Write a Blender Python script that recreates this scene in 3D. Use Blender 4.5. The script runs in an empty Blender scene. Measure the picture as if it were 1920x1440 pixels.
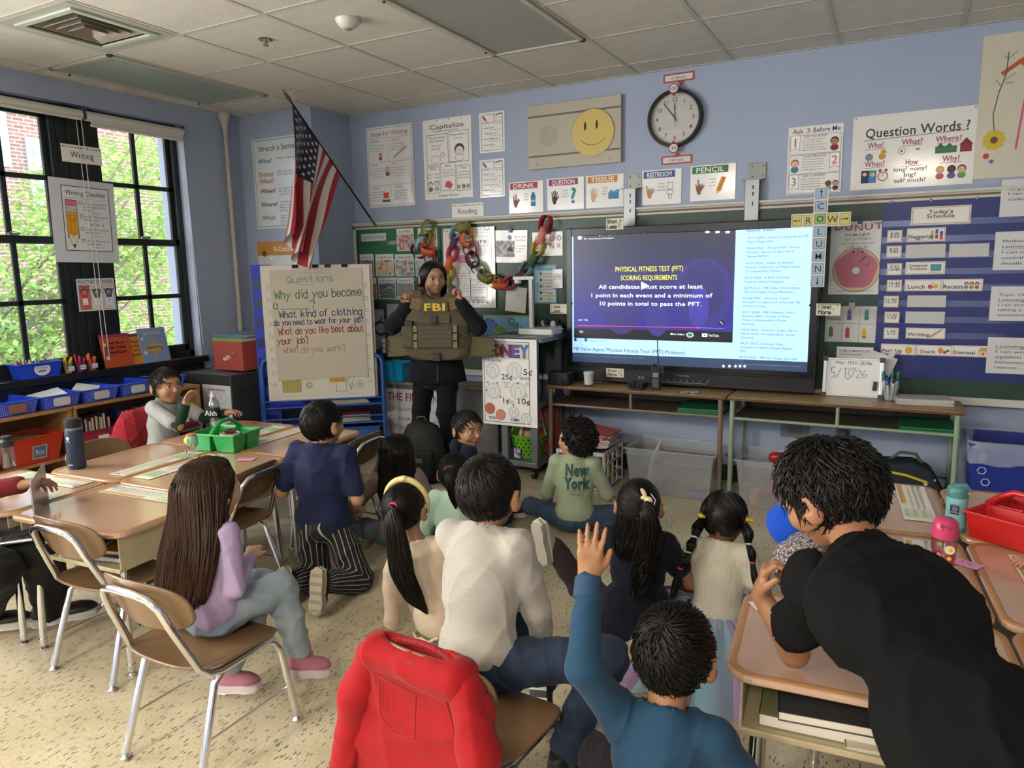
import bpy,math,random
import numpy as np
from mathutils import Matrix,Vector,Euler
random.seed(7);RNG=np.random.default_rng(7)
C=bpy.context.scene.collection
SC=bpy.context.scene
# -- camera
FPX,YAW,PITCH,ROLL=1362.3,-0.490188,-0.158458,-0.0186953
CAM=np.array([3.44647,-4.62813,1.44988])
def _basis():
 cy,sy,cp,sp=math.cos(YAW),math.sin(YAW),math.cos(PITCH),math.sin(PITCH)
 f=np.array([sy*cp,cy*cp,sp]);r=np.array([cy,-sy,0.0]);u=np.cross(r,f)
 c,s=math.cos(ROLL),math.sin(ROLL)
 return c*r+s*u,-s*r+c*u,f
CR,CU,CF=_basis()
cam=bpy.data.cameras.new('camera');cam.sensor_width=36;cam.lens=FPX/1920*36
cam.clip_start=0.05;cam.clip_end=200
camo=bpy.data.objects.new('camera',cam);C.objects.link(camo)
camo.matrix_world=Matrix(((CR[0],CU[0],-CF[0],CAM[0]),(CR[1],CU[1],-CF[1],CAM[1]),(CR[2],CU[2],-CF[2],CAM[2]),(0,0,0,1)))
SC.camera=camo
# -- world, lights, exposure
w=bpy.data.worlds.new('sky');SC.world=w;w.use_nodes=True
bg=w.node_tree.nodes['Background'];bg.inputs[0].default_value=(0.90,0.95,1.0,1);bg.inputs[1].default_value=5.5
SC.view_settings.view_transform='Standard';SC.view_settings.look='None'
SC.view_settings.gamma=1;SC.view_settings.use_curve_mapping=False
SC.view_settings.exposure=0.0
SC.cycles.use_denoising=True;SC.cycles.max_bounces=8;SC.cycles.transparent_max_bounces=24
SC.cycles.caustics_reflective=False;SC.cycles.caustics_refractive=False
def area(name,loc,rot,sx,sy,power,col,portal=False):
 l=bpy.data.lights.new(name,'AREA');l.shape='RECTANGLE';l.size=sx;l.size_y=sy;l.energy=power;l.color=col
 if portal:l.cycles.is_portal=True
 o=bpy.data.objects.new(name,l);C.objects.link(o);o.location=loc;o.rotation_euler=rot;return o
area('window_daylight',(-1.62,-1.45,1.68),(0,-math.pi/2,0),1.75,1.65,1,(1,1,1),True)
for yy in(-4.1,-6.4):
 area('window_daylight',(-1.56,yy,1.68),(0,-math.pi/2,0),1.7,1.5,315,(1.0,0.975,0.94))
for xx in(1.2,3.6):
 area('rear_fill_light',(xx,-6.6,2.68),(0,0,0),0.56,1.15,140,(1.0,0.90,0.76))  # fill lamps added behind the camera to brighten the room
# -- pixel rays onto real planes
def ray(px,py):
 return(px-960)/FPX*CR-(py-720)/FPX*CU+CF
def hit(px,py,p0,n):
 d=ray(px,py);n=np.array(n,float);t=np.dot(np.array(p0,float)-CAM,n)/np.dot(d,n);return CAM+t*d
def FZ(px,py,z=0.0):return hit(px,py,(0,0,z),(0,0,1))
WY=0.2567
def FY(px,py,y=WY):return hit(px,py,(0,y,0),(0,1,0))
def FX(px,py,x):return hit(px,py,(x,0,0),(1,0,0))
# -- materials
_M={}
def srgb(c):
 if isinstance(c,str):
  c=c.lstrip('#');c=''.join(q*2 for q in c)if len(c)==3 else c;c=tuple(int(c[i:i+2],16)/255 for i in(0,2,4))
 return tuple((v/12.92 if v<=.04045 else((v+.055)/1.055)**2.4)for v in c)
def mat(col,rough=.6,metal=0,spec=.5,emit=0,key=None,noise=None,nscale=30,bump=0,bscale=60,alpha=1,trans=0,sheen=0,coat=0,stretch=None,lin=False):
 k=key or(col,rough,metal,spec,emit,noise,nscale,bump,bscale,alpha,trans,sheen,coat,stretch)
 if k in _M:return _M[k]
 m=bpy.data.materials.new('mat_%d'%len(_M));m.use_nodes=True;nt=m.node_tree;b=nt.nodes['Principled BSDF']
 c=srgb(col)if not lin else col
 b.inputs['Base Color'].default_value=(*c,1);b.inputs['Roughness'].default_value=rough;b.inputs['Metallic'].default_value=metal
 b.inputs['Specular IOR Level'].default_value=spec
 if emit:b.inputs['Emission Color'].default_value=(*c,1);b.inputs['Emission Strength'].default_value=emit
 if alpha<1:b.inputs['Alpha'].default_value=alpha
 if trans:b.inputs['Transmission Weight'].default_value=trans
 if sheen:b.inputs['Sheen Weight'].default_value=sheen;b.inputs['Sheen Roughness'].default_value=.5
 if coat:b.inputs['Coat Weight'].default_value=coat;b.inputs['Coat Roughness'].default_value=.12
 if noise or bump:
  tc=nt.nodes.new('ShaderNodeTexCoord');mp=nt.nodes.new('ShaderNodeMapping');nt.links.new(tc.outputs['Object'],mp.inputs[0])
  if stretch:mp.inputs['Scale'].default_value=stretch
 if noise:
  c2,amt=srgb(noise[0]),noise[1]
  n=nt.nodes.new('ShaderNodeTexNoise');n.inputs['Scale'].default_value=nscale;n.inputs['Detail'].default_value=5
  nt.links.new(mp.outputs[0],n.inputs['Vector'])
  r=nt.nodes.new('ShaderNodeValToRGB');r.color_ramp.elements[0].position=.5-amt/2;r.color_ramp.elements[1].position=.5+amt/2
  r.color_ramp.elements[0].color=(*c,1);r.color_ramp.elements[1].color=(*c2,1)
  nt.links.new(n.outputs[0],r.inputs[0]);nt.links.new(r.outputs[0],b.inputs['Base Color'])
 if bump:
  n2=nt.nodes.new('ShaderNodeTexNoise');n2 .inputs['Scale'].default_value=bscale;n2 .inputs['Detail'].default_value=3
  nt.links.new(mp.outputs[0],n2 .inputs['Vector'])
  bp=nt.nodes.new('ShaderNodeBump');bp.inputs['Strength'].default_value=bump;bp.inputs['Distance'].default_value=.01
  nt.links.new(n2 .outputs[0],bp.inputs['Height']);nt.links.new(bp.outputs[0],b.inputs['Normal'])
 _M[k]=m;return m
def glassy(name,tint=(1,1,1),fac=.08,rough=.02):
 m=bpy.data.materials.new(name);m.use_nodes=True;nt=m.node_tree;nt.nodes.clear()
 o=nt.nodes.new('ShaderNodeOutputMaterial');t=nt.nodes.new('ShaderNodeBsdfTransparent');g=nt.nodes.new('ShaderNodeBsdfGlossy');x=nt.nodes.new('ShaderNodeMixShader')
 t.inputs[0].default_value=(*tint,1);g.inputs['Roughness'].default_value=rough;x.inputs[0].default_value=fac
 nt.links.new(t.outputs[0],x.inputs[1]);nt.links.new(g.outputs[0],x.inputs[2]);nt.links.new(x.outputs[0],o.inputs[0]);return m
def cloudy(name,col,fac,rough=.3):
 m=bpy.data.materials.new(name);m.use_nodes=True;nt=m.node_tree;b=nt.nodes['Principled BSDF'];o=nt.nodes['Material Output']
 b.inputs['Base Color'].default_value=(*srgb(col),1);b.inputs['Roughness'].default_value=rough
 t=nt.nodes.new('ShaderNodeBsdfTransparent');x=nt.nodes.new('ShaderNodeMixShader');x.inputs[0].default_value=fac
 nt.links.new(t.outputs[0],x.inputs[1]);nt.links.new(b.outputs[0],x.inputs[2]);nt.links.new(x.outputs[0],o.inputs[0]);return m
# -- mesh builder
class MB:
 def __init__(s):s.v=[];s.f=[];s.m=[];s.n=0;s.cur=0
 def add(s,v,f,mi=None):
  b=s.n;v=[tuple(p)for p in v];s.v+=v;s.n+=len(v)
  for q in f:s.f.append(tuple(i+b for i in q));s.m.append(s.cur if mi is None else mi)
  return s
 def mt(s,i):s.cur=i;return s
 def box(s,c,d,rot=None,mi=None):
  h=[x/2 for x in d];v=[Vector((sx*h[0],sy*h[1],sz*h[2]))for sx in(-1,1)for sy in(-1,1)for sz in(-1,1)]
  if rot is not None:
   R=Euler(rot).to_matrix()if not isinstance(rot,Matrix)else rot;v=[R@p for p in v]
  v=[p+Vector(c)for p in v]
  return s.add(v,[(0,1,3,2),(4,6,7,5),(0,4,5,1),(2,3,7,6),(0,2,6,4),(1,5,7,3)],mi)
 def b2(s,x0,x1,y0,y1,z0,z1,mi=None):return s.box(((x0+x1)/2,(y0+y1)/2,(z0+z1)/2),(abs(x1-x0),abs(y1-y0),abs(z1-z0)),None,mi)
 def rbox(s,c,d,r,seg=3,mi=None,rot=0.0):
  hx,hy,hz=d[0]/2,d[1]/2,d[2]/2;pts=[]
  for cx,cy,a0 in((hx-r,hy-r,0),(-hx+r,hy-r,90),(-hx+r,-hy+r,180),(hx-r,-hy+r,270)):
   for k in range(seg+1):
    a=math.radians(a0+90*k/seg);pts.append((cx+r*math.cos(a),cy+r*math.sin(a)))
  ca,sa=math.cos(rot),math.sin(rot);pts=[(x*ca-y*sa,x*sa+y*ca)for x,y in pts]
  n=len(pts);v=[(c[0]+x,c[1]+y,c[2]-hz)for x,y in pts]+[(c[0]+x,c[1]+y,c[2]+hz)for x,y in pts]
  return s.add(v,[tuple(range(n))[::-1],tuple(range(n,2*n))]+[(i,(i+1)%n,n+(i+1)%n,n+i)for i in range(n)],mi)
 def prism(s,pts,z0,z1,axis='z',mi=None):
  n=len(pts)
  def P(a,b,c):return{'z':(a,b,c),'y':(a,c,b),'x':(c,a,b)}[axis]
  v=[P(a,b,z0)for a,b in pts]+[P(a,b,z1)for a,b in pts]
  return s.add(v,[tuple(range(n))[::-1],tuple(range(n,2*n))]+[(i,(i+1)%n,n+(i+1)%n,n+i)for i in range(n)],mi)
 def tube(s,path,r,seg=8,caps=True,mi=None,closed=False,flat=1.0):
  P=[Vector(p)for p in path];n=len(P);rr=r if isinstance(r,(list,tuple))else[r]*n;V=[];F=[];N=None
  for i in range(n):
   if closed:T=(P[(i+1)%n]-P[i-1])
   else:T=P[min(i+1,n-1)]-P[max(i-1,0)]
   T.normalize()
   if N is None:
    N=Vector((0,0,1))if abs(T.z)<.9 else Vector((1,0,0))
   N=(N-T*N.dot(T)).normalized();B=T.cross(N)
   for k in range(seg):
    a=2*math.pi*k/seg;V.append(P[i]+(N*math.cos(a)*flat+B*math.sin(a))*rr[i])
  for i in range(n-(0 if closed else 1)):
   j=(i+1)%n
   for k in range(seg):F.append((i*seg+k,i*seg+(k+1)%seg,j*seg+(k+1)%seg,j*seg+k))
  if caps and not closed:F.append(tuple(range(seg))[::-1]);F.append(tuple((n-1)*seg+k for k in range(seg)))
  return s.add(V,F,mi)
 def cyl(s,a,b,r0,r1=None,seg=16,mi=None):return s.tube([a,b],[r0,r0 if r1 is None else r1],seg,True,mi)
 def lathe(s,prof,c=(0,0,0),seg=20,mi=None,sx=1,sy=1):
  V=[];F=[];n=len(prof)
  for r,z in prof:
   for k in range(seg):
    a=2*math.pi*k/seg;V.append((c[0]+r*math.cos(a)*sx,c[1]+r*math.sin(a)*sy,c[2]+z))
  for i in range(n-1):
   for k in range(seg):F.append((i*seg+k,i*seg+(k+1)%seg,(i+1)*seg+(k+1)%seg,(i+1)*seg+k))
  if prof[0][0]>1e-6:F.append(tuple(range(seg))[::-1])
  if prof[-1][0]>1e-6:F.append(tuple((n-1)*seg+k for k in range(seg)))
  return s.add(V,F,mi)
 def sph(s,c,r,seg=12,mi=None,rot=None):
  rx,ry,rz=r if isinstance(r,(tuple,list))else(r,r,r);V=[];F=[];st=max(4,seg//2)
  for i in range(st+1):
   t=math.pi*i/st
   for k in range(seg):
    a=2*math.pi*k/seg;p=Vector((rx*math.sin(t)*math.cos(a),ry*math.sin(t)*math.sin(a),rz*math.cos(t)))
    if rot is not None:p=rot@p
    V.append(p+Vector(c))
  for i in range(st):
   for k in range(seg):F.append((i*seg+k,(i+1)*seg+k,(i+1)*seg+(k+1)%seg,i*seg+(k+1)%seg))
  return s.add(V,F,mi)
 def quad(s,a,b,c,d,mi=None):return s.add([a,b,c,d],[(0,1,2,3)],mi)
 def obj(s,name,mats,parent=None,smooth=False,bevel=0,loc=None,bseg=2,**tags):
  me=bpy.data.meshes.new(name);me.from_pydata([tuple(p)for p in s.v],[],s.f)
  if not isinstance(mats,(list,tuple)):mats=[mats]
  for m in mats:me.materials.append(m)
  if len(mats)>1:me.polygons.foreach_set('material_index',s.m)
  if smooth:me.polygons.foreach_set('use_smooth',[True]*len(me.polygons))
  me.validate();me.update()
  o=bpy.data.objects.new(name,me);C.objects.link(o)
  if parent is not None:o.parent=parent
  if loc is not None:o.location=loc
  if bevel:
   b=o.modifiers.new('bevel','BEVEL');b.width=bevel;b.segments=bseg;b.limit_method='ANGLE';b.angle_limit=.7
  if smooth=='auto'or(smooth and smooth!='full'):
   try:me.set_sharp_from_angle(angle=.75)
   except Exception:pass
  for k,v in tags.items():o[k]=v
  return o
def rawmesh(name,V,F,m,parent=None,smooth=True):
 me=bpy.data.meshes.new(name);V=np.asarray(V,np.float32);F=np.asarray(F,np.int32);k=F.shape[1]
 me.vertices.add(len(V));me.vertices.foreach_set('co',V.ravel());me.loops.add(F.size);me.loops.foreach_set('vertex_index',F.ravel())
 me.polygons.add(len(F));me.polygons.foreach_set('loop_start',np.arange(0,F.size,k,dtype=np.int32));me.polygons.foreach_set('loop_total',np.full(len(F),k,np.int32))
 me.update(calc_edges=True)
 if smooth:me.polygons.foreach_set('use_smooth',np.ones(len(F),bool))
 me.materials.append(m)if not isinstance(m,list)else[me.materials.append(x)for x in m]
 o=bpy.data.objects.new(name,me);C.objects.link(o)
 if parent is not None:o.parent=parent
 return o
def thing(name,label,cat,loc=(0,0,0),rotz=0,group=None,rot=None):
 o=bpy.data.objects.new(name,None);C.objects.link(o);o.location=loc;o.rotation_euler=rot or(0,0,rotz);o.empty_display_size=.05
 o['label']=label;o['category']=cat
 if group:o['group']=group
 return o
def tag(o,label,cat,group=None):
 o['label']=label;o['category']=cat
 if group:o['group']=group
 return o
def struct(o):o['kind']='structure';return o
def dup(root,loc,rotz=None,label=None,group=None,rot=None):
 r=root.copy();C.objects.link(r);r.location=loc
 if rotz is not None:r.rotation_euler=(0,0,rotz)
 if rot is not None:r.rotation_euler=rot
 if label:r['label']=label
 if group:r['group']=group
 for ch in list(root.children):
  c=ch.copy();C.objects.link(c);c.parent=r
  for g in list(ch.children):
   d=g.copy();C.objects.link(d);d.parent=c
 return r
# -- lettering
_T={}
def glyphs(s,bold=0.0):
 k=(s,bold)
 if k in _T:return _T[k]
 cu=bpy.data.curves.new('t','FONT');cu.body=s;cu.size=1;cu.resolution_u=2;cu.fill_mode='FRONT';cu.offset=bold*.45;cu.space_character=1.0+bold
 o=bpy.data.objects.new('t',cu);me=o.to_mesh();V=[(v.co.x,v.co.y)for v in me.vertices];F=[tuple(p.vertices)for p in me.polygons]
 o.to_mesh_clear();bpy.data.objects.remove(o);bpy.data.curves.remove(cu)
 x1=max([p[0]for p in V],default=0);x0=min([p[0]for p in V],default=0)
 _T[k]=(V,F,x0,x1);return _T[k]
_S={'a':'4637271614233344 4743','b':'1913 1527374644332314','c':'4637271614233344','d':'4637271614233344 4943','e':'154546372716142333 44'.replace(' ',''),'f':'49392823 1737','g':'4637271614233344 4741302011','h':'1913 1627374643','i':'2723 2829','j':'37312010 3839','k':'1913 4715 2643','l':'2923','m':'1713 16273633 36475653','n':'1713 1627374643','o':'271614233344463727','p':'1710 1627374644332314','q':'4637271614233344 4740','r':'1713 16273746','s':'46372716253544332314','t':'29243343 1737','u':'1714233344 4743','v':'173357','w':'1723364357','x':'1743 4713','y':'1734 5711','z':'17471343','A':'133953 2545','B':'1913 1939483716 163645443313','C':'4839281715243344','D':'1913 193957553313','E':'49191343 1636','F':'491913 1636','G':'48392817152433444636','H':'1913 4943 1646','I':'1939 2923 1333','J':'39342314','K':'1913 4916 2643','L':'191343','M':'1319365953','N':'13194349','O':'392817152433445557483 9'.replace(' ',''),'P':'1913 193948473616','Q':'392817152433445557483 9'.replace(' ','')+' 3553','R':'1913 193948473616 3643','S':'4839291817364544332314','T':'1959 3933','U':'191423334449','V':'193359','W':'1923375359','X':'1953 5913','Y':'193659 3633','Z':'19591353','0':'291814233344483929','1':'1829 2923','2':'18293948471343','3':'1939483726 2645443313','4':'391555 4843','5':'49191636454433 3313','6':'39281714233344453615','7':'194923','8':'29394837261829 26364544332314 1526','9':'463626171829394843','?':'182939484736 3534 3332','.':'2324',',':'2413',"'":'3937','!':'2925 2423','-':'1646','/':'1359','(':'392623',')':'192623',':':'2627 2423','_':'1363','¢':'4637271614233344 3832','&':'49285443','+':'1646 3834','*':'2628'}
def _cat(P,n=3):
 if len(P)<3:return P
 Q=[P[0]]+P+[P[-1]];out=[]
 for i in range(1,len(Q)-2):
  p0,p1,p2,p3=Q[i-1:i+3]
  for k in range(n):
   t=k/n;out.append(tuple(.5*(2*p1[j]+(p2[j]-p0[j])*t+(2*p0[j]-5*p1[j]+4*p2[j]-p3[j])*t*t+(3*p1[j]-p0[j]-3*p2[j]+p3[j])*t**3)for j in(0,1)))
 out.append(P[-1]);return out
class Sheet:
 """flat print on a real sheet: u right, v up, ink a fraction of a millimetre proud"""
 def __init__(s,w,h,side=-1):s.w,s.h=w,h;s.parts={};s.L=0;s.side=side
 def _mb(s,part):
  if part not in s.parts:s.parts[part]=(MB(),[])
  return s.parts[part]
 def poly(s,pts,col,part='picture',faces=None):
  mb,cols=s._mb(part)
  key=col
  if key not in cols:cols.append(key)
  s.L+=1;d=.0006+.00002*s.L
  pts=[(x,s.side*d,y)for x,y in pts]
  mb.add(pts,faces or[tuple(range(len(pts)))],cols.index(key));return s
 def rect(s,x,y,w,h,col,part='picture'):return s.poly([(x,y),(x+w,y),(x+w,y+h),(x,y+h)],col,part)
 def frame(s,x,y,w,h,t,col,part='border'):
  V=[(x,y),(x+w,y),(x+w,y+h),(x,y+h),(x+t,y+t),(x+w-t,y+t),(x+w-t,y+h-t),(x+t,y+h-t)]
  return s.poly(V,col,part,[(0,1,5,4),(1,2,6,5),(2,3,7,6),(3,0,4,7)])
 def disc(s,x,y,r,col,part='picture',n=14,ry=None,a0=0,a1=360):
  ry=ry or r;return s.poly([(x+r*math.cos(math.radians(a0+(a1-a0)*k/n)),y+ry*math.sin(math.radians(a0+(a1-a0)*k/n)))for k in range(n+(0 if a1-a0==360 else 1))],col,part)
 def ring(s,x,y,r,t,col,part='picture',n=18,ry=None):
  ry=ry or r;V=[]
  for k in range(n):
   a=2*math.pi*k/n;V+=[(x+r*math.cos(a),y+ry*math.sin(a)),(x+(r-t)*math.cos(a),y+(ry-t)*math.sin(a))]
  return s.poly(V,col,part,[(2*k,2*((k+1)%n),2*((k+1)%n)+1,2*k+1)for k in range(n)])
 def line(s,P,t,col,part='picture'):
  V=[];F=[]
  for(x0,y0),(x1,y1)in zip(P[:-1],P[1:]):
   dx,dy=x1-x0,y1-y0;L=math.hypot(dx,dy)or 1e-9;ex,ey=dx/L*t*.35,dy/L*t*.35;nx,ny=-dy/L*t/2,dx/L*t/2;b=len(V)
   V+=[(x0-ex+nx,y0-ey+ny),(x0-ex-nx,y0-ey-ny),(x1+ex-nx,y1+ey-ny),(x1+ex+nx,y1+ey+ny)];F.append((b,b+1,b+2,b+3))
  return s.poly(V,col,part,F)
 def text(s,t,x,y,h,col='#1c1c20',w=None,al='l',bold=0.0,ang=0,slant=0,part='lettering'):
  V,F,x0,x1=glyphs(t,bold);k=h/.70;W=(x1-x0)*k;kx=k
  if w and W>0:kx=k*w/W;W=w
  ox={'l':0,'c':-W/2,'r':-W}[al];ca,sa=math.cos(ang),math.sin(ang);P=[]
  for a,b in V:
   u=ox+(a-x0)*kx+b*k*slant;v=b*k;P.append((x+u*ca-v*sa,y+u*sa+v*ca))
  if P:s.poly(P,col,part,F)
  return s
 def hand(s,t,x,y,h,col='#1c1c20',w=None,al='l',th=None,part='lettering',jit=.25,ang=0,smooth=True,sp=1.35):
  th=th or h*.11;u=0;segs=[]
  for ch in t:
   if ch==' ':u+=3.2;continue
   g=_S.get(ch)or _S.get(ch.lower())
   if not g:u+=2;continue
   mx=1;jy=random.uniform(-jit,jit)
   for st in g.split():
    P=[(int(st[i])-1,int(st[i+1])-3+jy)for i in range(0,len(st),2)];mx=max(mx,max(p[0]for p in P))
    if ch.isupper()or not smooth:pp=P
    else:pp=_cat(P)
    segs.append([(u+a,b)for a,b in pp])
   u+=mx+sp
  tot=u-sp;k=h/6;kx=k
  if w:kx=w/tot
  ox={'l':0,'c':-tot*kx/2,'r':-tot*kx}[al];ca,sa=math.cos(ang),math.sin(ang)
  V=[];F=[]
  for P in segs:
   P=[(ox+a*kx,b*k)for a,b in P];P=[(x+a*ca-b*sa,y+a*sa+b*ca)for a,b in P]
   for(x0,y0),(x1,y1)in zip(P[:-1],P[1:]):
    dx,dy=x1-x0,y1-y0;L=math.hypot(dx,dy)or 1e-9;ex,ey=dx/L*th*.4,dy/L*th*.4;nx,ny=-dy/L*th/2,dx/L*th/2;b=len(V)
    V+=[(x0-ex+nx,y0-ey+ny),(x0-ex-nx,y0-ey-ny),(x1+ex-nx,y1+ey-ny),(x1+ex+nx,y1+ey+ny)];F.append((b,b+1,b+2,b+3))
  if V:s.poly(V,col,part,F)
  return s
 def lines(s,x,y,w,n,gap,h,col='#55555a',seed=0,f=1.0):
  r=random.Random(seed);words='the dog is big we read and write with care to help our class learn more about how it works and why it ends'.split()
  for i in range(n):
   t='';
   while len(t)<w/h/.78*f:t+=r.choice(words)+' '
   s.text(t.strip(),x,y-i*gap,h,col,w=w*(.75+.25*r.random()))
  return s
 def kid(s,x,y,h,hair='#3a2518',skin='#c98d63',top='#7a2a5a'):
  s.disc(x,y+h*.22,h*.26,top,ry=h*.22);s.disc(x,y+h*.66,h*.27,hair);s.disc(x,y+h*.60,h*.21,skin)
  for q in(-1,1):s.disc(x+q*h*.08,y+h*.62,h*.025,'#202020',n=6)
  s.line([(x-h*.07,y+h*.5),(x,y+h*.475),(x+h*.07,y+h*.5)],h*.02,'#702020');return s
 def build(s,parent,loc=(0,0,0),rot=(0,0,0),names=None,emit=0):
  out=[]
  for part,(mb,cols)in s.parts.items():
   ms=[c if isinstance(c,bpy.types.Material)else(mat(c,.55)if not emit else mat(c,.4,emit=emit))for c in cols]
   o=mb.obj((names or{}).get(part,part),ms,parent);o.location=loc;o.rotation_euler=rot;out.append(o)
  return out
PAPER=lambda c='#f3f1ea':mat(c,.45,bump=.10,bscale=9)
PLASTIC={}
def laminate(c='#f4f3ee',k=.5):
 key=('lam',c,k)
 if key not in _M:
  m=mat(c,.5,key=key,coat=.9,bump=.55*k,bscale=13);_M[key]=m
 return _M[key]
def sheetbox(w,h,t=.0012,curl=0,n=6):
 mb=MB()
 if not curl:mb.b2(0,w,0,t,0,h);return mb
 V=[];F=[]
 for i in range(n+1):
  for sgn in(0,1):
   for k in(0,1):
    x=w*i/n;V.append((x,t*sgn-curl*(abs(i/n-.5)*2)**2,h*k))
 for i in range(n):
  a=i*4;b=a+4
  F+=[(a,b,b+1,a+1),(a+2,a+3,b+3,b+2),(a+1,b+1,b+3,a+3),(a,a+2,b+2,b)]
 F+=[(0,1,3,2),(n*4,n*4+2,n*4+3,n*4+1)]
 return mb.add(V,F)
def poster(name,label,cat,TL,BR,m=None,y=WY-.004,tilt=0,group=None,plane='y',margin=0,sheetname='sheet',lam=None,thick=.0012):
 """a sheet fixed flat to a wall; TL, BR are where its corners are seen"""
 if plane=='y':a,b=FY(*TL,y),FY(*BR,y);w=b[0]-a[0];h=a[2]-b[2];loc=(a[0],y,b[2]);rz=0
 else:a,b=FX(*TL,y),FX(*BR,y);w=b[1]-a[1];h=a[2]-b[2];loc=(y,a[1],b[2]);rz=math.pi/2
 t=thing(name,label,cat,loc,0,group,rot=(0,tilt,rz))
 sheetbox(w,h,thick).obj(sheetname,m or PAPER(),t)
 s=Sheet(w,h);return t,s,w,h
# -- THE ROOM
T=0.6096;H=2.70;XL=-1.40;XR=6.0;YB=-8.0
WALL=mat('#a2aec4',.55,noise=('#9eaac1',.5),nscale=3,bump=.05,bscale=180)
GREEN=mat('#1f3a2c',.38,noise=('#24402f',.5),nscale=6)
TRIMW=mat('#c9c6bd',.4)
BLK=mat('#141416',.45);DKF=mat('#18211f',.35);CHROME=mat('#d9d9dc',.16,metal=1);STEEL=mat('#8d8f90',.35,metal=.8)
WHITE=mat('#e8e6df',.5)
def floor_mat():
 m=bpy.data.materials.new('vinyl_tile');m.use_nodes=True;nt=m.node_tree;b=nt.nodes['Principled BSDF'];L=nt.links
 g=nt.nodes.new('ShaderNodeNewGeometry');base=None
 def N(t):return nt.nodes.new(t)
 n=N('ShaderNodeTexNoise');n.inputs['Scale'].default_value=5;n.inputs['Detail'].default_value=6;L.new(g.outputs['Position'],n.inputs['Vector'])
 r=N('ShaderNodeValToRGB');r.color_ramp.elements[0].color=(*srgb('#bdb193'),1);r.color_ramp.elements[1].color=(*srgb('#cabfa3'),1);r.color_ramp.elements[0].position=.35;r.color_ramp.elements[1].position=.65
 L.new(n.outputs[0],r.inputs[0]);cur=r.outputs[0]
 for sc,rot,col,thr,pres in((26,.30,'#756b58',.19,.72),(33,-.12,'#46484a',.16,.82),(30,.6,'#4e6c7a',.15,.94),(60,.25,'#a3967c',.20,.6),(80,.1,'#6e6556',.16,.78)):
  mp=N('ShaderNodeMapping');mp.inputs['Rotation'].default_value=(0,0,rot);mp.inputs['Scale'].default_value=(sc*2.6,sc*.72,1);L.new(g.outputs['Position'],mp.inputs[0])
  v=N('ShaderNodeTexVoronoi');v.inputs['Scale'].default_value=1;v.voronoi_dimensions='2D';L.new(mp.outputs[0],v.inputs['Vector'])
  a=N('ShaderNodeMath');a.operation='LESS_THAN';L.new(v.outputs['Distance'],a.inputs[0]);a.inputs[1].default_value=thr
  sp=N('ShaderNodeSeparateColor');L.new(v.outputs['Color'],sp.inputs[0]);c=N('ShaderNodeMath');c.operation='GREATER_THAN';L.new(sp.outputs[0],c.inputs[0]);c.inputs[1].default_value=pres
  mm=N('ShaderNodeMath');mm.operation='MULTIPLY';L.new(a.outputs[0],mm.inputs[0]);L.new(c.outputs[0],mm.inputs[1])
  x=N('ShaderNodeMix');x.data_type='RGBA';L.new(mm.outputs[0],x.inputs['Factor']);L.new(cur,x.inputs['A']);x.inputs['B'].default_value=(*srgb(col),1);cur=x.outputs['Result']
 L.new(cur,b.inputs['Base Color']);b.inputs['Roughness'].default_value=.33;b.inputs['Specular IOR Level'].default_value=.45
 n3=N('ShaderNodeTexNoise');n3 .inputs['Scale'].default_value=2.2;n3 .inputs['Detail'].default_value=4;L.new(g.outputs['Position'],n3 .inputs['Vector'])
 r3=N('ShaderNodeMapRange');r3 .inputs['To Min'].default_value=.22;r3 .inputs['To Max'].default_value=.5;L.new(n3 .outputs[0],r3 .inputs['Value']);L.new(r3 .outputs[0],b.inputs['Roughness']);return m
VCT=floor_mat()
fl=MB();fl.b2(XL,XR,YB,WY,-.1,-.0035);flo=struct(fl.obj('floor',mat('#5b5240',.8)))
tl=MB();q=.3048;g_=.0005;tl.b2(g_,q-g_,g_,q-g_,-.0035,0);t0=None;far=MB()
yo=-3.135-.3048*20
nt_=0
for j in range(0,40):
 for i in range(-1,25):
  x0=XL+.12+i*q;y0=yo+j*q
  if x0+q<XL or x0>XR or y0+q<YB or y0>WY:continue
  d=np.array([x0+.15,y0+.15,0])-CAM;z=d@CF
  inview=z>.2 and abs(d@CR/z)<.76 and abs(d@CU/z)<.60
  if inview and nt_<300 and y0+q<=WY and x0>=XL and x0+q<=XR:
   if t0 is None:t0=tl.obj('floor_tile',VCT,flo);o=t0
   else:o=t0 .copy();C.objects.link(o)
   o.location=(x0,y0,0);nt_+=1
  else:far.b2(max(x0+g_,XL),min(x0+q-g_,XR),max(y0+g_,YB),min(y0+q-g_,WY),-.0035,0)
far.obj('far_floor_tiles',VCT,flo,kind='stuff')
CT=mat('#d3cfc6',.85,noise=('#c9c5bb',.45),nscale=7,bump=.25,bscale=140)
GRID=mat('#bbb8ad',.5)
ce=MB();ce.b2(XL-.3,XR+.2,YB-.2,WY+.3,H+.05,H+.15);ceo=struct(ce.obj('ceiling',mat('#8a8a86',.9)))
gr=MB();gw=.012
for i in range(-2,10):gr.b2(i*T-gw,i*T+gw,YB,WY,H-.002,H+.02)
for j in range(0,13):gr.b2(XL,XR,-j*T-gw,-j*T+gw,H-.002,H+.018)
gr.b2(XL,XR,WY-.02,WY,H-.003,H+.02);gr.b2(XL,XL+.02,YB,WY,H-.003,H+.02)
gr.obj('ceiling_grid',GRID,ceo)
cells={(i,j)for i in range(-3,10)for j in range(-1,14)}
troff={(2,1),(2,2),(-2,1),(-2,2)}
rear={(1,10),(1,11),(5,10),(5,11),(7,5),(7,6),(7,10),(7,11)}
vent=(-1,3)
full=MB();full.b2(gw,T-gw,gw,T-gw,H+.001,H+.016);ft=None
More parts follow.
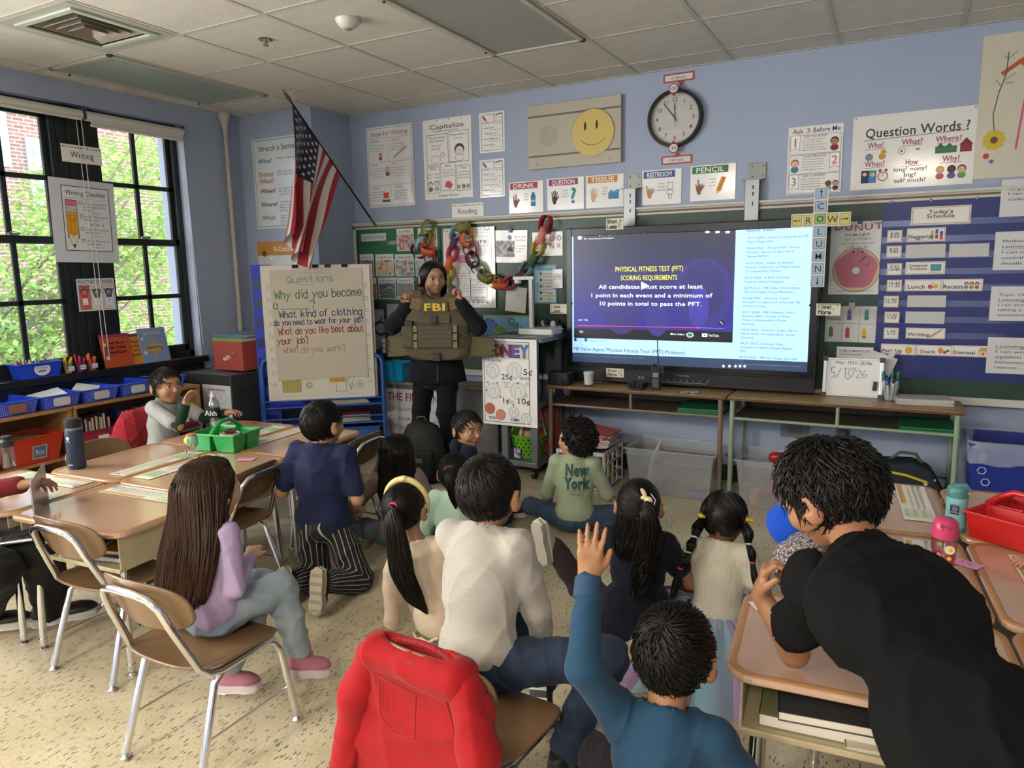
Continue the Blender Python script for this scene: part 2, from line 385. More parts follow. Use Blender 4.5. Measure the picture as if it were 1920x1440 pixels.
for(i,j)in sorted(cells):
 if(i,j)in troff or(i,j)in rear or(i,j)==vent:continue
 x0,x1,y0,y1=i*T,(i+1)*T,-(j+1)*T,-j*T
 cx0,cx1,cy0,cy1=max(x0,XL),min(x1,XR),max(y0,YB),min(y1,WY)
 if cx1-cx0<.02 or cy1-cy0<.02:continue
 if(cx0,cx1,cy0,cy1)==(x0,x1,y0,y1):
  if ft is None:ft=full.obj('ceiling_tile',CT,ceo);o=ft
  else:o=ft.copy();C.objects.link(o)
  o.location=(x0,y0,0)
 else:
  b=MB();b.b2(cx0+gw,cx1-gw,cy0+gw,cy1-gw,H+.001,H+.016);b.obj('ceiling_tile',CT,ceo)
OFF=mat('#98a39a',.35,noise=('#8f9b92',.6),nscale=3);LENS=mat('#94968f',.4,bump=.3,bscale=300)
def troffer(i,j0,label,lens,emit=None,group=None):
 x0,x1,y0,y1=i*T+.014,(i+1)*T-.014,-(j0+2)*T+.014,-j0*T-.014
 t=thing('ceiling_light',label,'ceiling light',((x0+x1)/2,(y0+y1)/2,H),0,group);hx,hy=(x1-x0)/2,(y1-y0)/2
 f=MB();k=.03
 for a in((-hx,hx,-hy,-hy+k),(-hx,hx,hy-k,hy),(-hx,-hx+k,-hy,hy),(hx-k,hx,-hy,hy)):f.b2(a[0],a[1],a[2],a[3],-.012,.03)
 f.obj('light_frame',mat('#b4b2a6',.4),t,bevel=.003)
 b=MB();b.b2(-hx+k,hx-k,-hy+k,hy-k,-.004,.02);b.obj('diffuser',lens,t)
 c=MB()
 for s_ in(-1,1):c.b2(-hx+.004,-hx+.014,s_*hy*.8-.004,s_*hy*.8+.004,-.022,-.008)
 c.obj('latch',BLK,t);return t
troffer(2,1,'large unlit grey recessed ceiling light, right of the smoke sensor',LENS)
troffer(-2,1,'unlit greenish recessed ceiling light along the window wall',OFF)
for(i,j)in((1,10),(5,10)):troffer(i,j,'added glowing ceiling light for fill, unseen at the rear of the room',mat('#fff1d8',.5,emit=6),group='added rear fill lights')  # glowing fixtures added out of view to go with the rear fill lamps
for(i,j)in((7,5),(7,10)):troffer(i,j,'unlit recessed ceiling light over the right side of the room',LENS,group='unlit lights on the right')
vx,vy=vent[0]*T+T/2,-vent[1]*T-T/2
vt=thing('air_vent','square four-way metal air vent recessed in the ceiling at upper left','air vent',(vx,vy,H))
VM=mat('#a9aa9d',.45);b=MB();hh=T/2-.014
for r0,r1,z0 in((hh,.235,0),):
 for s_ in(-1,1):b.b2(s_*r1,s_*r0,-r0,r0,-.004,.008);b.b2(-r1,r1,s_*r1,s_*r0,-.004,.008)
b.obj('vent_plate',VM,vt)
b=MB()
for s_ in(-1,1):b.b2(s_*.20,s_*.235,-.235,.235,-.014,-.002);b.b2(-.2,.2,s_*.2,s_*.235,-.014,-.002)
b.obj('vent_frame',mat('#b5bcae',.4),vt,bevel=.003)
b=MB();b.b2(-.3,.3,-.3,.3,.09,.1);b.b2(-.235,.235,-.24,-.235,0,.1);b.b2(-.235,.235,.235,.24,0,.1);b.b2(-.24,-.235,-.24,.24,0,.1);b.b2(.235,.24,-.24,.24,0,.1);b.obj('vent_box',mat('#0c0c0d',.9),vt)
for k,r0 in enumerate((.185,.145,.105,.065)):
 b=MB();r1=r0-.045;za,zb=-.002-.006*k,.045
 V=[(-r0,-r0,za),(r0,-r0,za),(r0,r0,za),(-r0,r0,za),(-r1,-r1,zb),(r1,-r1,zb),(r1,r1,zb),(-r1,r1,zb)]
 b.add(V,[(0,1,5,4),(1,2,6,5),(2,3,7,6),(3,0,4,7)]);o=b.obj('louvre',mat('#8e8577',.5),vt);sm=o.modifiers.new('s','SOLIDIFY');sm.thickness=.003
p=FZ(498,74,H);t=thing('fire_sprinkler','small recessed chrome sprinkler head in the ceiling','sprinkler',tuple(p))
MB().lathe([(0,-.002),(.036,-.003),(.04,0)],seg=20).obj('escutcheon',CHROME,t,smooth=True)
b=MB();b.cyl((0,0,0),(0,0,-.022),.008,.006,10);b.cyl((0,0,-.03),(0,0,-.033),.015,.015,12);b.tube([(-.012,0,-.006),(-.016,0,-.02),(0,0,-.031),(.016,0,-.02),(.012,0,-.006)],.002,6);b.obj('sprinkler_head',mat('#8a7a58',.3,metal=1),t)
p=FZ(652,36,H);t=thing('occupancy_sensor','white domed occupancy sensor on the ceiling','sensor',tuple(p))
MB().lathe([(.062,0),(.06,-.012),(.05,-.03),(.036,-.042),(.024,-.046),(0,-.046)],seg=28).obj('sensor_dome',mat('#cfccc4',.35),t,smooth=True)
MB().lathe([(.020,-.046),(.017,-.05),(0,-.051)],seg=20).obj('sensor_lens',mat('#8d8a84',.3),t,smooth=True)
b=MB();b.b2(XL-.3,XR+.2,WY,WY+.2,0,H+.1);struct(b.obj('wall_front',WALL))
b=MB();b.b2(XR,XR+.2,YB,WY+.2,0,H+.1);struct(b.obj('wall_right',mat('#97a3bd',.6)))
b=MB();b.b2(XL-.3,XR+.2,YB-.2,YB,0,H+.1);struct(b.obj('wall_back',mat('#97a3bd',.6)))
PX1=-.62;PY=-.20
b=MB();b.b2(XL,PX1,PY,WY,0,H);struct(b.obj('wall_column',WALL))
WINS=[(-2.33,-.74),(-4.9,-3.3),(-7.2,-5.6)];Z0,Z1=.80,2.56
b=MB();yy=[WY+.2,-.74,-2.33,-3.3,-4.9,-5.6,-7.2,YB-.2]
b.b2(XL-.3,XL,YB-.2,WY+.2,0,Z0);b.b2(XL-.3,XL,YB-.2,WY+.2,Z1,H+.1)
for k in(0,2,4,6):b.b2(XL-.3,XL,yy[k+1],yy[k],Z0,Z1)
struct(b.obj('wall_left',WALL))
b=MB();b.b2(XL,XL+.014,YB,WY,0,.1);struct(b.obj('baseboard_left',mat('#1d1f22',.5)))
b=MB();b.b2(PX1,XR,WY-.014,WY,0,.11);struct(b.obj('baseboard_front',mat('#23302b',.5)))
GLASS=glassy('window_glass',(.96,.98,.97),.05)
def win_unit(t,y0,y1,k):
 f=MB();x=XL-.10;fw=.045
 f.b2(x-.06,x+.02,y0,y0+fw,Z0,Z1);f.b2(x-.06,x+.02,y1-fw,y1,Z0,Z1);f.b2(x-.06,x+.02,y0,y1,Z1-.05,Z1);f.b2(x-.06,x+.02,y0,y1,Z0,Z0+.06);f.obj('window_frame',DKF,t,bevel=.004)
 ya,yb=y0+fw,y1-fw;zm=1.68
 for nm,za,zb,xx in(('upper_sash',zm-.02,Z1-.05,x-.025),('lower_sash',Z0+.06,zm+.03,x+.002)):
  s_=MB();w_=.035
  s_.b2(xx-.012,xx+.012,ya,ya+w_,za,zb);s_.b2(xx-.012,xx+.012,yb-w_,yb,za,zb);s_.b2(xx-.012,xx+.012,ya,yb,zb-.045,zb);s_.b2(xx-.012,xx+.012,ya,yb,za,za+.05)
  ym=(ya+yb)/2;zq=(za+zb)/2
  s_.b2(xx-.01,xx+.012,ym-.016,ym+.016,za,zb);s_.b2(xx-.01,xx+.012,ya,yb,zq-.016,zq+.016)
  so=s_.obj(nm,DKF,t,bevel=.003)
  for(pa,pb)in((ya+w_,ym-.016),(ym+.016,yb-w_)):
   for(pc,pd)in((za+.05,zq-.016),(zq+.016,zb-.045)):
    g=MB();g.quad((xx-.002,pa,pc),(xx-.002,pb,pc),(xx-.002,pb,pd),(xx-.002,pa,pd));g.obj('pane',GLASS,so)
  if nm=='lower_sash':
   l=MB();l.b2(xx+.01,xx+.035,ym-.03,ym+.03,zb,zb+.012);l.tube([(xx+.03,ym-.04,zb+.012),(xx+.03,ym,zb+.022),(xx+.03,ym+.04,zb+.012)],.003,6);l.obj('sash_lock',STEEL,so)
for n_,(ya,yb)in enumerate(WINS):
 t=bpy.data.objects.new('window_%d'%(n_+1),None);C.objects.link(t);t['kind']='structure'
 ym=(ya+yb)/2;win_unit(t,ya,ym-.115,0);win_unit(t,ym+.115,yb,1)
 m=MB();m.b2(XL-.17,XL-.075,ym-.115,ym+.115,Z0,Z1);m.b2(XL-.075,XL-.062,ym-.05,ym-.01,Z0,Z1);m.b2(XL-.075,XL-.062,ym+.05,ym+.09,Z0,Z1);m.obj('mullion',DKF,t,bevel=.003)
 s_=MB();s_.b2(XL-.1,XL+.045,ya-.03,yb+.03,Z0-.035,Z0+.012);s_.b2(XL,XL+.02,ya,yb,Z0-.10,Z0-.035);s_.obj('window_sill',mat('#141816',.3),t,bevel=.004)
# -- outside: brick block and a leafy tree
def brick_mat():
 m=bpy.data.materials.new('brick');m.use_nodes=True;nt=m.node_tree;b=nt.nodes['Principled BSDF'];L=nt.links
 tc=nt.nodes.new('ShaderNodeTexCoord');sp=nt.nodes.new('ShaderNodeSeparateXYZ');cb=nt.nodes.new('ShaderNodeCombineXYZ');L.new(tc.outputs['Object'],sp.inputs[0]);L.new(sp.outputs[1],cb.inputs[0]);L.new(sp.outputs[2],cb.inputs[1])
 k=nt.nodes.new('ShaderNodeTexBrick');L.new(cb.outputs[0],k.inputs['Vector']);k.inputs['Color1'].default_value=(*srgb('#8a6a62'),1);k.inputs['Color2'].default_value=(*srgb('#775750'),1);k.inputs['Mortar'].default_value=(*srgb('#b5aca3'),1)
 k.inputs['Scale'].default_value=1;k.inputs['Brick Width'].default_value=.21;k.inputs['Row Height'].default_value=.072;k.inputs['Mortar Size'].default_value=.009
 L.new(k.outputs[0],b.inputs['Base Color']);b.inputs['Roughness'].default_value=.9;return m
bt=thing('brick_building','pale red brick building beyond the window','building',(-12,0,0))
b=MB();b.b2(-.6,0,-12,14,-4,14);b.obj('brick_wall',brick_mat(),bt)
for(pxa,pya,pxb,pyb)in((52,268,104,318),(62,335,112,380),(0,205,-40,300)):
 a,c=FX(pxa,pya,-12),FX(pxb,pyb,-12);y0,y1=sorted((a[1],c[1]));z0,z1=sorted((a[2],c[2]))
 f=MB();f.b2(0,.06,y0-.06,y1+.06,z0-.08,z1+.08);f.b2(.02,.09,(y0+y1)/2-.04,(y0+y1)/2+.04,z0,z1);wf=f.obj('far_window',mat('#9fb6cf',.4),bt)
 for ya_,yb_ in((y0,(y0+y1)/2-.04),((y0+y1)/2+.04,y1)):
  for k in range(4):
   g=MB();g.b2(.065,.08,ya_+.03,yb_-.03,z0+(z1-z0)*(k+.08)/4,z0+(z1-z0)*(k+.92)/4);g.obj('far_pane',mat('#b4cbe6',.3)if k%2 else mat('#8ea6c4',.3),wf)
tt=thing('leafy_tree','bright green leafy tree just outside the window','tree',(-6.2,-.6,-4.5))
LEAF=[mat('#8fae62',.6),mat('#7a9f50',.6),mat('#a6bd70',.6)]
for m_ in LEAF:
 nt=m_.node_tree;b_=nt.nodes['Principled BSDF'];tr=nt.nodes.new('ShaderNodeBsdfTranslucent');tr.inputs[0].default_value=b_.inputs['Base Color'].default_value;mx=nt.nodes.new('ShaderNodeMixShader');mx.inputs[0].default_value=.45
 nt.links.new(b_.outputs[0],mx.inputs[1]);nt.links.new(tr.outputs[0],mx.inputs[2]);nt.links.new(mx.outputs[0],nt.nodes['Material Output'].inputs[0])
trk=MB();trk.tube([(0,0,0),(.05,.1,2),(0,0,4.5),(.1,-.1,6.5)],[.18,.15,.11,.05],8)
rr=random.Random(3);base_t=np.array((-6.2,-.6,-4.5));bunch=[]
def crown_ok(px,py):
 lim=np.interp(px,[-60,0,40,78,90,150,200,235,255,300,330],[500,470,400,350,335,330,300,250,225,205,200]);return py>lim
while len(bunch)<300:
 px,py=rr.uniform(-140,345),rr.uniform(190,720)
 if not crown_ok(px,py+rr.gauss(0,8)):continue
 xx=rr.uniform(-7.4,-4.9);bunch.append(FX(px,py,xx))
for k in range(26):
 e=bunch[rr.randrange(len(bunch))]-base_t;s0=rr.uniform(2.6,5);mid=(e*.6+np.array((0,0,s0))*.4);trk.tube([(0,0,s0),tuple(mid+np.array((0,0,.2))),tuple(e)],[.05,.03,.008],5)
trk.obj('trunk_and_branches',mat('#6d665a',.9),tt)
lf=MB()
for c in bunch:
 for k in range(42):
  p=c-base_t+np.array([rr.gauss(0,.22),rr.gauss(0,.22),rr.gauss(0,.17)]);s_=rr.uniform(.03,.055);E_=Euler((rr.uniform(-.9,.9),rr.uniform(-.9,.9),rr.uniform(0,6.28))).to_matrix()
  lf.add([Vector(p)+E_@Vector(q_)*s_ for q_ in((-1,0,0),(0,-.65,.12),(1,0,-.1),(0,.65,.12))],[(0,1,2),(0,2,3)],rr.randrange(3))
o=lf.obj('leaves',LEAF,tt,kind='stuff')
b=MB();b.b2(-30,-1.7,-20,20,-4.6,-4.5);struct(b.obj('ground',mat('#7d7f74',.9)))
# -- roller blinds, cords, pipe
BL=mat('#d8d6cc',.7)
def blind(y0,y1,label,drop):
 t=thing('roller_blind',label,'window blind',(XL-.005,(y0+y1)/2,2.5));h_=(y1-y0)/2
 MB().cyl((0,-h_,0),(0,h_,0),.032,seg=20).obj('roller',BL,t,smooth=True)
 b=MB();b.b2(.026,.029,-h_+.02,h_-.02,-drop,0);b.cyl((.028,-h_+.02,-drop),(.028,h_-.02,-drop),.011,seg=10);b.obj('blind_fabric',BL,t)
 for s_ in(-1,1):
  b=MB();b.box((0,s_*(h_+.006),.012),(.05,.006,.075));b.obj('bracket',STEEL,t)
 b=MB();b.tube([(.02,h_-.01,0),(.03,h_-.012,-.6),(.045,h_-.014,-1.25),(.05,h_-.01,-1.60)],.0025,6);b.tube([(-.02,h_-.02,0),(.0,h_-.024,-.6),(.03,h_-.03,-1.62)],.0025,6);b.obj('bead_chain',mat('#cfcdc4',.5),t)
 return t
blind(-2.40,-1.52,'white roller blind, rolled up, above the left half of the window',.03)
blind(-1.49,-.745,'white roller blind, rolled up, above the right half of the window',.06)
b=MB();P=[FX(423,218,XL+.03),FX(428,330,XL+.03),FX(436,420,XL+.03),FX(444,500,XL+.03),FX(452,600,XL+.03)];px_=XL+.03;yy_=P[2][1]
b.tube([(px_,yy_,H),(px_,yy_,.1)],.017,12);b.lathe([(.05,0),(.045,-.03),(.024,-.11),(.019,-.13)],(px_,yy_,H),14)
for z_ in(2.1,1.5,1.0):b.cyl((px_,yy_,z_),(px_,yy_,z_+.03),.022,seg=12)
tag(b.obj('water_pipe',mat('#b9b2a4',.5),smooth=True),'thin beige vertical pipe in the corner by the window','pipe')
# -- ON THE WALLS
EM=1.0
def pins(t,w,h,m=None,pts=None):
 for(x,y)in pts or((.012,h-.012),(w-.012,h-.012)):
  MB().sph((x,-.004,y),.0045,8).obj('pin',m or mat('#8f9296',.3,metal=.6),t,smooth=True)
# -- green chalkboard
BY=WY-.022
bt_=thing('chalkboard','long green chalkboard across the front wall','chalkboard',(2.0,BY,1.23))
b=MB();b.b2(-2.60,2.72,0,.02,-.58,.57);b.obj('board_surface',GREEN,bt_)
b=MB();b.b2(-2.62,2.74,-.012,.02,.555,.585);b.b2(-2.62,2.74,-.006,.02,.585,.592);b.b2(-2.62,2.74,-.022,.02,.592,.608);b.obj('top_rail',TRIMW,bt_,bevel=.002)
b=MB();b.b2(-2.6,2.72,-.016,.0,.569,.581);b.obj('cork_strip',mat('#7d6c54',.9),bt_)
b=MB();b.b2(-2.62,2.74,-.055,.02,-.6,-.585);b.b2(-2.62,2.74,-.06,-.055,-.6,-.57);b.b2(-2.62,2.74,-.012,.02,-.585,-.565);b.obj('chalk_tray',TRIMW,bt_,bevel=.002)
b=MB();b.b2(-2.62,-2.595,-.012,.02,-.6,.6);b.obj('side_rail',TRIMW,bt_,bevel=.002)
BP=BY-.006
# -- posters above the board
LAM=laminate()
t,s,w,h=poster('classroom_poster','laminated Steps for Writing poster, leftmost above the board','poster',(686,241),(778,384),laminate('#f1f0ee',1.2))
s.frame(.012,.012,w-.024,h-.024,.003,'#6b6d70');s.text('Steps for Writing',w*.5,h*.885,h*.055,'#a8323e',w=w*.8,al='c')
for v in(.855,.56,.27):s.line([(.012,h*v),(w-.012,h*v)],.002,'#777')
s.line([(w*.46,h*.855),(w*.48,h*.56)],.002,'#777');s.line([(w*.5,h*.27),(w*.52,.012)],.002,'#777')
for(x,y,tt_)in((.06,.81,'1. PREWRITE'),(.52,.81,'2. CREATE'),(.06,.52,'3. REVISE'),(.5,.52,'4. EDIT'),(.06,.23,'5. PUBLISH'),(.56,.23,'6. SHARE')):
 s.text(tt_,w*x,h*y,h*.022,'#b0343c');s.lines(w*x,h*(y-.045),w*.34,4 if y<.6 else 3,h*.034,h*.016,seed=int(y*90))
s.disc(w*.16,h*.64,h*.03,'#e9e6da');s.kid(w*.3,h*.585,h*.1,'#7a4d1f','#e0b48c','#b03038');s.kid(w*.44,h*.38,h*.13,'#c9a437','#e8c29c','#7a5a66')
s.line([(w*.62,h*.62),(w*.86,h*.72)],h*.022,'#c9a45a');s.line([(w*.58,h*.6),(w*.62,h*.62)],h*.008,'#333')
s.ring(w*.66,h*.14,h*.035,.002,'#4a5a9a');s.rect(w*.33,h*.11,w*.12,h*.07,'#d9534a');s.rect(w*.3,h*.06,w*.18,h*.03,'#55606a');s.build(t)
t,s,w,h=poster('classroom_poster','white Capitalize poster with five cartoon boxes','poster',(792,227),(887,369),laminate('#f4f2ee',.3))
s.text('Capitalize',w*.5,h*.875,h*.06,w=w*.7,al='c');s.line([(w*.22,h*.845),(w*.74,h*.85)],.003,'#222')
for(x,y,ww,hh,c)in((.07,.43,.45,.38,0),(.54,.45,.4,.38,0),(.06,.08,.27,.33,0),(.35,.1,.31,.35,0),(.68,.09,.28,.31,0)):
 s.rect(w*x,h*y,w*ww,h*hh,'#f4f2ee');s.frame(w*x,h*y,w*ww,h*hh,.003,'#3a3a3e')
s.text('The first letter',w*.29,h*.76,h*.025,al='c',w=w*.36,bold=.012);s.text('of a sentence',w*.29,h*.72,h*.025,al='c',w=w*.32,bold=.012);s.text("The pronoun 'I'",w*.74,h*.775,h*.025,al='c',w=w*.35,bold=.012);s.text('Here I am.',w*.74,h*.73,h*.02,al='c')
s.text('Bears sleep in',w*.29,h*.665,h*.02,al='c');s.text('the winter.',w*.27,h*.625,h*.02,al='c')
for r_ in(h*.075,):s.ring(w*.26,h*.5,r_,.003,'#b06a6a',ry=h*.05);s.ring(w*.4,h*.55,h*.035,.003,'#555');s.disc(w*.385,h*.55,.003,'#222');s.disc(w*.415,h*.55,.003,'#222')
s.disc(w*.75,h*.6,h*.075,'#333');s.disc(w*.75,h*.58,h*.06,'#f0e6dc');s.ring(w*.75,h*.5,h*.07,.003,'#555',ry=h*.045);s.disc(w*.73,h*.585,.003,'#222');s.disc(w*.77,h*.585,.003,'#222')
for(x,y,q)in((.19,.375,'People'),(.5,.4,'Places'),(.82,.36,'Things')):s.text(q,w*x,h*y,h*.025,al='c',bold=.01)
for(x,y,q)in((.19,.31,'Jawn  Ella'),(.19,.27,'Ben   Cara'),(.5,.35,'Texas'),(.51,.315,'Richmond'),(.5,.28,'Atlantic Ocean'),(.82,.31,'July Monday'),(.82,.275,'December'),(.82,.24,'Grand Canyon')):s.text(q,w*x,h*y,h*.018,al='c',w=w*.24)
s.kid(w*.13,h*.1,h*.14,'#3f8a45','#f0ddc8','#6a6f78');s.kid(w*.26,h*.1,h*.15,'#8a8d92','#f0ddc8','#b4b4b4')
s.poly([(w*.42,h*.16),(w*.47,h*.22),(w*.54,h*.22),(w*.6,h*.17),(w*.55,h*.12),(w*.5,h*.13)],'#c9546a');s.disc(w*.82,h*.14,h*.03,'#6aa05c');s.disc(w*.72,h*.14,h*.028,'#c98a8a');s.disc(w*.91,h*.14,h*.028,'#c98a8a')
s.text('Proper Nouns',w*.5,h*.03,h*.028,al='c',w=w*.4);pins(t,w,h,pts=[(w*.3,h-.01),(w*.55,h-.01),(w*.8,h-.01)]);s.build(t)
for k,(a,b_,nm,c1,rows)in enumerate((((898,213),(947,283),'Edit','#b0343c',('Capital Letters','Spaces','End Marks','Lowercase Letters')),((899,301),(947,368),'Revise','#2d5f9a',('Changed a word','Added a detail','Took out a part','Checked my order')))):
 t,s,w,h=poster('classroom_poster','small %s Look and %s card beside the Capitalize poster'%('upper'if k==0 else 'lower',nm),'poster',a,b_,laminate('#f3f2ee',1.0),group='Look cards')
 s.frame(w*.07,h*.05,w*.86,h*.9,.003,'#3a3a3e');s.text('Look',w*.12,h*.72,h*.07,c1,w=w*.28,bold=.02);s.text('and',w*.44,h*.73,h*.045,'#8a6a9a')
 s.line([(w*.16,h*.9),(w*.26,h*.81)],h*.05,c1);s.rect(w*.58,h*.71,w*.32,h*.14,'#faf8f4');s.frame(w*.58,h*.71,w*.32,h*.14,.0025,'#333');s.text(nm,w*.74,h*.745,h*.06,c1,al='c',w=w*.24)
 for q in range(4):s.rect(w*(.57+.09*q),h*(.88+.012*q),w*.05,h*.035,'#222')
 for q,r_ in enumerate(rows):s.text('- '+r_,w*.1,h*(.6-.14*q),h*.035,'#222',w=w*(.5+.1*(q%3)),bold=.012);s.text('The dog is big',w*.4,h*(.545-.14*q),h*.03,'#8a8a8a',w=w*.45)
 s.build(t)
def dots(s,w,h,n=13,y=.86):
 cs=['#c8503c','#d9793c','#e0a63c','#7a9a48','#3f8f7a','#3f7a9a','#4a5a94']
 for k in range(n):s.disc(w*(.05+.9*k/(n-1)),h*y,h*.055,cs[k%7],n=10)
t,s,w,h=poster('word_label','small white Reading label with a row of coloured dots','sign',(847,383),(907,405));dots(s,w,h);s.text('Reading',w*.5,h*.25,h*.36,al='c',w=w*.6);s.build(t)
# -- speaker panel with the smiley
a,b_=FY(993,201),FY(1167,304.5);w,h=b_[0]-a[0],a[2]-b_[2]
t=thing('speaker_panel','cream wall loudspeaker panel behind the yellow smiley','wall panel',(a[0],WY,b_[2]))
PC=mat('#b7b19c',.5);b=MB();b.b2(0,w,-.032,0,0,h);b.obj('panel_face',PC,t,bevel=.003)
for z_ in(.185,.805):
 b=MB();b.b2(0.004,w-.004,-.0335,-.032,h*z_,h*z_+.004);b.b2(.004,w-.004,-.036,-.032,h*z_+.006,h*z_+.011);b.obj('groove_strip',mat('#55503f',.6),t)
b=MB()
for i in range(-12,13):
 for j in range(-12,13):
  x,y=i*.0062,j*.0062
  if x*x+y*y<.0745**2:
   cx,cz,r=w*.23+x,h*.50+y,.0016;b.add([(cx-r,-.0325,cz),(cx,-.0325,cz-r),(cx+r,-.0325,cz),(cx,-.0325,cz+r)],[(0,1,2,3)])
b.obj('speaker_holes',mat('#4a4538',.9),t,kind='stuff')
for x_,z_ in((.09,.07),(.89,.07)):MB().sph((w*x_,-.033,h*z_),.005,8).obj('screw',STEEL,t)
c=FY(1111.4,248.3,WY-.036);r=(FY(1150.5,248,WY)[0]-FY(1072.5,248,WY)[0])/2
t=thing('smiley_sign','round yellow smiling face taped to the cream panel','sign',tuple(c))
b=MB();b.cyl((0,0,0),(0,-.0014,0),r*1.06,seg=40);b.obj('laminate_edge',glassy('clear_film',(.97,.97,.97),.12,.15),t)
b=MB();b.cyl((0,-.0014,0),(0,-.003,0),r,seg=40);b.obj('yellow_disc',mat('#d3b95f',.45,coat=.4),t)
s=Sheet(1,1);s.disc(-r*.36,r*.30,r*.055,'#1c1a14',ry=r*.19);s.disc(r*.20,r*.32,r*.055,'#1c1a14',ry=r*.19)
s.line([(r*.60*math.sin(k*.2)*1.0,-r*.12-r*.42*math.cos(k*.2))for k in range(-6,7)],r*.022,'#3a3220');s.build(t,(0,-.003,0),names={'picture':'face'})
# -- clock and its signs
c=FY(1266.8,222.6);R_=(FY(1318.4,222.6)[0]-FY(1215.3,222.6)[0])/2
t=thing('wall_clock','round wall clock with black rim showing five to twelve','clock',tuple(c))
b=MB();P=[(R_*1.0,0),(R_*1.0,-.03),(R_*.965,-.045),(R_*.90,-.045),(R_*.865,-.03),(R_*.865,-.012)]
V=[];F=[];n=48
for i,(rr_,y)in enumerate(P):
 for k in range(n):a_=2*math.pi*k/n;V.append((rr_*math.cos(a_),y,rr_*math.sin(a_)))
for i in range(len(P)-1):
 for k in range(n):F.append((i*n+k,(i+1)*n+k,(i+1)*n+(k+1)%n,i*n+(k+1)%n))
b.add(V,F);b.obj('clock_rim',mat('#121214',.25),t,smooth=True)
b=MB();b.cyl((0,0,0),(0,-.012,0),R_*.87,seg=48);b.obj('clock_face',mat('#d9d6cf',.5),t)
s=Sheet(1,1)
for k in range(60):
 a_=math.radians(6*k);r0=R_*(.77 if k%5==0 else .80);s.line([(r0*math.sin(a_),r0*math.cos(a_)),(R_*.835*math.sin(a_),R_*.835*math.cos(a_))],.0016,'#222','clock_marks')
for k in range(1,13):
 a_=math.radians(30*k);s.text(str(k),R_*.65*math.sin(a_),R_*.65*math.cos(a_)-R_*.075,R_*.15,'#1a1a1c',al='c',part='numerals',bold=.005)
s.text('quartz',0,R_*.36,R_*.04,'#333',al='c',part='clock_marks');s.build(t,(0,-.012,0))
for nm,ang,L_,th in(('hour_hand',-3,.52,.005),('minute_hand',-38,.66,.005),('second_hand',176,.3,.002)):
 a_=math.radians(ang);b=MB();b.tube([(-L_*.18*R_*math.sin(a_),-.019,-L_*.18*R_*math.cos(a_)),(L_*R_*math.sin(a_),-.019,L_*R_*math.cos(a_))],th/2,6);b.obj(nm,BLK,t)
b=MB();b.cyl((0,-.034,0),(0,-.035,0),R_*.87,seg=48);b.obj('clock_glass',glassy('clock_glass',(1,1,1),.07,.03),t)
def framed(name,label,TL,BR,txt,group=None):
 t,s,w,h=poster(name,label,'sign',TL,BR,mat('#a8383f',.5),y=WY-.003,group=group)
 s.rect(w*.05,h*.17,w*.9,h*.66,'#d8d4cc');s.text(txt,w*.5,h*.33,h*.36,'#2a2626',al='c',w=w*.46);s.build(t);return t,w,h
t,w,h=framed('clock_sign',"red framed o'clock sign above the clock",(1244,140.5),(1301.7,149),"o'clock")
b=MB();b.add([(w*.5,-.0005,0),(w*.7,-.0005,0),(w*.56,-.0005,-h*.42),(w*.5,.0008,0),(w*.7,.0008,0),(w*.56,.0008,-h*.42)],[(0,2,1),(3,4,5),(0,1,4,3),(1,2,5,4),(2,0,3,5)]);b.obj('pointer',mat('#a8383f',.5),t)
t,w,h=framed('clock_sign','red framed half past sign below the clock',(1240.5,294),(1297.5,305),'half past')
b=MB();b.add([(w*.42,-.0005,h),(w*.62,-.0005,h),(w*.5,-.0005,h*1.42),(w*.42,.0008,h),(w*.62,.0008,h),(w*.5,.0008,h*1.42)],[(0,1,2),(3,5,4),(0,3,4,1),(1,4,5,2),(2,5,3,0)]);b.obj('pointer',mat('#a8383f',.5),t)
for(px,py,q,sg)in((1263.3,166,'00',-1),(1262.7,277.5,'30',1)):
 c=FY(px,py,WY-.048);t=thing('minute_marker','round red rimmed %s marker on the clock rim'%('00'if q=='00'else 'thirty, 30,'),'sign',tuple(c));r=.032
 b=MB();b.cyl((0,0,0),(0,-.0015,0),r,seg=24);b.add([(-r*.6,-.0015,sg*r*.6),(r*.6,-.0015,sg*r*.6),(0,-.0015,sg*r*1.6),(-r*.6,0,sg*r*.6),(r*.6,0,sg*r*.6),(0,0,sg*r*1.6)],[(0,1,2),(3,5,4),(0,2,5,3),(1,4,5,2)]);b.obj('marker_card',mat('#a8383f',.5),t)
 s=Sheet(1,1);s.disc(0,0,r*.8,'#dcd9d2',n=20);s.text(q,0,-r*.36,r*.72,al='c',w=r*1.05,bold=.01);s.build(t,(0,-.0015,0))
# -- hand signal cards
def handicon(s,x,y,h,col,fingers=(1,1,1,1),thumb=True):
 s.disc(x,y+h*.22,h*.17,col,ry=h*.2,part='picture');s.rect(x-h*.10,y-h*.06,h*.2,h*.2,col)
 for k,on in enumerate(fingers):
  xx=x-h*.13+k*h*.087;L_=h*(.34,.42,.44,.36)[k]*(1 if on else .45);s.line([(xx,y+h*.3),(xx+(k-1.5)*h*.03,y+h*.3+L_)],h*.07,col)
 if thumb:s.line([(x+h*.13,y+h*.2),(x+h*.28,y+h*.4)],h*.075,col)
sig=[('DRINK','#b03a5a',(954,343),(1019,397),'#8a5a3c',(1,1,1,0),'bottle'),('QUESTION','#a03a6a',(1026,336),(1095,391),'#2c2a2a',(1,1,1,1),'q'),('TISSUE','#c98a35',(1099,330.6),(1169,387),'#d9b08e',(1,1,1,1),'box'),('RESTROOM','#3a5a9a',(1204,321),(1277,381),'#b98a66',(1,0,0,0),'toilet'),('PENCIL','#3f7a45',(1295,312),(1378,373),'#8a5a3c',(0,1,0,0),'pencil')]
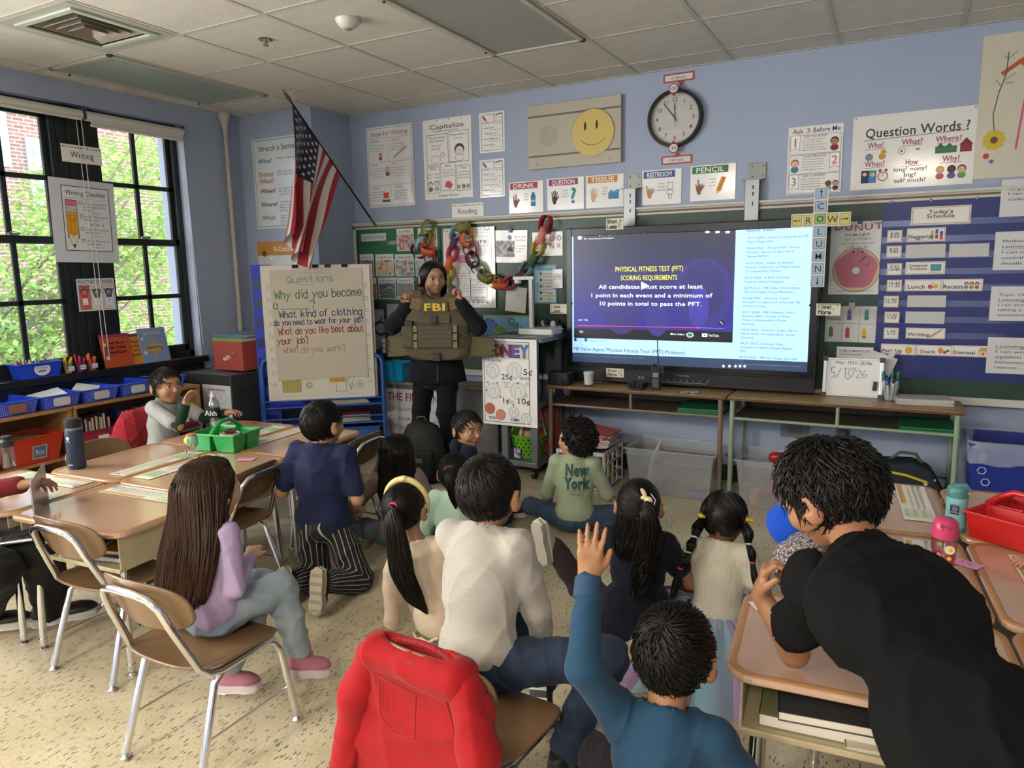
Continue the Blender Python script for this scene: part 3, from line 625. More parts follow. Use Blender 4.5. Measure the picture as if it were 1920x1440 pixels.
for nm,col,a,b_,skin,fg,ic in sig:
 t,s,w,h=poster('hand_signal_card','laminated %s hand signal card above the board'%nm,'poster',a,b_,laminate('#efeeeb',1.6),group='hand signal cards')
 s.rect(w*.04,h*.77,w*.80,h*.2,col);s.text(nm,w*.44,h*.80,h*.14,'#f2f0ea',al='c',w=w*.62,bold=.035);handicon(s,w*.2,h*.22,h*.52,skin,fg)
 s.text('I need',w*.5,h*.58,h*.05,al='c');s.text('a new'if nm=='PENCIL'else 'to use',w*.5,h*.49,h*.05,al='c');s.text(nm.lower(),w*.5,h*.40,h*.05,al='c')
 if ic=='bottle':s.rect(w*.64,h*.2,w*.14,h*.36,'#3f7fa8');s.rect(w*.67,h*.56,w*.08,h*.08,'#2d5f86');s.rect(w*.64,h*.34,w*.14,h*.06,'#a8cfe0')
 if ic=='q':s.text('?',w*.72,h*.2,h*.48,'#2d8a92',al='c',bold=.05)
 if ic=='box':s.rect(w*.6,h*.25,w*.28,h*.2,'#3f86b8');s.poly([(w*.6,h*.45),(w*.66,h*.53),(w*.92,h*.53),(w*.88,h*.45)],'#5aa0cc');s.disc(w*.75,h*.57,h*.08,'#e9eef2')
 if ic=='toilet':s.ring(w*.72,h*.34,h*.11,.003,'#4a4a4e',ry=h*.07);s.frame(w*.65,h*.42,w*.14,h*.2,.003,'#4a4a4e');s.frame(w*.68,h*.15,w*.08,h*.14,.003,'#4a4a4e')
 if ic=='pencil':s.poly([(w*.58,h*.28),(w*.68,h*.24),(w*.80,h*.62),(w*.70,h*.66)],'#d99a3a');s.poly([(w*.58,h*.28),(w*.68,h*.24),(w*.59,h*.17)],'#e6c89c');s.line([(w*.63,h*.26),(w*.75,h*.64)],.002,'#8a5a1c')
 s.build(t)
# -- TV mounting rails
for k,(xa,xb,ya,yb)in enumerate(((1176,1203,327,352),(1404,1436,306,335))):
 a,b_=FY(xa,ya,WY-.01),FY(xb,yb,WY-.01);t=thing('mounting_rail','%s steel display mounting rail on the wall'%('left'if k==0 else 'right'),'bracket',(a[0],WY,b_[2]),group='display mounting rails')
 w,h=b_[0]-a[0],a[2]-b_[2];b=MB();b.b2(0,w,-.008,0,0,h);b.obj('wall_plate',mat('#8a8a84',.4,metal=.6),t,bevel=.002)
 b=MB();b.b2(-.012,w*.72,-.05,-.045,-.52,.0);b.b2(-.012,-.008,-.05,-.008,-.52,.0);b.b2(w*.72-.004,w*.72,-.05,-.008,-.52,.0);b.obj('channel_rail',mat('#9a9c9c',.35,metal=.7),t,bevel=.001)
 b=MB();b.b2(-.03,w*.9,-.055,-.01,-.006,0);b.obj('flange',mat('#8a8a84',.4,metal=.6),t)
 for z_ in(-.05,-.09,-.15):MB().b2(w*.32,w*.40,-.0512,-.05,z_-.012,z_+.012).obj('slot',BLK,t)
 for x_,z_ in((.2,.8),(.8,.8),(.8,.2),(.2,.2)):MB().sph((w*x_,-.009,h*z_),.006,8).obj('bolt',STEEL,t,smooth=True)
# -- Ask 3 Before Me, Question Words, right chart
t,s,w,h=poster('classroom_poster','Ask 3 Before Me poster with three cartoon children','poster',(1479,240),(1576,359.5),laminate('#ebe8e2',1.0))
for k,(q,c_)in enumerate((('Ask','#a03a4a'),('3','#8a8a6a'),('Before','#4a5a94'),('Me','#2d5f9a'))):s.text(q,w*(.08,.33,.46,.8)[k],h*.90,h*.07,c_,w=w*(.2,.07,.3,.15)[k],bold=.03)
cc=['#a03a6a','#c46a6a','#8a8d90']
for k in range(3):
 y1=h*(.87-.29*k);y0=y1-h*.28;s.frame(w*.03,y0,w*.94,h*.28,.002,'#55585c');L_=(k!=1);xb=w*(.05 if L_ else .78)
 s.poly([(xb,y1),(xb+w*.17,y1),(xb+w*.17,y1-h*.22),(xb+w*.085,y1-h*.18),(xb,y1-h*.22)],'#f6f5f2');s.line([(xb,y1),(xb+w*.17,y1),(xb+w*.17,y1-h*.22),(xb+w*.085,y1-h*.18),(xb,y1-h*.22),(xb,y1)],.002,'#555')
 s.text(str(k+1),xb+w*.085,y1-h*.16,h*.12,cc[k],al='c',bold=.03);s.text(('ASK YOURSELF','LOOK AROUND','ASK A FRIEND')[k],w*.5,y1-h*.04,h*.03,'#44464a',al='c',w=w*.42);s.lines(w*.27,y1-h*.08,w*.46,5,h*.037,h*.019,seed=k)
 xk=w*(.85,.14,.84)[k]
 if k<2:s.kid(xk,y0+h*.02,h*.22,('#3a2518','#8a6a48')[k],('#b98060','#e6bd9a')[k],('#7a1f4a','#3a7a94')[k])
 else:s.kid(w*.77,y0+h*.02,h*.16,'#3a2e20','#6a4a38','#3a7a66');s.kid(w*.90,y0+h*.02,h*.16,'#6a3a44','#c9998c','#33363e')
s.build(t)
t,s,w,h=poster('classroom_poster','wide Question Words poster, upper right of the wall','poster',(1601,220),(1823,344),laminate('#e4e1db',1.3))
s.text('Question Words ?',w*.53,h*.70,h*.125,'#3a3a3e',al='c',w=w*.84,bold=.03);s.line([(w*.1,h*.665),(w*.93,h*.70)],.003,'#444')
for(q,x,y)in(('Who?',.2,.56),('What?',.5,.57),('Where?',.79,.57),('When?',.2,.31),('How',.51,.3),('Why?',.82,.31)):
 s.text(q,w*x,h*y,h*.075,'#9a3a58',al='c',bold=.03,w=w*.034*len(q));s.line([(w*(x-.085),h*(y-.02)),(w*(x+.085),h*(y-.012))],.0025,'#9a3a58')
for k,q in enumerate(('long? many?','big?','tall? much?')):s.text(q,w*.5,h*(.22-.075*k),h*.055,'#3a3a40',al='c',w=w*(.27,.1,.26)[k],bold=.02)
s.disc(w*.15,h*.44,h*.05,'#7a8a94');s.disc(w*.26,h*.44,h*.045,'#c99a4a');s.disc(w*.27,h*.5,h*.035,'#c99a4a');s.disc(w*.42,h*.49,h*.045,'#eeece8');s.ring(w*.42,h*.49,h*.045,.002,'#333');s.disc(w*.42,h*.49,h*.015,'#222',n=5);s.disc(w*.55,h*.5,h*.03,'#c98a5a',ry=h*.015)
s.rect(w*.69,h*.42,w*.17,h*.09,'#4a7a4a');s.poly([(w*.7,h*.5),(w*.73,h*.56),(w*.76,h*.5)],'#3a6a44');s.poly([(w*.77,h*.5),(w*.8,h*.55),(w*.83,h*.5)],'#3a6a44');s.rect(w*.885,h*.42,w*.09,h*.09,'#8a3a34');s.poly([(w*.875,h*.51),(w*.93,h*.6),(w*.985,h*.51)],'#7a2f2c')
s.rect(w*.09,h*.09,w*.065,h*.17,'#24305a');s.rect(w*.155,h*.09,w*.065,h*.17,'#3f86b8');s.disc(w*.12,h*.21,h*.025,'#e6d06a');s.disc(w*.19,h*.2,h*.028,'#e6b84a');s.ring(w*.275,h*.17,h*.065,.005,'#a8383f');s.line([(w*.275,h*.17),(w*.275,h*.21)],.003,'#222');s.disc(w*.25,h*.25,h*.02,'#a8383f');s.disc(w*.3,h*.25,h*.02,'#a8383f')
for k,(x,c_)in enumerate(((.74,'#c46a6a'),(.83,'#6a5a94'),(.91,'#6aa05c'))):s.kid(w*x,h*.08,h*.19,('#d9b25a','#3a2a20','#8a3f2a')[k],('#e6bd9a','#6a4a38','#e6bd9a')[k],c_)
s.build(t);pins(t,w,h)
t,s,w,h=poster('chart_paper','handwritten chart paper with drawn flower under plastic at top right corner','poster',(1845,68),(2010,325),laminate('#cfc8b2',.9))
s.line([(w*.9,h*.98),(w*.42,h*.78)],.02,'#b85a34');s.line([(w*.23,h*.73),(w*.47,h*.83)],.022,'#b85a34')
s.line([(w*.19,h*.3),(w*.16,h*.45),(w*.2,h*.6),(w*.26,h*.72),(w*.27,h*.87)],.005,'#5a4a3a')
for(x,y,dx,dy)in((.25,.68,.1,.04),(.22,.64,-.06,.05),(.25,.66,.1,.0),(.28,.83,.07,.04),(.28,.82,-.06,.03)):s.line([(w*x,h*y),(w*(x+dx),h*(y+dy))],.003,'#5a4a3a')
for k in range(9):a_=k*.7;s.disc(w*.19+.035*math.cos(a_),h*.27+.035*math.sin(a_),.02,'#c9b43a',n=8)
s.disc(w*.19,h*.27,.018,'#6a4a2a');s.disc(w*.12,h*.16,.016,'#b83a44',n=6);s.disc(w*.18,h*.12,.012,'#5a6ab0',n=5);s.line([(w*.5,h*.76),(w*.42,h*.2)],.01,'#c95a8a')
for k,q in enumerate(('1. We','words','2. We','3. We','speak','4. We u','comm','5. We u','feet to','6. We','7. We')):s.hand(q,w*.53,h*(.76-.052*k),h*.028,'#3a3630')
s.build(t)
# -- green pocket chart with cards
t,s,w,h=poster('pocket_chart','green pocket chart of vocabulary cards on the board','pocket chart',(671,427),(829,565),mat('#1f6b3c',.6,bump=.2,bscale=20),y=BP,thick=.003)
for k in range(4):
 pb=MB();pb.b2(.01,w-.01,-.0025,-.0012,h*(.02+.245*k),h*(.02+.245*k)+.03);pb.obj('clear_pocket',glassy('pocket_film',(.8,.9,.84),.12,.2),t)
for x_ in(.03,.5,.97):MB().lathe([(.007,0),(.004,.002)],(0,0,0),10).obj('eyelet',STEEL,t,loc=(w*x_,-.004,h-.015)).rotation_euler=(math.pi/2,0,0)
def photo_mat(cols,seed):
 m=bpy.data.materials.new('photo_%d'%seed);m.use_nodes=True;nt=m.node_tree;b=nt.nodes['Principled BSDF'];tc=nt.nodes.new('ShaderNodeTexCoord');mp=nt.nodes.new('ShaderNodeMapping');n=nt.nodes.new('ShaderNodeTexNoise');r=nt.nodes.new('ShaderNodeValToRGB')
 mp.inputs['Location'].default_value=(seed*3.1,0,seed*1.7);n.inputs['Scale'].default_value=34;n.inputs['Detail'].default_value=6
 nt.links.new(tc.outputs['Object'],mp.inputs[0]);nt.links.new(mp.outputs[0],n.inputs['Vector']);nt.links.new(n.outputs[0],r.inputs[0]);nt.links.new(r.outputs[0],b.inputs['Base Color']);b.inputs['Roughness'].default_value=.35
 e=r.color_ramp.elements;e[0].position=.32;e[1].position=.68;e[0].color=(*srgb(cols[0]),1);e[1].color=(*srgb(cols[-1]),1)
 for k,c_ in enumerate(cols[1:-1]):x=r.color_ramp.elements.new(.32+.36*(k+1)/(len(cols)-1));x.color=(*srgb(c_),1)
 return m
cardspec=[('kindly',(743,429),(776.7,470),['#3a3a3c','#d9cfc6','#c45a50','#8a8f94']),('share',(783,428),(820,470),['#8a5a44','#d9b08e','#5a3a34']),('spectacular',(674,477),(702,518),['#c98f86','#3a3f44','#e0d6cf']),('explore',(703.5,477),(739,518),['#3f4a55','#c9cdd0','#d9a43a','#2a2f34']),('liquid',(740,477),(776.5,518),['#b06a4a','#e6d6c6','#5a6a8a','#d9974a']),('observe',(778,477),(812,518),['#7a8a94','#cfd6da','#4a5a50']),('sunset',(683,521),(707,561),['#e08a2a','#b8401f','#f0b23a']),('evaporation',(708.5,520.5),(743,561),['#9aa0a4','#3a3f44','#d6d9dc']),('nature',(744,520.5),(777,561),['#4a86b8','#b8743a','#7aa0c4','#3f5a78'])]
for k,(nm,a,b_,cs)in enumerate(cardspec):
 t,s,w,h=poster('vocabulary_card','white %s vocabulary photo card in the green pocket chart'%nm,'card',a,b_,mat('#dfe0de',.4),y=BP-.003,group='vocabulary cards',sheetname='card')
 s.rect(w*.04,h*.03,w*.92,h*.70,photo_mat(cs,k+1),'photo');s.text(nm,w*.5,h*.82,h*.09,'#3a3c40',al='c',w=min(w*.8,w*.11*len(nm)));s.build(t)
t,s,w,h=poster('word_label','white title strip at the top left of the green pocket chart','sign',(677,439),(724,451),mat('#c9cbca',.4),y=BP-.003);s.text('High Noon Words',w*.5,h*.3,h*.42,'#55585c',al='c',w=w*.85);s.build(t)
for(a,b_,q,g_2)in(((699,581),(722,655),'C',0),((726,571),(752,660),'D',1)):
 t,s,w,h=poster('alphabet_card','yellow edged letter %s card below the green pocket chart'%q,'card',a,b_,mat('#b5bac6',.5),y=BP,group='alphabet cards')
 s.frame(-.006,-.006,w+.012,h+.012,.006,'#c9a83a');s.text(q,w*.5,h*.35,h*.38,'#1f2a3a',al='c',bold=.03);s.poly([(w*.6,h*.74),(w*.9,h*.9),(w*.88,h*.68)],'#b05a7a');s.text('cat'if q=='C'else 'dog',w*.5,h*.15,h*.1,'#8a8f9a',al='c');s.build(t)
# -- Structure chart
t,s,w,h=poster('chart_paper','spiral topped Structure chart with a house diagram, behind the paper chain','poster',(830,429),(930,577),laminate('#e6e3dc',.8),y=BP-.01)
s.frame(w*.06,h*.03,w*.88,h*.9,.002,'#777');s.text('Structure',w*.55,h*.8,h*.06,'#333',al='c',w=w*.6);s.frame(w*.12,h*.77,w*.76,h*.12,.002,'#333')
for k in range(22):s.disc(w*(.04+.92*k/21),h*.97,.0035,'#555',n=6)
s.lines(w*.3,h*.72,w*.5,3,h*.035,h*.022,'#a06a6a')
xs=w*.27;s.frame(xs,h*.13,w*.25,h*.30,.003,'#333');s.frame(xs+w*.25,h*.13,w*.32,h*.22,.003,'#333');s.frame(w*.08,h*.13,w*.19,h*.26,.003,'#333')
s.line([(xs,h*.43),(xs+w*.03,h*.5),(xs+w*.125,h*.54),(xs+w*.22,h*.5),(xs+w*.25,h*.43)],.003,'#333')
s.text('MIDDLE',xs+w*.125,h*.39,h*.02,al='c');s.lines(xs+w*.02,h*.36,w*.21,6,h*.032,h*.016,seed=4);s.text('END',xs+w*.41,h*.31,h*.02,al='c');s.lines(xs+w*.27,h*.28,w*.28,4,h*.032,h*.016,seed=5)
for k in range(6):x0=xs-w*.17+w*.12*k;s.line([(x0,h*.06),(x0+w*.06,h*.13),(x0+w*.12,h*.06)],.002,'#333')
for k in range(6):s.line([(w*(.3+.1*k),h*.43),(w*(.35+.1*k),h*.5),(w*(.4+.1*k),h*.43)],.002,'#333')
for k in range(7):s.disc(w*(.3+.09*k),h*.075,h*.02,('#8a5a9a','#6a9a5a')[k%2],a0=180,a1=360)
s.frame(w*.3,h*.085,w*.55,h*.03,.002,'#333');s.rect(w*.3,h*.56,w*.14,h*.1,'#c98a9a');s.text('A strong story plan',w*.57,h*.09,h*.016,al='c',w=w*.48);s.build(t)
for x_ in(.07,.86):
 b=MB();b.tube([(w*x_+.02*math.cos(a_),-.004,h*.985+.02*math.sin(a_))for a_ in np.linspace(0,6.0,12)],.0016,5);b.obj('binder_ring',STEEL,t)
# -- clipped papers on the board
def clip(parent,x,z,col='#24356f',s_=1):
 o=MB();o.b2(x-.013*s_,x+.013*s_,-.012,.004,z-.016*s_,z+.012*s_);o.tube([(x-.008*s_,-.006,z+.012*s_),(x-.012*s_,-.006,z+.03*s_),(x+.012*s_,-.006,z+.03*s_),(x+.008*s_,-.006,z+.012*s_)],.0022,6);return o.obj('clip',mat(col,.35),parent,bevel=.001)
t,s,w,h=poster('paper_page','Essential Question page with a mountain photo, blue clip on top','paper',(926,432),(988,491),laminate('#dcdad4',1.0),y=BP,tilt=.03)
s.rect(w*.04,h*.18,w*.58,h*.5,photo_mat(['#8a9a94','#c9c2c4','#5a6a55','#9a6a8a'],21),'photo');s.poly([(w*.36,h*.35),(w*.48,h*.54),(w*.6,h*.35)],'#4a4a5e','photo');s.disc(w*.47,h*.78,h*.07,'#3f8fa0');s.text('?',w*.47,h*.74,h*.09,'#fff',al='c',bold=.03)
s.text('Essential',w*.62,h*.77,h*.07,'#6a7a94',w=w*.33);s.text('Question',w*.62,h*.67,h*.07,'#6a7a94',w=w*.33)
for k,q in enumerate(('How do things','in nature','change?')):s.text(q,w*.66,h*(.5-.08*k),h*.045,'#444',w=w*(.3,.24,.17)[k])
s.build(t);clip(t,w*.5,h)
t,s,w,h=poster('paper_page','page with four coloured circles in plastic, beside the display, blue clip on top','paper',(998,436),(1055,479),laminate('#e4e2dc',1.5),y=BP)
for k,c_ in enumerate(('#3a8a6a','#c4593f','#c45a3f','#44464a')):s.ring(w*(.17+.24*k),h*.73,h*.11,h*.028,c_);s.disc(w*(.17+.24*k),h*.73,h*.06,'#e0d6c8');s.text(('B','M','N','R')[k],w*(.17+.24*k),h*.3,h*.22,'#a85a50',al='c',bold=.01)
s.build(t);clip(t,w*.56,h)
t,s,w,h=poster('classroom_poster','blue edged voice level chart left of the display','poster',(1001,497),(1044,569),mat('#5f9cc0',.4),y=BP)
s.rect(w*.05,h*.03,w*.9,h*.94,'#8fc0d6');s.text('Voice Levels',w*.5,h*.87,h*.06,'#3a6a4a',al='c',w=w*.7,bold=.02)
for k,(q,c_)in enumerate((('Outside','#3a8a5a'),('Group','#a8383f'),('Table','#a8383f'),('Whisper','#8a2a5a'),('No Talking','#a8862a'))):s.rect(w*.2,h*(.71-.165*k),w*.74,h*.13,'#dcd9c8');s.text(q,w*.62,h*(.745-.165*k),h*.06,c_,al='c',w=w*.5,bold=.02);s.disc(w*.3,h*(.775-.165*k),h*.045,('#5a7a9a','#6a4a3a')[k%2])
s.build(t)
t,s,w,h=poster('paper_page','small white page in plastic overlapping the voice level chart','paper',(1036,505),(1055,540),laminate('#dedcd8',1.5),y=BP-.003);s.lines(w*.15,h*.7,w*.7,3,h*.13,h*.06);s.rect(0,-.004,w,.004,'#a02a6a');s.build(t)
t,s,w,h=poster('paper_page','loose white page hanging askew below the paper chain','paper',(946,536),(985,583),mat('#e2e1dd',.5),y=BP-.004,tilt=.10);s.hand('EPIC!',w*.25,h*.82,h*.09,'#3a6ab0');s.line([(w*.45,h*.7),(w*.65,h*.68)],.002,'#555');s.line([(w*.48,h*.6),(w*.62,h*.58)],.002,'#555');s.build(t)
b=clip(t,w*.35,h+.004,'#9a9ea2',1.1)
# -- paper chains
LC={'o':'#7c8440','y':'#d6bd55','b':'#8fb0bf','p':'#5c2f46','r':'#d2643a','k':'#d65a72','g':'#3f5a3c','s':'#d68a72','R':'#b02f3c'}
def chain(label,pts,y0,closed_=False):
 P=[np.array(FY(660+x/4.5,380+y/4.5,y0))for x,y,c in pts];t=thing('paper_chain',label,'paper chain',tuple(P[0]))
 for k,(p,(x,y,c))in enumerate(zip(P,pts)):
  d=(P[min(k+1,len(P)-1)]-P[max(k-1,0)]);d=Vector(d).normalized();q=.056;yv=Vector((0,1,0))
  side=d.cross(yv).normalized();A=yv if k%2==0 else side;W_=side if k%2==0 else yv
  A=(A*1.0+W_*.35).normalized();W_=d.cross(A).normalized();V=[];F=[];n=22;wd=.027
  for i in range(n):
   a_=2*math.pi*i/n;o_=d*(q*1.15*math.cos(a_))+A*(q*.85*math.sin(a_))
   for sgn in(-1,1):V.append(Vector(p-P[0])+o_+W_*wd*sgn)
  for i in range(n):j=(i+1)%n;F.append((2*i,2*j,2*j+1,2*i+1))
  m_=MB();m_.add(V,F);o=m_.obj('paper_link',mat(LC[c],.7),t,smooth='full');sm=o.modifiers.new('s','SOLIDIFY');sm.thickness=.0012
 return t
chain('short paper chain hanging over the green pocket chart, above the woman',[(640,215,'o'),(612,300,'y'),(585,345,'b'),(560,410,'p'),(640,400,'r'),(655,455,'k')],BP-.05)
chain('long looping paper chain draped across the board',[(822,655,'o'),(815,595,'y'),(828,520,'r'),(848,430,'k'),(868,335,'p'),(880,255,'b'),(935,200,'o'),(960,235,'y'),(968,310,'r'),(992,395,'k'),(1015,480,'p'),(1062,560,'b'),(1122,622,'o'),(1190,662,'y'),(1255,690,'r'),(1335,678,'k'),(1410,625,'p'),(1470,560,'b'),(1530,480,'g'),(1570,385,'y'),(1604,280,'s'),(1632,180,'R')],BP-.05)
# -- donut poster, crayon page
t,s,w,h=poster('classroom_poster','Donut Forget poster with a big pink doughnut, right of the display','poster',(1559,417),(1654,552),laminate('#cfcfc8',.4),y=BP)
for k,q in enumerate('DONUT'):s.text(q,w*(.15+.18*k),h*(.87+.01*abs(k-2)),h*.085,'#a8606c',al='c',bold=.05,w=w*.145)
s.text('FORGET',w*.5,h*.80,h*.035,'#2a2a2c',al='c',w=w*.45,bold=.02);s.hand('Earn a SPRINKLE',w*.5,h*.745,h*.032,'#44464a',al='c',w=w*.5);s.hand('every time you show your',w*.5,h*.69,h*.026,'#44464a',al='c',w=w*.6);s.hand('CORE VALUE!',w*.5,h*.635,h*.03,'#44464a',al='c',w=w*.38)
s.disc(w*.5,h*.335,w*.44,'#3a3230',n=40);s.disc(w*.5,h*.335,w*.43,'#cbb48a',n=40);P=[(w*.5+w*(.385+.02*math.sin(5*a_))*math.cos(a_),h*.345+w*(.385+.02*math.sin(5*a_))*math.sin(a_))for a_ in np.linspace(0,2*math.pi,40,endpoint=False)];s.poly(P,'#b8697e');s.disc(w*.5,h*.33,w*.085,'#3a3230',n=24);s.disc(w*.5,h*.33,w*.075,'#d8d6d0',n=24)
s.line([(w*.58,h*.46),(w*.66,h*.52)],.007,'#4a4a50');s.line([(w*.66,h*.39),(w*.74,h*.42)],.005,'#4a4a50');s.disc(w*.44,h*.585,w*.02,'#222');s.disc(w*.6,h*.585,w*.02,'#222');s.line([(w*.5,h*.575),(w*.52,h*.565),(w*.545,h*.575)],.002,'#222')
s.text('ADDITIVE CLASSROOM',w*.5,h*.035,h*.022,'#55585c',al='c',w=w*.66)
for k in range(16):s.disc(w*(.08+.84*((k*37)%100)/100),h*(.55+.3*((k*53)%100)/100),w*.014,'#a8aaa6',n=6)
s.build(t);clip(t,w*.53,h)
t,s,w,h=poster('paper_page','page of six crayon drawings clipped below the doughnut poster','paper',(1549,574),(1643,643),laminate('#c9cac4',.8),y=BP)
s.line([(0,h*.52),(w,h*.52)],.002,'#777');s.line([(w*.33,0),(w*.33,h)],.002,'#777');s.line([(w*.66,0),(w*.66,h)],.002,'#777');s.text('Primaria',w*.17,h*.62,h*.08,'#a8494a',al='c',w=w*.26,bold=.02)
for(x,y,c_)in((.42,.62,'#6a6a9a'),(.75,.62,'#4a8a94'),(.08,.14,'#3f7a4a'),(.4,.12,'#b03a40'),(.72,.1,'#c9a03a')):s.rect(w*x,h*y,w*.08,h*.24,c_);s.poly([(w*x,h*(y+.24)),(w*(x+.08),h*(y+.24)),(w*(x+.04),h*(y+.32))],c_);s.rect(w*x,h*(y+.05),w*.08,h*.02,'#333')
s.build(t);clip(t,w*.5,h+.006,'#a8aaac',1.3)
# -- blue schedule pocket chart
def c3(x,y):return(1500+x/3.4286,360+y/3.4286)
t,s,w,h=poster('pocket_chart',"large blue Today's Schedule pocket chart at the right of the board",'pocket chart',(1657,373),(1990,722),mat('#1d2a6b',.45,bump=.25,bscale=12,coat=.2),y=BP-.004,thick=.003,tilt=0)
for k in range(9):
 z_=h*(.14+.088*k);MB().b2(.005,w-.005,-.002,-.0008,z_,z_+.035).obj('clear_pocket',glassy('pocket_film_blue',(.75,.8,.95),.10,.12),t)
for x_ in(.045,.26,.50,.74):o=MB().lathe([(.009,0),(.005,.003)],(0,0,0),12).obj('eyelet',STEEL,t,loc=(w*x_,-.004,h-.022));o.rotation_euler=(math.pi/2,0,0)
def card(label,a,b_,txt,bw=True,f=None,g=None,col='#e6e2da'):
 t,s,w,h=poster('schedule_card',label,'card',c3(*a),c3(*b_),mat(col,.45),y=BP-.008,group=g,sheetname='card')
 if bw:s.frame(w*.02,h*.05,w*.96,h*.9,h*.03,'#b8764a')
 n=len(txt)
 for k,q in enumerate(txt):s.text(q,w*(f or .5),h*(.5+.24*(n/2-k-1)+(.10 if n>1 else-.16)-(.0 if n>1 else 0)),h*(.22 if n>1 else .32),'#26262a',al='c',w=min(w*.78 if not f else w*f*1.72,h*(.17 if n>1 else .26)*len(q)),bold=.03)
 return t,s,w,h
t,s,w,h=card("Today's Schedule title card on the blue chart",(718,100),(1095,200),["Today's",'Schedule']);s.build(t)
for k,(q1,q2)in enumerate((('8:00','8:50'),('8:55','9:45'),('9:50','10:40'),('10:45','11:35'),('11:40','12:30'),('12:35','1:25'),('1:30','2:10'))):
 x0=(563,558,561,560,540,545,540)[k];y0=(247,347,460,566,668,770,872)[k];t,s,w,h=card('small time card reading %s and %s, %s in the left column'%(q1,q2,('topmost','second','third','fourth','fifth','sixth','lowest')[k]),(x0,y0),(x0+92,y0+73),[q1,q2],g='schedule time cards');s.build(t)
t,s,w,h=card('Heggerty schedule card with coloured blocks',(690,235),(932,314),['Heggerty'],f=.34)
for k,(x,y,c_)in enumerate(((.62,.45,'#c9a83a'),(.62,.15,'#3f8a4a'),(.74,.55,'#2d6ab0'),(.74,.18,'#b03a3a'),(.86,.4,'#2d4a9a'),(.86,.12,'#c4593f'))):s.rect(w*x,h*y,w*.075,h*.32,c_)
s.build(t)
t,s,w,h=card('Computer Science schedule card with a monitor',(680,450),(930,528),['Computer','Science'],f=.33);s.rect(w*.64,h*.28,w*.26,h*.5,'#3a3a3e');s.rect(w*.655,h*.34,w*.23,h*.4,'#3fa0a0');s.rect(w*.6,h*.14,w*.3,h*.05,'#777');s.build(t)
t,s,w,h=card('Lunch schedule card with food drawing',(675,563),(908,637),['Lunch'],f=.32);s.disc(w*.7,h*.38,h*.2,'#b8503a');s.disc(w*.84,h*.42,h*.2,'#d9a83a');s.rect(w*.73,h*.45,w*.07,h*.35,'#c9d6dc');s.build(t)
t,s,w,h=card('Recess schedule card with running children',(915,560),(1172,637),['Recess'],f=.28)
for k in range(3):s.kid(w*(.6+.13*k),h*.18,h*.62,'#33262a','#d9a87e',('#4a8ab0','#8aa03a','#b04a6a')[k])
s.build(t)
t,s,w,h=card('Writing schedule card with a pencil',(682,872),(930,946),['Writing'],f=.33);s.line([(w*.64,h*.2),(w*.86,h*.75)],h*.16,'#c9863a');s.line([(w*.86,h*.75),(w*.9,h*.84)],h*.16,'#8a9ac0');s.build(t)
t,s,w,h=card('Pack Up schedule card, lowest row at left',(522,975),(742,1050),['Pack Up'],f=.33);s.disc(w*.8,h*.45,h*.3,'#c9a03a',ry=h*.34);s.ring(w*.8,h*.8,h*.12,h*.03,'#c9a03a');s.build(t)
t,s,w,h=card('Snack schedule card, middle of the lowest row',(749,982),(976,1056),['Snack'],f=.33);s.disc(w*.68,h*.5,h*.22,'#d9863a',ry=h*.3);s.disc(w*.8,h*.35,h*.15,'#b03034');s.disc(w*.88,h*.5,h*.13,'#3a7a3a');s.build(t)
t,s,w,h=card('Dismissal schedule card, right of the lowest row',(981,985),(1216,1064),['Dismissal'],f=.33);s.rect(w*.7,h*.15,w*.26,h*.38,'#d6c48a');s.poly([(w*.67,h*.53),(w*.76,h*.85),(w*.93,h*.85),(w*.99,h*.53)],'#b8a070');s.rect(w*.8,h*.15,w*.06,h*.25,'#c4593f');s.build(t)
for k,(a,b_)in enumerate((((682,340),(932,420)),((962,335),(1212,414)),((692,665),(935,741)),((680,768),(927,848)))):
 t,s,w,h=card('blank white card, %s of the blue chart'%('left of the second row','right of the second row','fifth row','sixth row')[k],a,b_,[],False,g='blank schedule cards',col='#c4c2be');
for k,(a,b_,rows,hd)in enumerate((((1879,337),(1995,402),('Language','I can explain','academic words'),'Language'),((1867,435),(1990,505),('Module 7 Lesson','Learning Target','I can identify the','central idea and','details in the text'),'Module 7'),((1859,537),(1985,603),('Topic 13/NY Assess','Learning Target:','I can show what','taking a Topic 13','assessment.'),'Topic 13'),((1853,632),(1985,705),('Learning Target:','I can write and su','opinion using a cl','statement and at','reason.'),'opinion writing'))):
 t,s,w,h=poster('paper_page','white %s learning target page over the blue chart'%hd,'paper',a,b_,laminate('#d2d1ce',.6 if k==0 else .15),y=BP-.012)
 for q,r_ in enumerate(rows):s.text(r_,w*.12,h*(.72-.145*q),h*.075,'#2c2c30',w=w*.046*len(r_));
 s.line([(w*.12,h*(.72-.145*(0 if k in(0,3)else 1))-h*.03),(w*.7,h*(.72-.145*(0 if k in(0,3)else 1))-h*.03)],.0015,'#333');s.build(t)
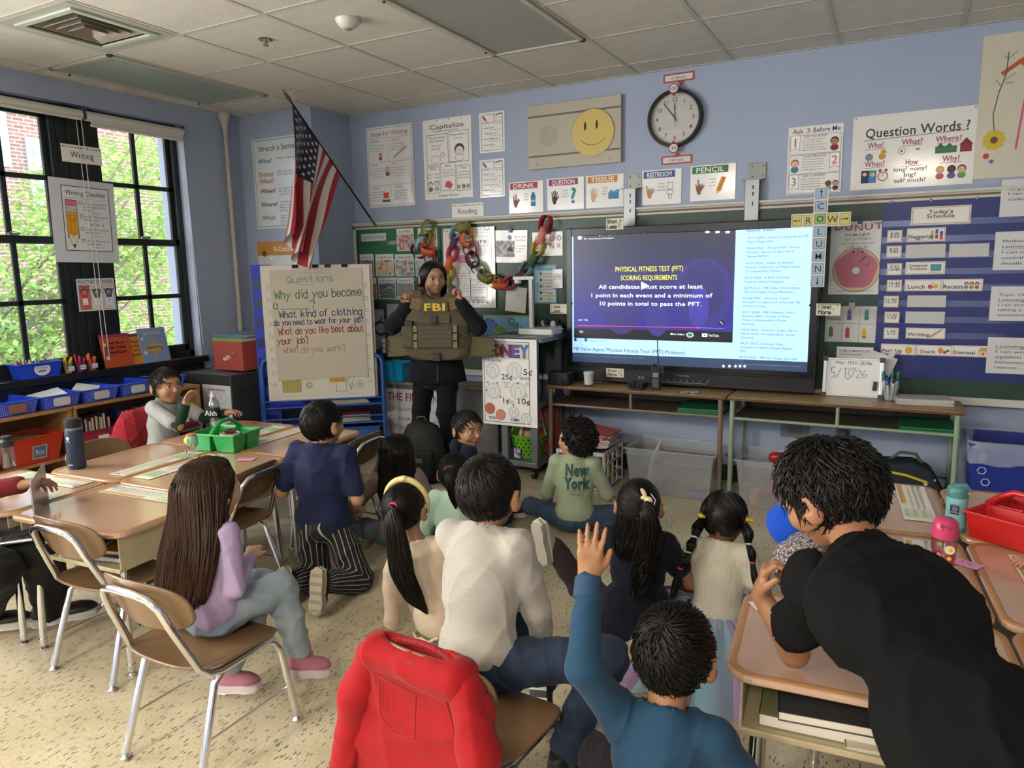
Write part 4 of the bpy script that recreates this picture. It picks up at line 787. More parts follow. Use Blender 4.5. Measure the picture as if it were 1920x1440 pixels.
# -- window posters
xw=XL-.045
t,s,w,h=poster('word_label','white Writing label with coloured dots, hung at the window','sign',(113,268),(192,311),plane='x',y=xw);dots(s,w,h);s.text('Writing',w*.5,h*.28,h*.36,al='c',w=w*.58);s.build(t)
t,s,w,h=poster('classroom_poster','Writing Checklist poster with a big yellow pencil, on the window','poster',(86,330),(224,491),plane='x',y=xw+.004,m=laminate('#d4d9e2',.5),tilt=.02)
x0,y0,w2,h2=w*.17,h*.14,w*.74,h*.78;s.rect(x0,y0,w2,h2,'#e2e5ea');s.frame(x0,y0,w2,h2,.005,'#1c1c20')
s.text('Writing Checklist',x0+w2*.5,y0+h2*.86,h2*.075,al='c',w=w2*.84,bold=.01)
for k in range(26):s.disc(x0+w2*(.06+.88*k/25),y0+h2*.815,.0025,'#333',n=5)
xp,wp=x0+w2*.07,w2*.22;s.rect(xp-.003,y0+h2*.2,wp+.006,h2*.585,'#1c1c20');s.rect(xp,y0+h2*.69,wp,h2*.085,'#d67aa0');s.rect(xp,y0+h2*.60,wp,h2*.085,'#e9ecf0')
for k in range(3):s.rect(xp,y0+h2*(.615+.022*k),wp,.003,'#1c1c20')
s.rect(xp,y0+h2*.23,wp,h2*.365,'#dba52e');s.line([(xp+wp*.33,y0+h2*.24),(xp+wp*.33,y0+h2*.5)],.002,'#8a641a');s.line([(xp+wp*.66,y0+h2*.24),(xp+wp*.66,y0+h2*.5)],.002,'#8a641a')
s.disc(xp+wp*.3,y0+h2*.54,.004,'#222');s.disc(xp+wp*.7,y0+h2*.54,.004,'#222');s.line([(xp+wp*(.5+.35*math.cos(a_)),y0+h2*.53+wp*.4*math.sin(a_))for a_ in np.linspace(math.pi,2*math.pi,9)],.003,'#222')
s.poly([(xp-.003,y0+h2*.235),(xp+wp+.003,y0+h2*.235),(xp+wp*.5,y0+h2*.035)],'#1c1c20');s.poly([(xp+.002,y0+h2*.232),(xp+wp*.25,y0+h2*.25),(xp+wp*.5,y0+h2*.225),(xp+wp*.75,y0+h2*.25),(xp+wp-.002,y0+h2*.232),(xp+wp*.66,y0+h2*.10),(xp+wp*.34,y0+h2*.10)],'#e8d9c4')
rows=((.73,'I can use a capital letter','at the beginning of my','sentence.','The dog is big.'),(.53,'I can use finger spaces','between words.','','I see the cat.'),(.33,'I can use ending','punctuation.   ! . ?','','My bike is fast!'),(.15,'I can use the word wall','to spell words.','','We like to hop.'))
for(v,a_,b_,c_,d_)in rows:
 s.frame(x0+w2*.34,y0+h2*(v-.01),w2*.065,h2*.05,.003,'#222');s.text(a_,x0+w2*.43,y0+h2*v,h2*.03,w=w2*.5);s.text(b_,x0+w2*.43,y0+h2*(v-.05),h2*.03,w=w2*.022*len(b_))
 if c_:s.text(c_,x0+w2*.43,y0+h2*(v-.10),h2*.03)
 s.text(d_,x0+w2*.56,y0+h2*(v-.135 if c_ else v-.10),h2*.022,'#7a6a6a')
for k in range(3):handicon(s,x0+w2*(.58+.12*k),y0+h2*.40,h2*.06,'#a0604a',(1,0,0,0),False)
s.build(t)
t,s,w,h=poster('classroom_poster','Punctuation Power poster with three caped figures, low on the window','poster',(142,523),(219,580),plane='x',y=xw+.004,m=laminate('#dadde2',.5))
s.text('PUNCTUATION POWER',w*.5,h*.84,h*.12,'#1c1c20',al='c',w=w*.92,bold=.02)
for k,(c_,q,p_)in enumerate((('#b84a48','PERIOD','.'),('#3f6a52','QUESTION','?'),('#3f62a0','EXCLAMATION','!'))):
 x=w*(.04+.32*k);s.rect(x,h*.04,w*.29,h*.76,'#e2e2e0'if k else '#c9706a');s.frame(x,h*.04,w*.29,h*.76,.002,'#333');s.poly([(x+w*.01,h*.68),(x+w*.28,h*.68),(x+w*.22,h*.45),(x+w*.07,h*.45)],c_);s.kid(x+w*.145,h*.36,h*.36,'#333','#c98d63',c_);s.rect(x+w*.08,h*.2,w*.13,h*.2,'#f0f0ee');s.text(p_,x+w*.145,h*.23,h*.14,c_,al='c',bold=.05);s.text(q,x+w*.145,h*.72,h*.045,al='c',w=w*.2);s.text('stops it',x+w*.145,h*.1,h*.04,al='c')
s.build(t)
# -- column posters
t,s,w,h=poster('classroom_poster','green edged Stretch a Sentence poster on the column, partly behind the flag','poster',(471,263),(588,424),laminate('#dfe3e8',.8),y=PY-.002)
s.frame(w*.03,h*.02,w*.94,h*.96,.004,'#2f6a4a');s.text('Stretch a Sentence',w*.12,h*.86,h*.06,'#2f6f55',w=w*.78,bold=.02)
for k,(q,c_,n)in enumerate((('Who?','#2d8a9a',1),('Doing','#d99a2e',0),('When?','#c4504a',1),('Where?','#5a8a3a',1),('Why?','#a88a4a',1))):
 y=h*(.73,.585,.40,.25,.1)[k];x=w*.1;ww=w*(.24,.26,.28,.30,.24)[k];s.text(q,x,y,h*.045,'#4a3a2a',w=ww,bold=.075);s.text(q,x,y,h*.045,c_,w=ww,bold=.03)
 if not n:s.text('What?',x,y-h*.075,h*.045,'#4a3a2a',w=ww,bold=.075);s.text('What?',x,y-h*.075,h*.045,c_,w=ww,bold=.03)
 for j in range(min(k+1,4)):s.text(('My cute puppy','My cute puppy is chewing','Each night my puppy chews','Each night my puppy chews on a','rug in my room to play')[(k+j)%5],w*.44,y+h*.03-j*h*.032,h*.02,'#2a3a55',w=w*.48)
s.build(t)
t,s,w,h=poster('classroom_poster','orange topped R-Controlled vowel poster on the column above the easel','poster',(482,454),(585,640),laminate('#dadcdc',.6),y=PY-.002)
s.rect(0,h*.86,w,h*.14,'#c98a3a');s.text('R-Controlled',w*.6,h*.90,h*.05,'#efe9dc',al='c',w=w*.5,bold=.03);s.disc(w*.14,h*.88,h*.03,'#5a4a2a');s.disc(w*.28,h*.84,h*.025,'#efe9dc')
for k,(x,y,q)in enumerate(((.1,.6,'ar'),(.55,.6,'or'),(.1,.3,'er'),(.55,.3,'ir'))):s.rect(w*x,h*y,w*.22,h*.13,'#c98a8a'if k%2==0 else '#8ab0a0');s.text(q,w*(x+.11),h*(y+.03),h*.07,'#5a2a34',al='c');s.rect(w*(x+.25),h*y,w*.12,h*.13,'#d6b070')
s.build(t)
# -- flag on its angled pole
tip=np.array((-.37,-.70,2.655));base=np.array((-.38,.235,1.80));L_=np.linalg.norm(base-tip);dv=(base-tip)/L_
t=thing('wall_flag','United States flag hanging from a black pole angled out from the wall','flag',tuple(base))
b=MB();b.tube([tuple(tip+dv*.05-base),tuple(-dv*.09)],.007,10);b.obj('flag_pole',mat('#1c1612',.4),t,smooth=True)
b=MB();b.tube([tuple(-dv*.11),tuple(-dv*.0)],.012,10);b.b2(-.03,.03,.002,.016,-.05,.04);b.obj('pole_socket',mat('#9a9a98',.35,metal=.7),t,smooth=True)
b=MB();q=tip-base;b.tube([tuple(q+dv*.06),tuple(q+dv*.03),tuple(q-dv*.005),tuple(q-dv*.05)],[.009,.02,.016,.001],10,flat=.5);b.obj('spear_tip',mat('#6b5a3a',.35,metal=.5),t,smooth=True)
NU,NV=78,60;h0=tip+dv*.065-base;hv=dv*.64
def S(u,v):
 p=h0+hv*u;k=1-.70*(v**.8)*(.35+.65*u)if u>0 else 1
 y=h0[1]+hv[1]*u*(1-.58*v**.85)-.13*v;z=p[2]-.90*v*(1-.20*u)
 f=math.sin(u*13.0+v*1.6)*.075*v**.7+math.sin(u*27+v*3+1)*.014*v;x=p[0]+f+.02*v;y+=math.cos(u*13+v*2)*.040*v**.6-.06*v*u
 return(x,y+.01*math.sin(v*9+u*4)*v,z+.02*math.sin(u*13)*v)
RED,WHT,BLU=mat('#9c1c2c',.75,sheen=.3),mat('#d9d3cd',.75,sheen=.3),mat('#1b2140',.75,sheen=.3)
b=MB();V=[S(i/NU,j/NV)for i in range(NU+1)for j in range(NV+1)];F=[];b.add(V,[])
for i in range(NU):
 for j in range(NV):
  st=int(i/NU*13);mi=2 if(st<7 and j/NV<.40)else(0 if st%2==0 else 1);b.f.append((i*(NV+1)+j,(i+1)*(NV+1)+j,(i+1)*(NV+1)+j+1,i*(NV+1)+j+1));b.m.append(mi)
b.obj('flag_cloth',[RED,WHT,BLU],t,smooth='full')
b=MB()
for r in range(9):
 for c_ in range(6 if r%2==0 else 5):
  u0=(r+1)/10*7/13;v0=((c_+.5 if r%2==0 else c_+1)/6)*.385+.008;e=.001
  P0=Vector(S(u0,v0));du=(Vector(S(u0+e,v0))-P0)/e;dvv=(Vector(S(u0,v0+e))-P0)/e;du.normalize();dvv.normalize();nn=du.cross(dvv).normalized()
  for sg in(-1,1):
   V=[P0+nn*.003*sg+(du*math.cos(math.pi*q/5)+dvv*math.sin(math.pi*q/5))*(.017 if q%2==0 else .0068)for q in range(10)];b.add(V+[P0+nn*.003*sg],[(q,(q+1)%10,10)for q in range(10)])
b.obj('stars',WHT,t)
# -- THE DISPLAY
TY=.045;a,b_=FY(1072.5,445,TY),FY(1514,697,TY);sx0,sx1=a[0],FY(1519.5,560,TY)[0];z1,z0=FY(1300,434.5,TY)[2],FY(1300,688,TY)[2]
sw,sh=sx1-sx0,z1-z0
t=thing('interactive_display','huge black interactive display showing a paused video page','display',((sx0+sx1)/2,TY,z0-.125))
B_=mat('#141518',.3);b=MB();hw=sw/2+.045
b.b2(-hw,hw,0,.09,0,sh+.125+.055);b.obj('display_body',B_,t,bevel=.008)
b=MB();zz=.125
for(x0,x1,y0,y1)in((-hw+.004,-sw/2,zz-.03,zz+sh+.05),(sw/2,hw-.004,zz-.03,zz+sh+.05),(-sw/2,sw/2,zz+sh,zz+sh+.05),(-sw/2,sw/2,zz-.03,zz)):b.b2(x0,x1,-.008,0,y0,y1)
b.obj('bezel',mat('#0c0c0e',.25),t,bevel=.003)
b=MB();b.b2(-hw,hw,-.03,0,.0,.085);b.obj('control_bar',mat('#101114',.35),t,bevel=.006)
def E_(c):return mat(c,.3,emit=EM)
s=Sheet(sw,sh)
b=MB();b.b2(-sw/2,sw/2,-.002,0,zz,zz+sh);b.obj('screen',mat('#a5d0ee',.25,emit=EM),t)
def sc(x,y):
 fx=(x-122)/(1772-122);top=240+(165-240)*fx;bot=1100+(1172-1100)*fx;return fx*sw,sh*(1-(y-top)/(bot-top))
def R4(x0,y0,x1,y1,c,part='page'):a_,b_=sc(x0,y0),sc(x1,y1);s.poly([(a_[0],b_[1]),(b_[0],b_[1]),(b_[0],a_[1]),(a_[0],a_[1])],c,part)
s.rect(0,0,sw,sh*.073,'#2c3c55','taskbar');
xv0,xv1=sc(134,500)[0],sc(1295,500)[0];yv0,yv1=sc(134,935)[1],sh
NY=12
for k in range(NY):
 f0=k/(NY-1);c_=tuple(int(p+(q-p)*f0)for p,q in zip((40,34,128),(34,36,58)));s.rect(xv0,yv0+(yv1-yv0)*(.10+.90*k/NY),xv1-xv0,(yv1-yv0)*.9/NY+.0002,'#%02x%02x%02x'%c_,'video_frame')
s.rect(xv0,yv0,xv1-xv0,(yv1-yv0)*.10,'#0e0e16','video_frame')
for(x,y,r,ry,c_)in((.82,.42,.17,.32,'#2b2670'),(.82,.46,.13,.26,'#27225e'),(.80,.3,.06,.2,'#34308a'),(.32,.25,.12,.22,'#2a2668'),(.55,.18,.07,.16,'#2f2a78')):s.disc(xv0+(xv1-xv0)*x,yv0+(yv1-yv0)*(y+.02),(xv1-xv0)*r,c_,'video_frame',n=26,ry=(yv1-yv0)*ry)
def TXT(q,x,y,hpx,col,wpx,al='c',bold=.0):
 p=sc(x,y);k=sw/1650;s.text(q,p[0],p[1],hpx*k,col,al=al,w=wpx*k,bold=bold,part='screen_text')
TXT('PHYSICAL FITNESS TEST (PFT)',705,470,34,'#e6e04a',490,bold=.01);TXT('SCORING REQUIREMENTS',705,531,34,'#e6e04a',408,bold=.01)
TXT('All candidates must score at least',708,590,28,'#f2f4ff',755,bold=.02);TXT('1 point in each event and a minimum of',714,650,28,'#f2f4ff',878,bold=.02);TXT('10 points in total to pass the PFT.',712,708,28,'#f2f4ff',740,bold=.02)
p=sc(652,570);k=sw/1650;s.poly([(p[0],p[1]+30*k),(p[0],p[1]-30*k),(p[0]+60*k,p[1])],'#bcd6f5','play_button')
TXT('FBI New Agent Physical Fitness Test (PFT) Protocol',218,236,16,'#f0f0f4',555,'l',.01);TXT('FBI - Federal Bureau of Investigation',218,260,11,'#dfe2ee',230,'l',.01);p=sc(185,245);s.disc(p[0],p[1],20*k,'#8a96b8','screen_text');s.disc(p[0],p[1],13*k,'#d9dff0','screen_text')
TXT('6:41 / 7:52',170,815,13,'#f0f0f4',76,'l',.01);p,q=sc(166,848),sc(1057,861);s.line([p,q],.0035,'#e03a5a','screen_text');s.line([q,sc(1240,866)],.0025,'#8a9ac4','screen_text');s.disc(q[0],q[1],.006,'#e03a5a','screen_text');p=sc(1218,826);s.disc(p[0],p[1],20*k,'#16162a','screen_text');s.line([(p[0]-9*k,p[1]+9*k),(p[0]+9*k,p[1]-9*k)],.003,'#fff','screen_text')
p=sc(195,892);s.ring(p[0]-6*k,p[1],8*k,.0025,'#e6e6ee','screen_text');s.ring(p[0]+6*k,p[1],8*k,.0025,'#e6e6ee','screen_text')
TXT('More videos',870,912,14,'#f0f0f4',98,'l',.02);p=sc(1006,912);s.disc(p[0],p[1],26*k,'#cfd6dc','screen_text',ry=18*k);s.disc(p[0],p[1],19*k,'#3a6a5a','screen_text',ry=13*k)
p=sc(1107,913);s.rect(p[0]-18*k,p[1]-12*k,36*k,24*k,'#e6e9f0','screen_text');s.poly([(p[0]-6*k,p[1]-7*k),(p[0]-6*k,p[1]+7*k),(p[0]+8*k,p[1])],'#1a1a2a','screen_text');TXT('YouTube',1130,923,18,'#e6e9f0',74,'l',.01)
for x,q in((1110,'s'),(1177,'c'),(1243,'d')):p=sc(x,200);s.rect(p[0]-14*k,p[1]-8*k,28*k,14*k,'#d9dcea','screen_text')
TXT('FBI New Agent Physical Fitness Test (PFT) Protocol',134,1022,27,'#2a3648',838,'l');TXT('Current technique guide for the FBI New Agent Physical Fitness Test (PFT).',134,1062,12,'#5a6a80',545,'l')
R4(137,937,156,957,'#15181e','icons');TXT('X.com',162,954,11,'#4a6a94',42,'l');R4(220,937,242,960,'#2a55a0','icons');TXT('Facebook',247,957,11,'#4a6a94',68,'l');R4(330,946,352,962,'#8fb4d2','icons');TXT('Email',358,960,11,'#4a6a94',40,'l')
TXT('Recent Video',1362,200,22,'#2c4a6a',178,'l')
items=[(248,['05.11.2026 - Director Patel Kicks Off','Police Week 2026']),(318,['05.06.2026 - Ahead of the Threat','Podcast: Season 2, Episode 6 -','Deneen DeFiore']),(420,['04.30.2026 - Video of Alleged','Shooter Confronted at White House',"Correspondents' Dinner"]),(519,['04.30.2026 - B-Roll of Roman','Funerary Stone Packaging']),(590,['04.29.2026 - FBI Dallas Warns About','764 and Violent Online Networks']),(660,["04.28.2026 - Director Patel's",'Remarks on Indictment of Former FBI','Director Comey']),(757,["04.27.2026 - FBI Director Patel's",'Remarks After Charges in White',"House Correspondents' Dinner",'Shooting']),(880,['04.26.2026 - Director Seeks Tips in',"White House Correspondents' Dinner",'Shooting']),(975,['04.21.2026 - Director Patel','Announces Federal Charges Against','SPLC']),(1072,['04.20.2026 - FBI San Diego: Join the','FBI'])]
for(y,rows)in items:
 for j,q in enumerate(rows):TXT(q,1372-(y-240)*.035,y+j*27,15,'#3f6486',10.1*len(q),'l')
 p=sc(1335,y+len(rows)*27-10);s.rect(p[0],p[1],sw*.24,.001,'#86b4d6','page')
for k2,x in enumerate((1240,1280,1320,1350,1380)):p=sc(x,1132);s.disc(p[0],p[1],9*k,'#cfd9e8','taskbar',n=10)
for part,(mb,cols)in s.parts.items():
 o=mb.obj(part,[mat(c_,.3,emit=EM)for c_ in cols],t);o.location=(-sw/2,-.002,zz)
s2=Sheet(1,1)
s2 .text('Promethean',.0,.052,.009,'#a9acb0',al='c',w=.085);s2 .build(t,(.02,-.0305,.012),names={'lettering':'maker_name'})
s2=Sheet(1,1)
for k2 in range(7):s2 .disc(-.12+.042*k2,.026,.0038,'#9aa0a8',n=8)
s2 .line([(-.14,.012),(.17,.012),(.19,.042)],.0018,'#b4b8bc');s2 .rect(-.28,.025,.016,.014,'#6a6e74');s2 .rect(-.255,.025,.016,.014,'#6a6e74');s2 .build(t,(0,-.0305,.01),names={'picture':'touch_buttons'})
for sgn in(-1,1):MB().sph((sgn*(sw/2+.002),-.01,zz+sh*.47),.008,10).obj('sensor_knob',BLK,t)
def numsign(label,TL,BR,rows,y,arrow=None,g=None):
 t,s,w,h=poster('number_sign',label,'sign',TL,BR,mat('#d6d2bf',.5),y=y,group=g)
 s.hand(rows[0],w*.08,h*.58,h*.30,'#1c1c1e',w=w*(.52 if len(rows[0])>5 else .5),th=h*.05,jit=.1);s.hand(rows[1],w*.1,h*.12,h*.32,'#1c1c1e',w=w*.5,th=h*.06,jit=.1)
 if arrow=='u':s.line([(w*.82,h*.15),(w*.82,h*.85)],.004,'#3f7a3f');s.line([(w*.76,h*.7),(w*.82,h*.88),(w*.88,h*.7)],.003,'#3f7a3f');s.line([(w*.70,h*.2),(w*.72,h*.6)],.006,'#b06a6a')
 if arrow=='d':s.line([(w*.86,h*.85),(w*.86,h*.15)],.004,'#3f7a3f');s.line([(w*.8,h*.3),(w*.86,h*.12),(w*.92,h*.3)],.003,'#3f7a3f');s.rect(w*.70,h*.25,w*.07,h*.55,'#c98a8a')
 if arrow=='l':s.line([(w*.05,h*.08),(w*.85,h*.12)],.003,'#3a5a34');s.line([(w*.12,h*.16),(w*.05,h*.08),(w*.12,h*.0)],.003,'#3a5a34');s.frame(w*.78,h*.6,w*.07,h*.12,.002,'#6a6aa0')
 if arrow=='r':s.line([(w*.1,h*.92),(w*.95,h*.90)],.003,'#3a7a44');s.line([(w*.86,h*.98),(w*.95,h*.90),(w*.86,h*.82)],.003,'#3a7a44');s.frame(w*.68,h*.45,w*.07,h*.12,.002,'#b04a4a')
 s.build(t)
numsign('10 (ten) Less sign stuck on the top edge of the display',(1136.5,410),(1169,430),('10(ten)','Less'),TY-.014,'u','ten signs');numsign('10 (ten) More sign stuck below the screen',(1136.8,690),(1169.5,708),('10(ten)','More'),TY-.034,'d','ten signs')
numsign('1 (one) Less sign at the left edge of the display',(1031.5,570),(1062.5,588.5),('1 (one)','Less'),TY-.012,'l','one signs');numsign('1 (one) More sign at the right edge of the display',(1531,569),(1575,592),('1 (one)','More'),TY-.012,'r','one signs')
def lettercards(label,cat,p0,p1,letters,vert,cw,y,cols):
 a,b_=FY(*p0,y),FY(*p1,y);L_=(a[2]-b_[2])if vert else(b_[0]-a[0]);t=thing('direction_sign',label,cat,(a[0],y,b_[2]if vert else a[2]-cw));n=len(letters);st=L_/n
 b=MB();(b.b2(0,cw,0,.0015,0,L_)if vert else b.b2(0,L_,0,.0015,0,cw));b.obj('backing_strip',mat('#d6d3c4',.5),t)
 for k,q in enumerate(letters):
  x0,z_=(cw*.1,L_-st*(k+1)+st*.08)if vert else(st*k+st*.08,cw*.1);ww,hh=(cw*.8,st*.84)if vert else(st*.84,cw*.8)
  o=Sheet(1,1);o.rect(0,0,ww,hh,cols[k]);o.frame(0,0,ww,hh,.002,'#333')
  if q in '^v<>':
   dx,dz={'^':(0,1),'v':(0,-1),'<':(-1,0),'>':(1,0)}[q];cx,cz=ww/2,hh/2;r=ww*.32;o.line([(cx-dx*r,cz-dz*r),(cx+dx*r,cz+dz*r)],.005,'#16181c');o.poly([(cx+dx*r*1.25,cz+dz*r*1.25),(cx+dx*r*.4+dz*r*.4,cz+dz*r*.4+dx*r*.4),(cx+dx*r*.4-dz*r*.4,cz+dz*r*.4-dx*r*.4)],'#16181c')
  else:o.text(q,ww/2,hh*.2,hh*.6,'#16181c',al='c',bold=.01)
  o.build(t,(x0,0,z_),names={'picture':'letter_card','lettering':'letter','border':'card_edge'})
 return t
ycl='#cdc069';bcl='#9fb3cf'
lettercards('horizontal yellow ROW sign crossing the COLUMN sign','sign',(1484,402),(1596,398),['<','R','O','W','>'],False,.078,TY-.016,[ycl,ycl,'#8fb06a',ycl,ycl])
lettercards('vertical blue COLUMN sign down the right edge of the display','sign',(1527,352),(1540,538),['^','C','O','L','U','M','N','v'],True,.078,TY-.019,[bcl,bcl,'#8fb06a']+[bcl]*5)
# -- FURNITURE
TAN=mat('#b69277',.2,noise=('#c19e84',.6),nscale=5,coat=.8);TANE=mat('#a97c50',.4);CREAM=mat('#b5a988',.45,noise=('#a99c79',.3),nscale=9)
BRN=mat('#6f553a',.38,noise=('#775c40',.5),nscale=6,coat=.15);OAK=mat('#a87e50',.5,noise=('#8f6a40',.5),nscale=9,stretch=(1,6,6))
def rrect(w,h,r,n=5):
 P=[]
 for cx,cy,a0 in((w/2-r,h/2-r,0),(-w/2+r,h/2-r,90),(-w/2+r,-h/2+r,180),(w/2-r,-h/2+r,270)):
  for k in range(n+1):a=math.radians(a0+90*k/n);P.append((cx+r*math.cos(a),cy+r*math.sin(a)))
 return P
def make_desk():
 t=thing('student_desk','x','desk');z=.56
 MB().prism(rrect(.606,.453,.06),z-.022,z-.002).obj('desktop',TAN,t,bevel=.007,bseg=3)
 b=MB();P=rrect(.60,.447,.058);Q=rrect(.565,.412,.05);n=len(P);b.add([(x,y,z-.0025)for x,y in P]+[(x,y,z+.0015)for x,y in rrect(.59,.437,.055)]+[(x,y,z-.0015)for x,y in Q],[(i,(i+1)%n,n+(i+1)%n,n+i)for i in range(n)]+[(n+i,n+(i+1)%n,2*n+(i+1)%n,2*n+i)for i in range(n)])
 b.obj('edge_moulding',TANE,t,smooth='full')
 b=MB();X,Y0,Y1,zb=.27,-.195,.19,z-.155
 b.b2(-X,X,Y0,Y1,zb,zb+.006);b.b2(-X,-X+.006,Y0,Y1,zb,z-.022);b.b2(X-.006,X,Y0,Y1,zb,z-.022);b.b2(-X,X,Y1-.006,Y1,zb,z-.022);b.b2(-X,X,Y0-.006,Y0+.004,zb-.004,zb+.012);b.obj('book_box',CREAM,t,bevel=.003)
 for sx in(-1,1):
  for sy in(-1,1):
   b=MB();x,y=sx*.235,sy*.16;b.tube([(x,y,z-.15),(x+sx*.006,y+sy*.01,.25),(x+sx*.012,y+sy*.018,.03)],.0135,10);b.cyl((x+sx*.012,y+sy*.018,.045),(x+sx*.012,y+sy*.018,.02),.0155,seg=10);b.lathe([(.017,0),(.017,.006),(.008,.014),(.008,.022)],(x+sx*.012,y+sy*.018,0),12);b.obj('leg',CHROME,t,smooth=True)
 b=MB();b.tube([(-.235,.16,.2),(-.235,-.16,.2)],.006,6);b.tube([(.235,.16,.2),(.235,-.16,.2)],.006,6);
 return t
def book(parent_lab,loc,size,cols,rotz=0,group=None,lab=None,rot=None,title=None):
 w,d,h=size;t=thing('book',lab,'book',loc,0,group,rot=rot or(0,0,rotz))
 b=MB();b.b2(-w/2,w/2,-d/2,d/2,0,.0018);b.b2(-w/2,w/2,-d/2,d/2,h-.0018,h);b.b2(-w/2,-w/2+.0018,-d/2,d/2,0,h);b.obj('cover',mat(cols,.4),t)
 MB().b2(-w/2+.002,w/2-.003,-d/2+.003,d/2-.003,.0018,h-.0018).obj('pages',mat('#ddd6c6',.7),t);return t
desk0=make_desk()
def cl(O,rot,u,v):c,s=math.cos(rot),math.sin(rot);return(O[0]+u*c-v*s,O[1]+u*s+v*c)
LO,LR=(.455,-2.745),math.radians(4);RO,RR=(3.715,-2.60),math.radians(4.5)
specs=[(LO,LR,.307,-.23,0,'student desk nearest the camera at left, papers in its open box'),(LO,LR,-.307,-.23,0,'student desk at the left edge of the picture, behind the laptop'),(LO,LR,-.23,.307,-90,'student desk holding the tall navy bottle'),(LO,LR,.23,.307,90,'student desk holding the floral tumbler and pink note'),(LO,LR,-.23,.92,-90,'student desk in front of the boy at the window'),(LO,LR,.23,.92,90,'student desk beside the kneeling boy in navy, nearest the easel'),(RO,RR,-.300,-.23,0,'student desk the boy in black leans over, books in its open box'),(RO,RR,.312,-.23,0,'student desk corner at the right edge, behind the boy in black'),(RO,RR,-.23,.307,-90,'student desk under the pink bottle and pink note'),(RO,RR,.23,.307,90,'student desk under the small hand at the right edge'),(RO,RR,-.23,.92,-90,'student desk under the teal bottle, far right cluster'),(RO,RR,.23,.92,90,'student desk under the red caddy')]
for k,(O,r,u,v,a,lab)in enumerate(specs):
 x,y=cl(O,r,u,v);g='student desks pushed together'
 if k==0:desk0 .location=(x,y,0);desk0 .rotation_euler=(0,0,r+math.radians(a));desk0['label']=lab;desk0['group']=g
 else:dup(desk0,(x,y,0),r+math.radians(a),lab,g)
def strip(O,rot,u,v,a,lab,L=.44):
 x,y=cl(O,rot,u,v);t=thing('desk_name_strip',lab,'paper',(x,y,.5612),0,'desk name strips',rot=(-math.pi/2,0,0));W=.105
 t.rotation_mode='XYZ';t.matrix_world=Matrix.Translation((x,y,.5612))@Matrix.Rotation(rot+math.radians(a),4,'Z')@Matrix.Rotation(math.radians(-90),4,'X')
 b=MB();b.b2(-L/2,L/2,0,.0006,-W/2,W/2);b.obj('sheet',laminate('#e9e6d9',.3),t)
 s=Sheet(1,1);s.rect(-L/2+.01,-W/2+.006,L*.55,.018,'#c9a468');
 for k in range(24):s.rect(-L/2+.014+.0098*k,-W/2+.006,.0008,.008 if k%2 else .012,'#5a4a34')
 s.text('Aa Bb Cc Dd Ee Ff Gg Hh Ii Jj Kk Ll Mm Nn',-L/2+.03,.022,.010,'#3a3c44',w=L*.62);s.text('Oo Pp Qq Rr Ss Tt Uu Vv Ww Xx Yy Zz',-L/2+.03,.004,.010,'#3a3c44',w=L*.62);s.text('1 2 3 4 5 6 7 8 9 10 11 12 13 14 15 16 17 18 19 20',-L/2+.03,-.014,.008,'#7a4a3a',w=L*.6)
 for k in range(6):s.rect(L*.22,-W/2+.01+.014*k,L*.2,.009,('#a9c49a','#c4d6b4')[k%2])
 s.disc(-L/2+.016,.03,.008,'#8a6aa0',n=8);s.disc(-L/2+.016,.012,.008,'#5a8a9a',n=8);s.build(t)
strip(LO,LR,.30,-.075,0,'name strip on the left desk nearest the camera');strip(LO,LR,-.30,-.075,180,'name strip on the desk by the laptop');strip(LO,LR,-.075,.30,90,'name strip beside the navy bottle');strip(LO,LR,.075,.30,-90,'name strip beside the floral tumbler');strip(LO,LR,-.075,.93,90,'name strip behind the green caddy');strip(LO,LR,.075,.93,-90,'name strip nearest the kneeling boy in navy')
strip(RO,RR,-.12,.34,-90,'name strip behind the pink bottle');strip(RO,RR,.16,.30,-90,'name strip under the small hand at the right edge');strip(RO,RR,-.10,.98,-90,'name strip behind the teal bottle')
# -- chairs
def plate(fn,nu=14,nv=10,t=.012,shape=3.2):
 V=[];F=[]
 for s_ in(0,1):
  for j in range(nv+1):
   for i in range(nu+1):
    u,v=-1+2*i/nu,-1+2*j/nv;m=max(abs(u),abs(v))or 1;k=m/((abs(u)**shape+abs(v)**shape)**(1/shape))if(u or v)else 1
    p=fn(u*k,v*k);V.append((p[0],p[1],p[2])if s_==0 else(p[0]+p[3]*t,p[1]+p[4]*t,p[2]+p[5]*t))
 n=(nu+1)*(nv+1);I=lambda i,j:j*(nu+1)+i
 for j in range(nv):
  for i in range(nu):q=(I(i,j),I(i+1,j),I(i+1,j+1),I(i,j+1));F.append(q[::-1]);F.append(tuple(a+n for a in q))
 ring=[I(i,0)for i in range(nu)]+[I(nu,j)for j in range(nv)]+[I(i,nv)for i in range(nu,0,-1)]+[I(0,j)for j in range(nv,0,-1)]
 for a,b in zip(ring,ring[1:]+ring[:1]):F.append((a,b,b+n,a+n))
 m=MB();m.add(V,F);return m
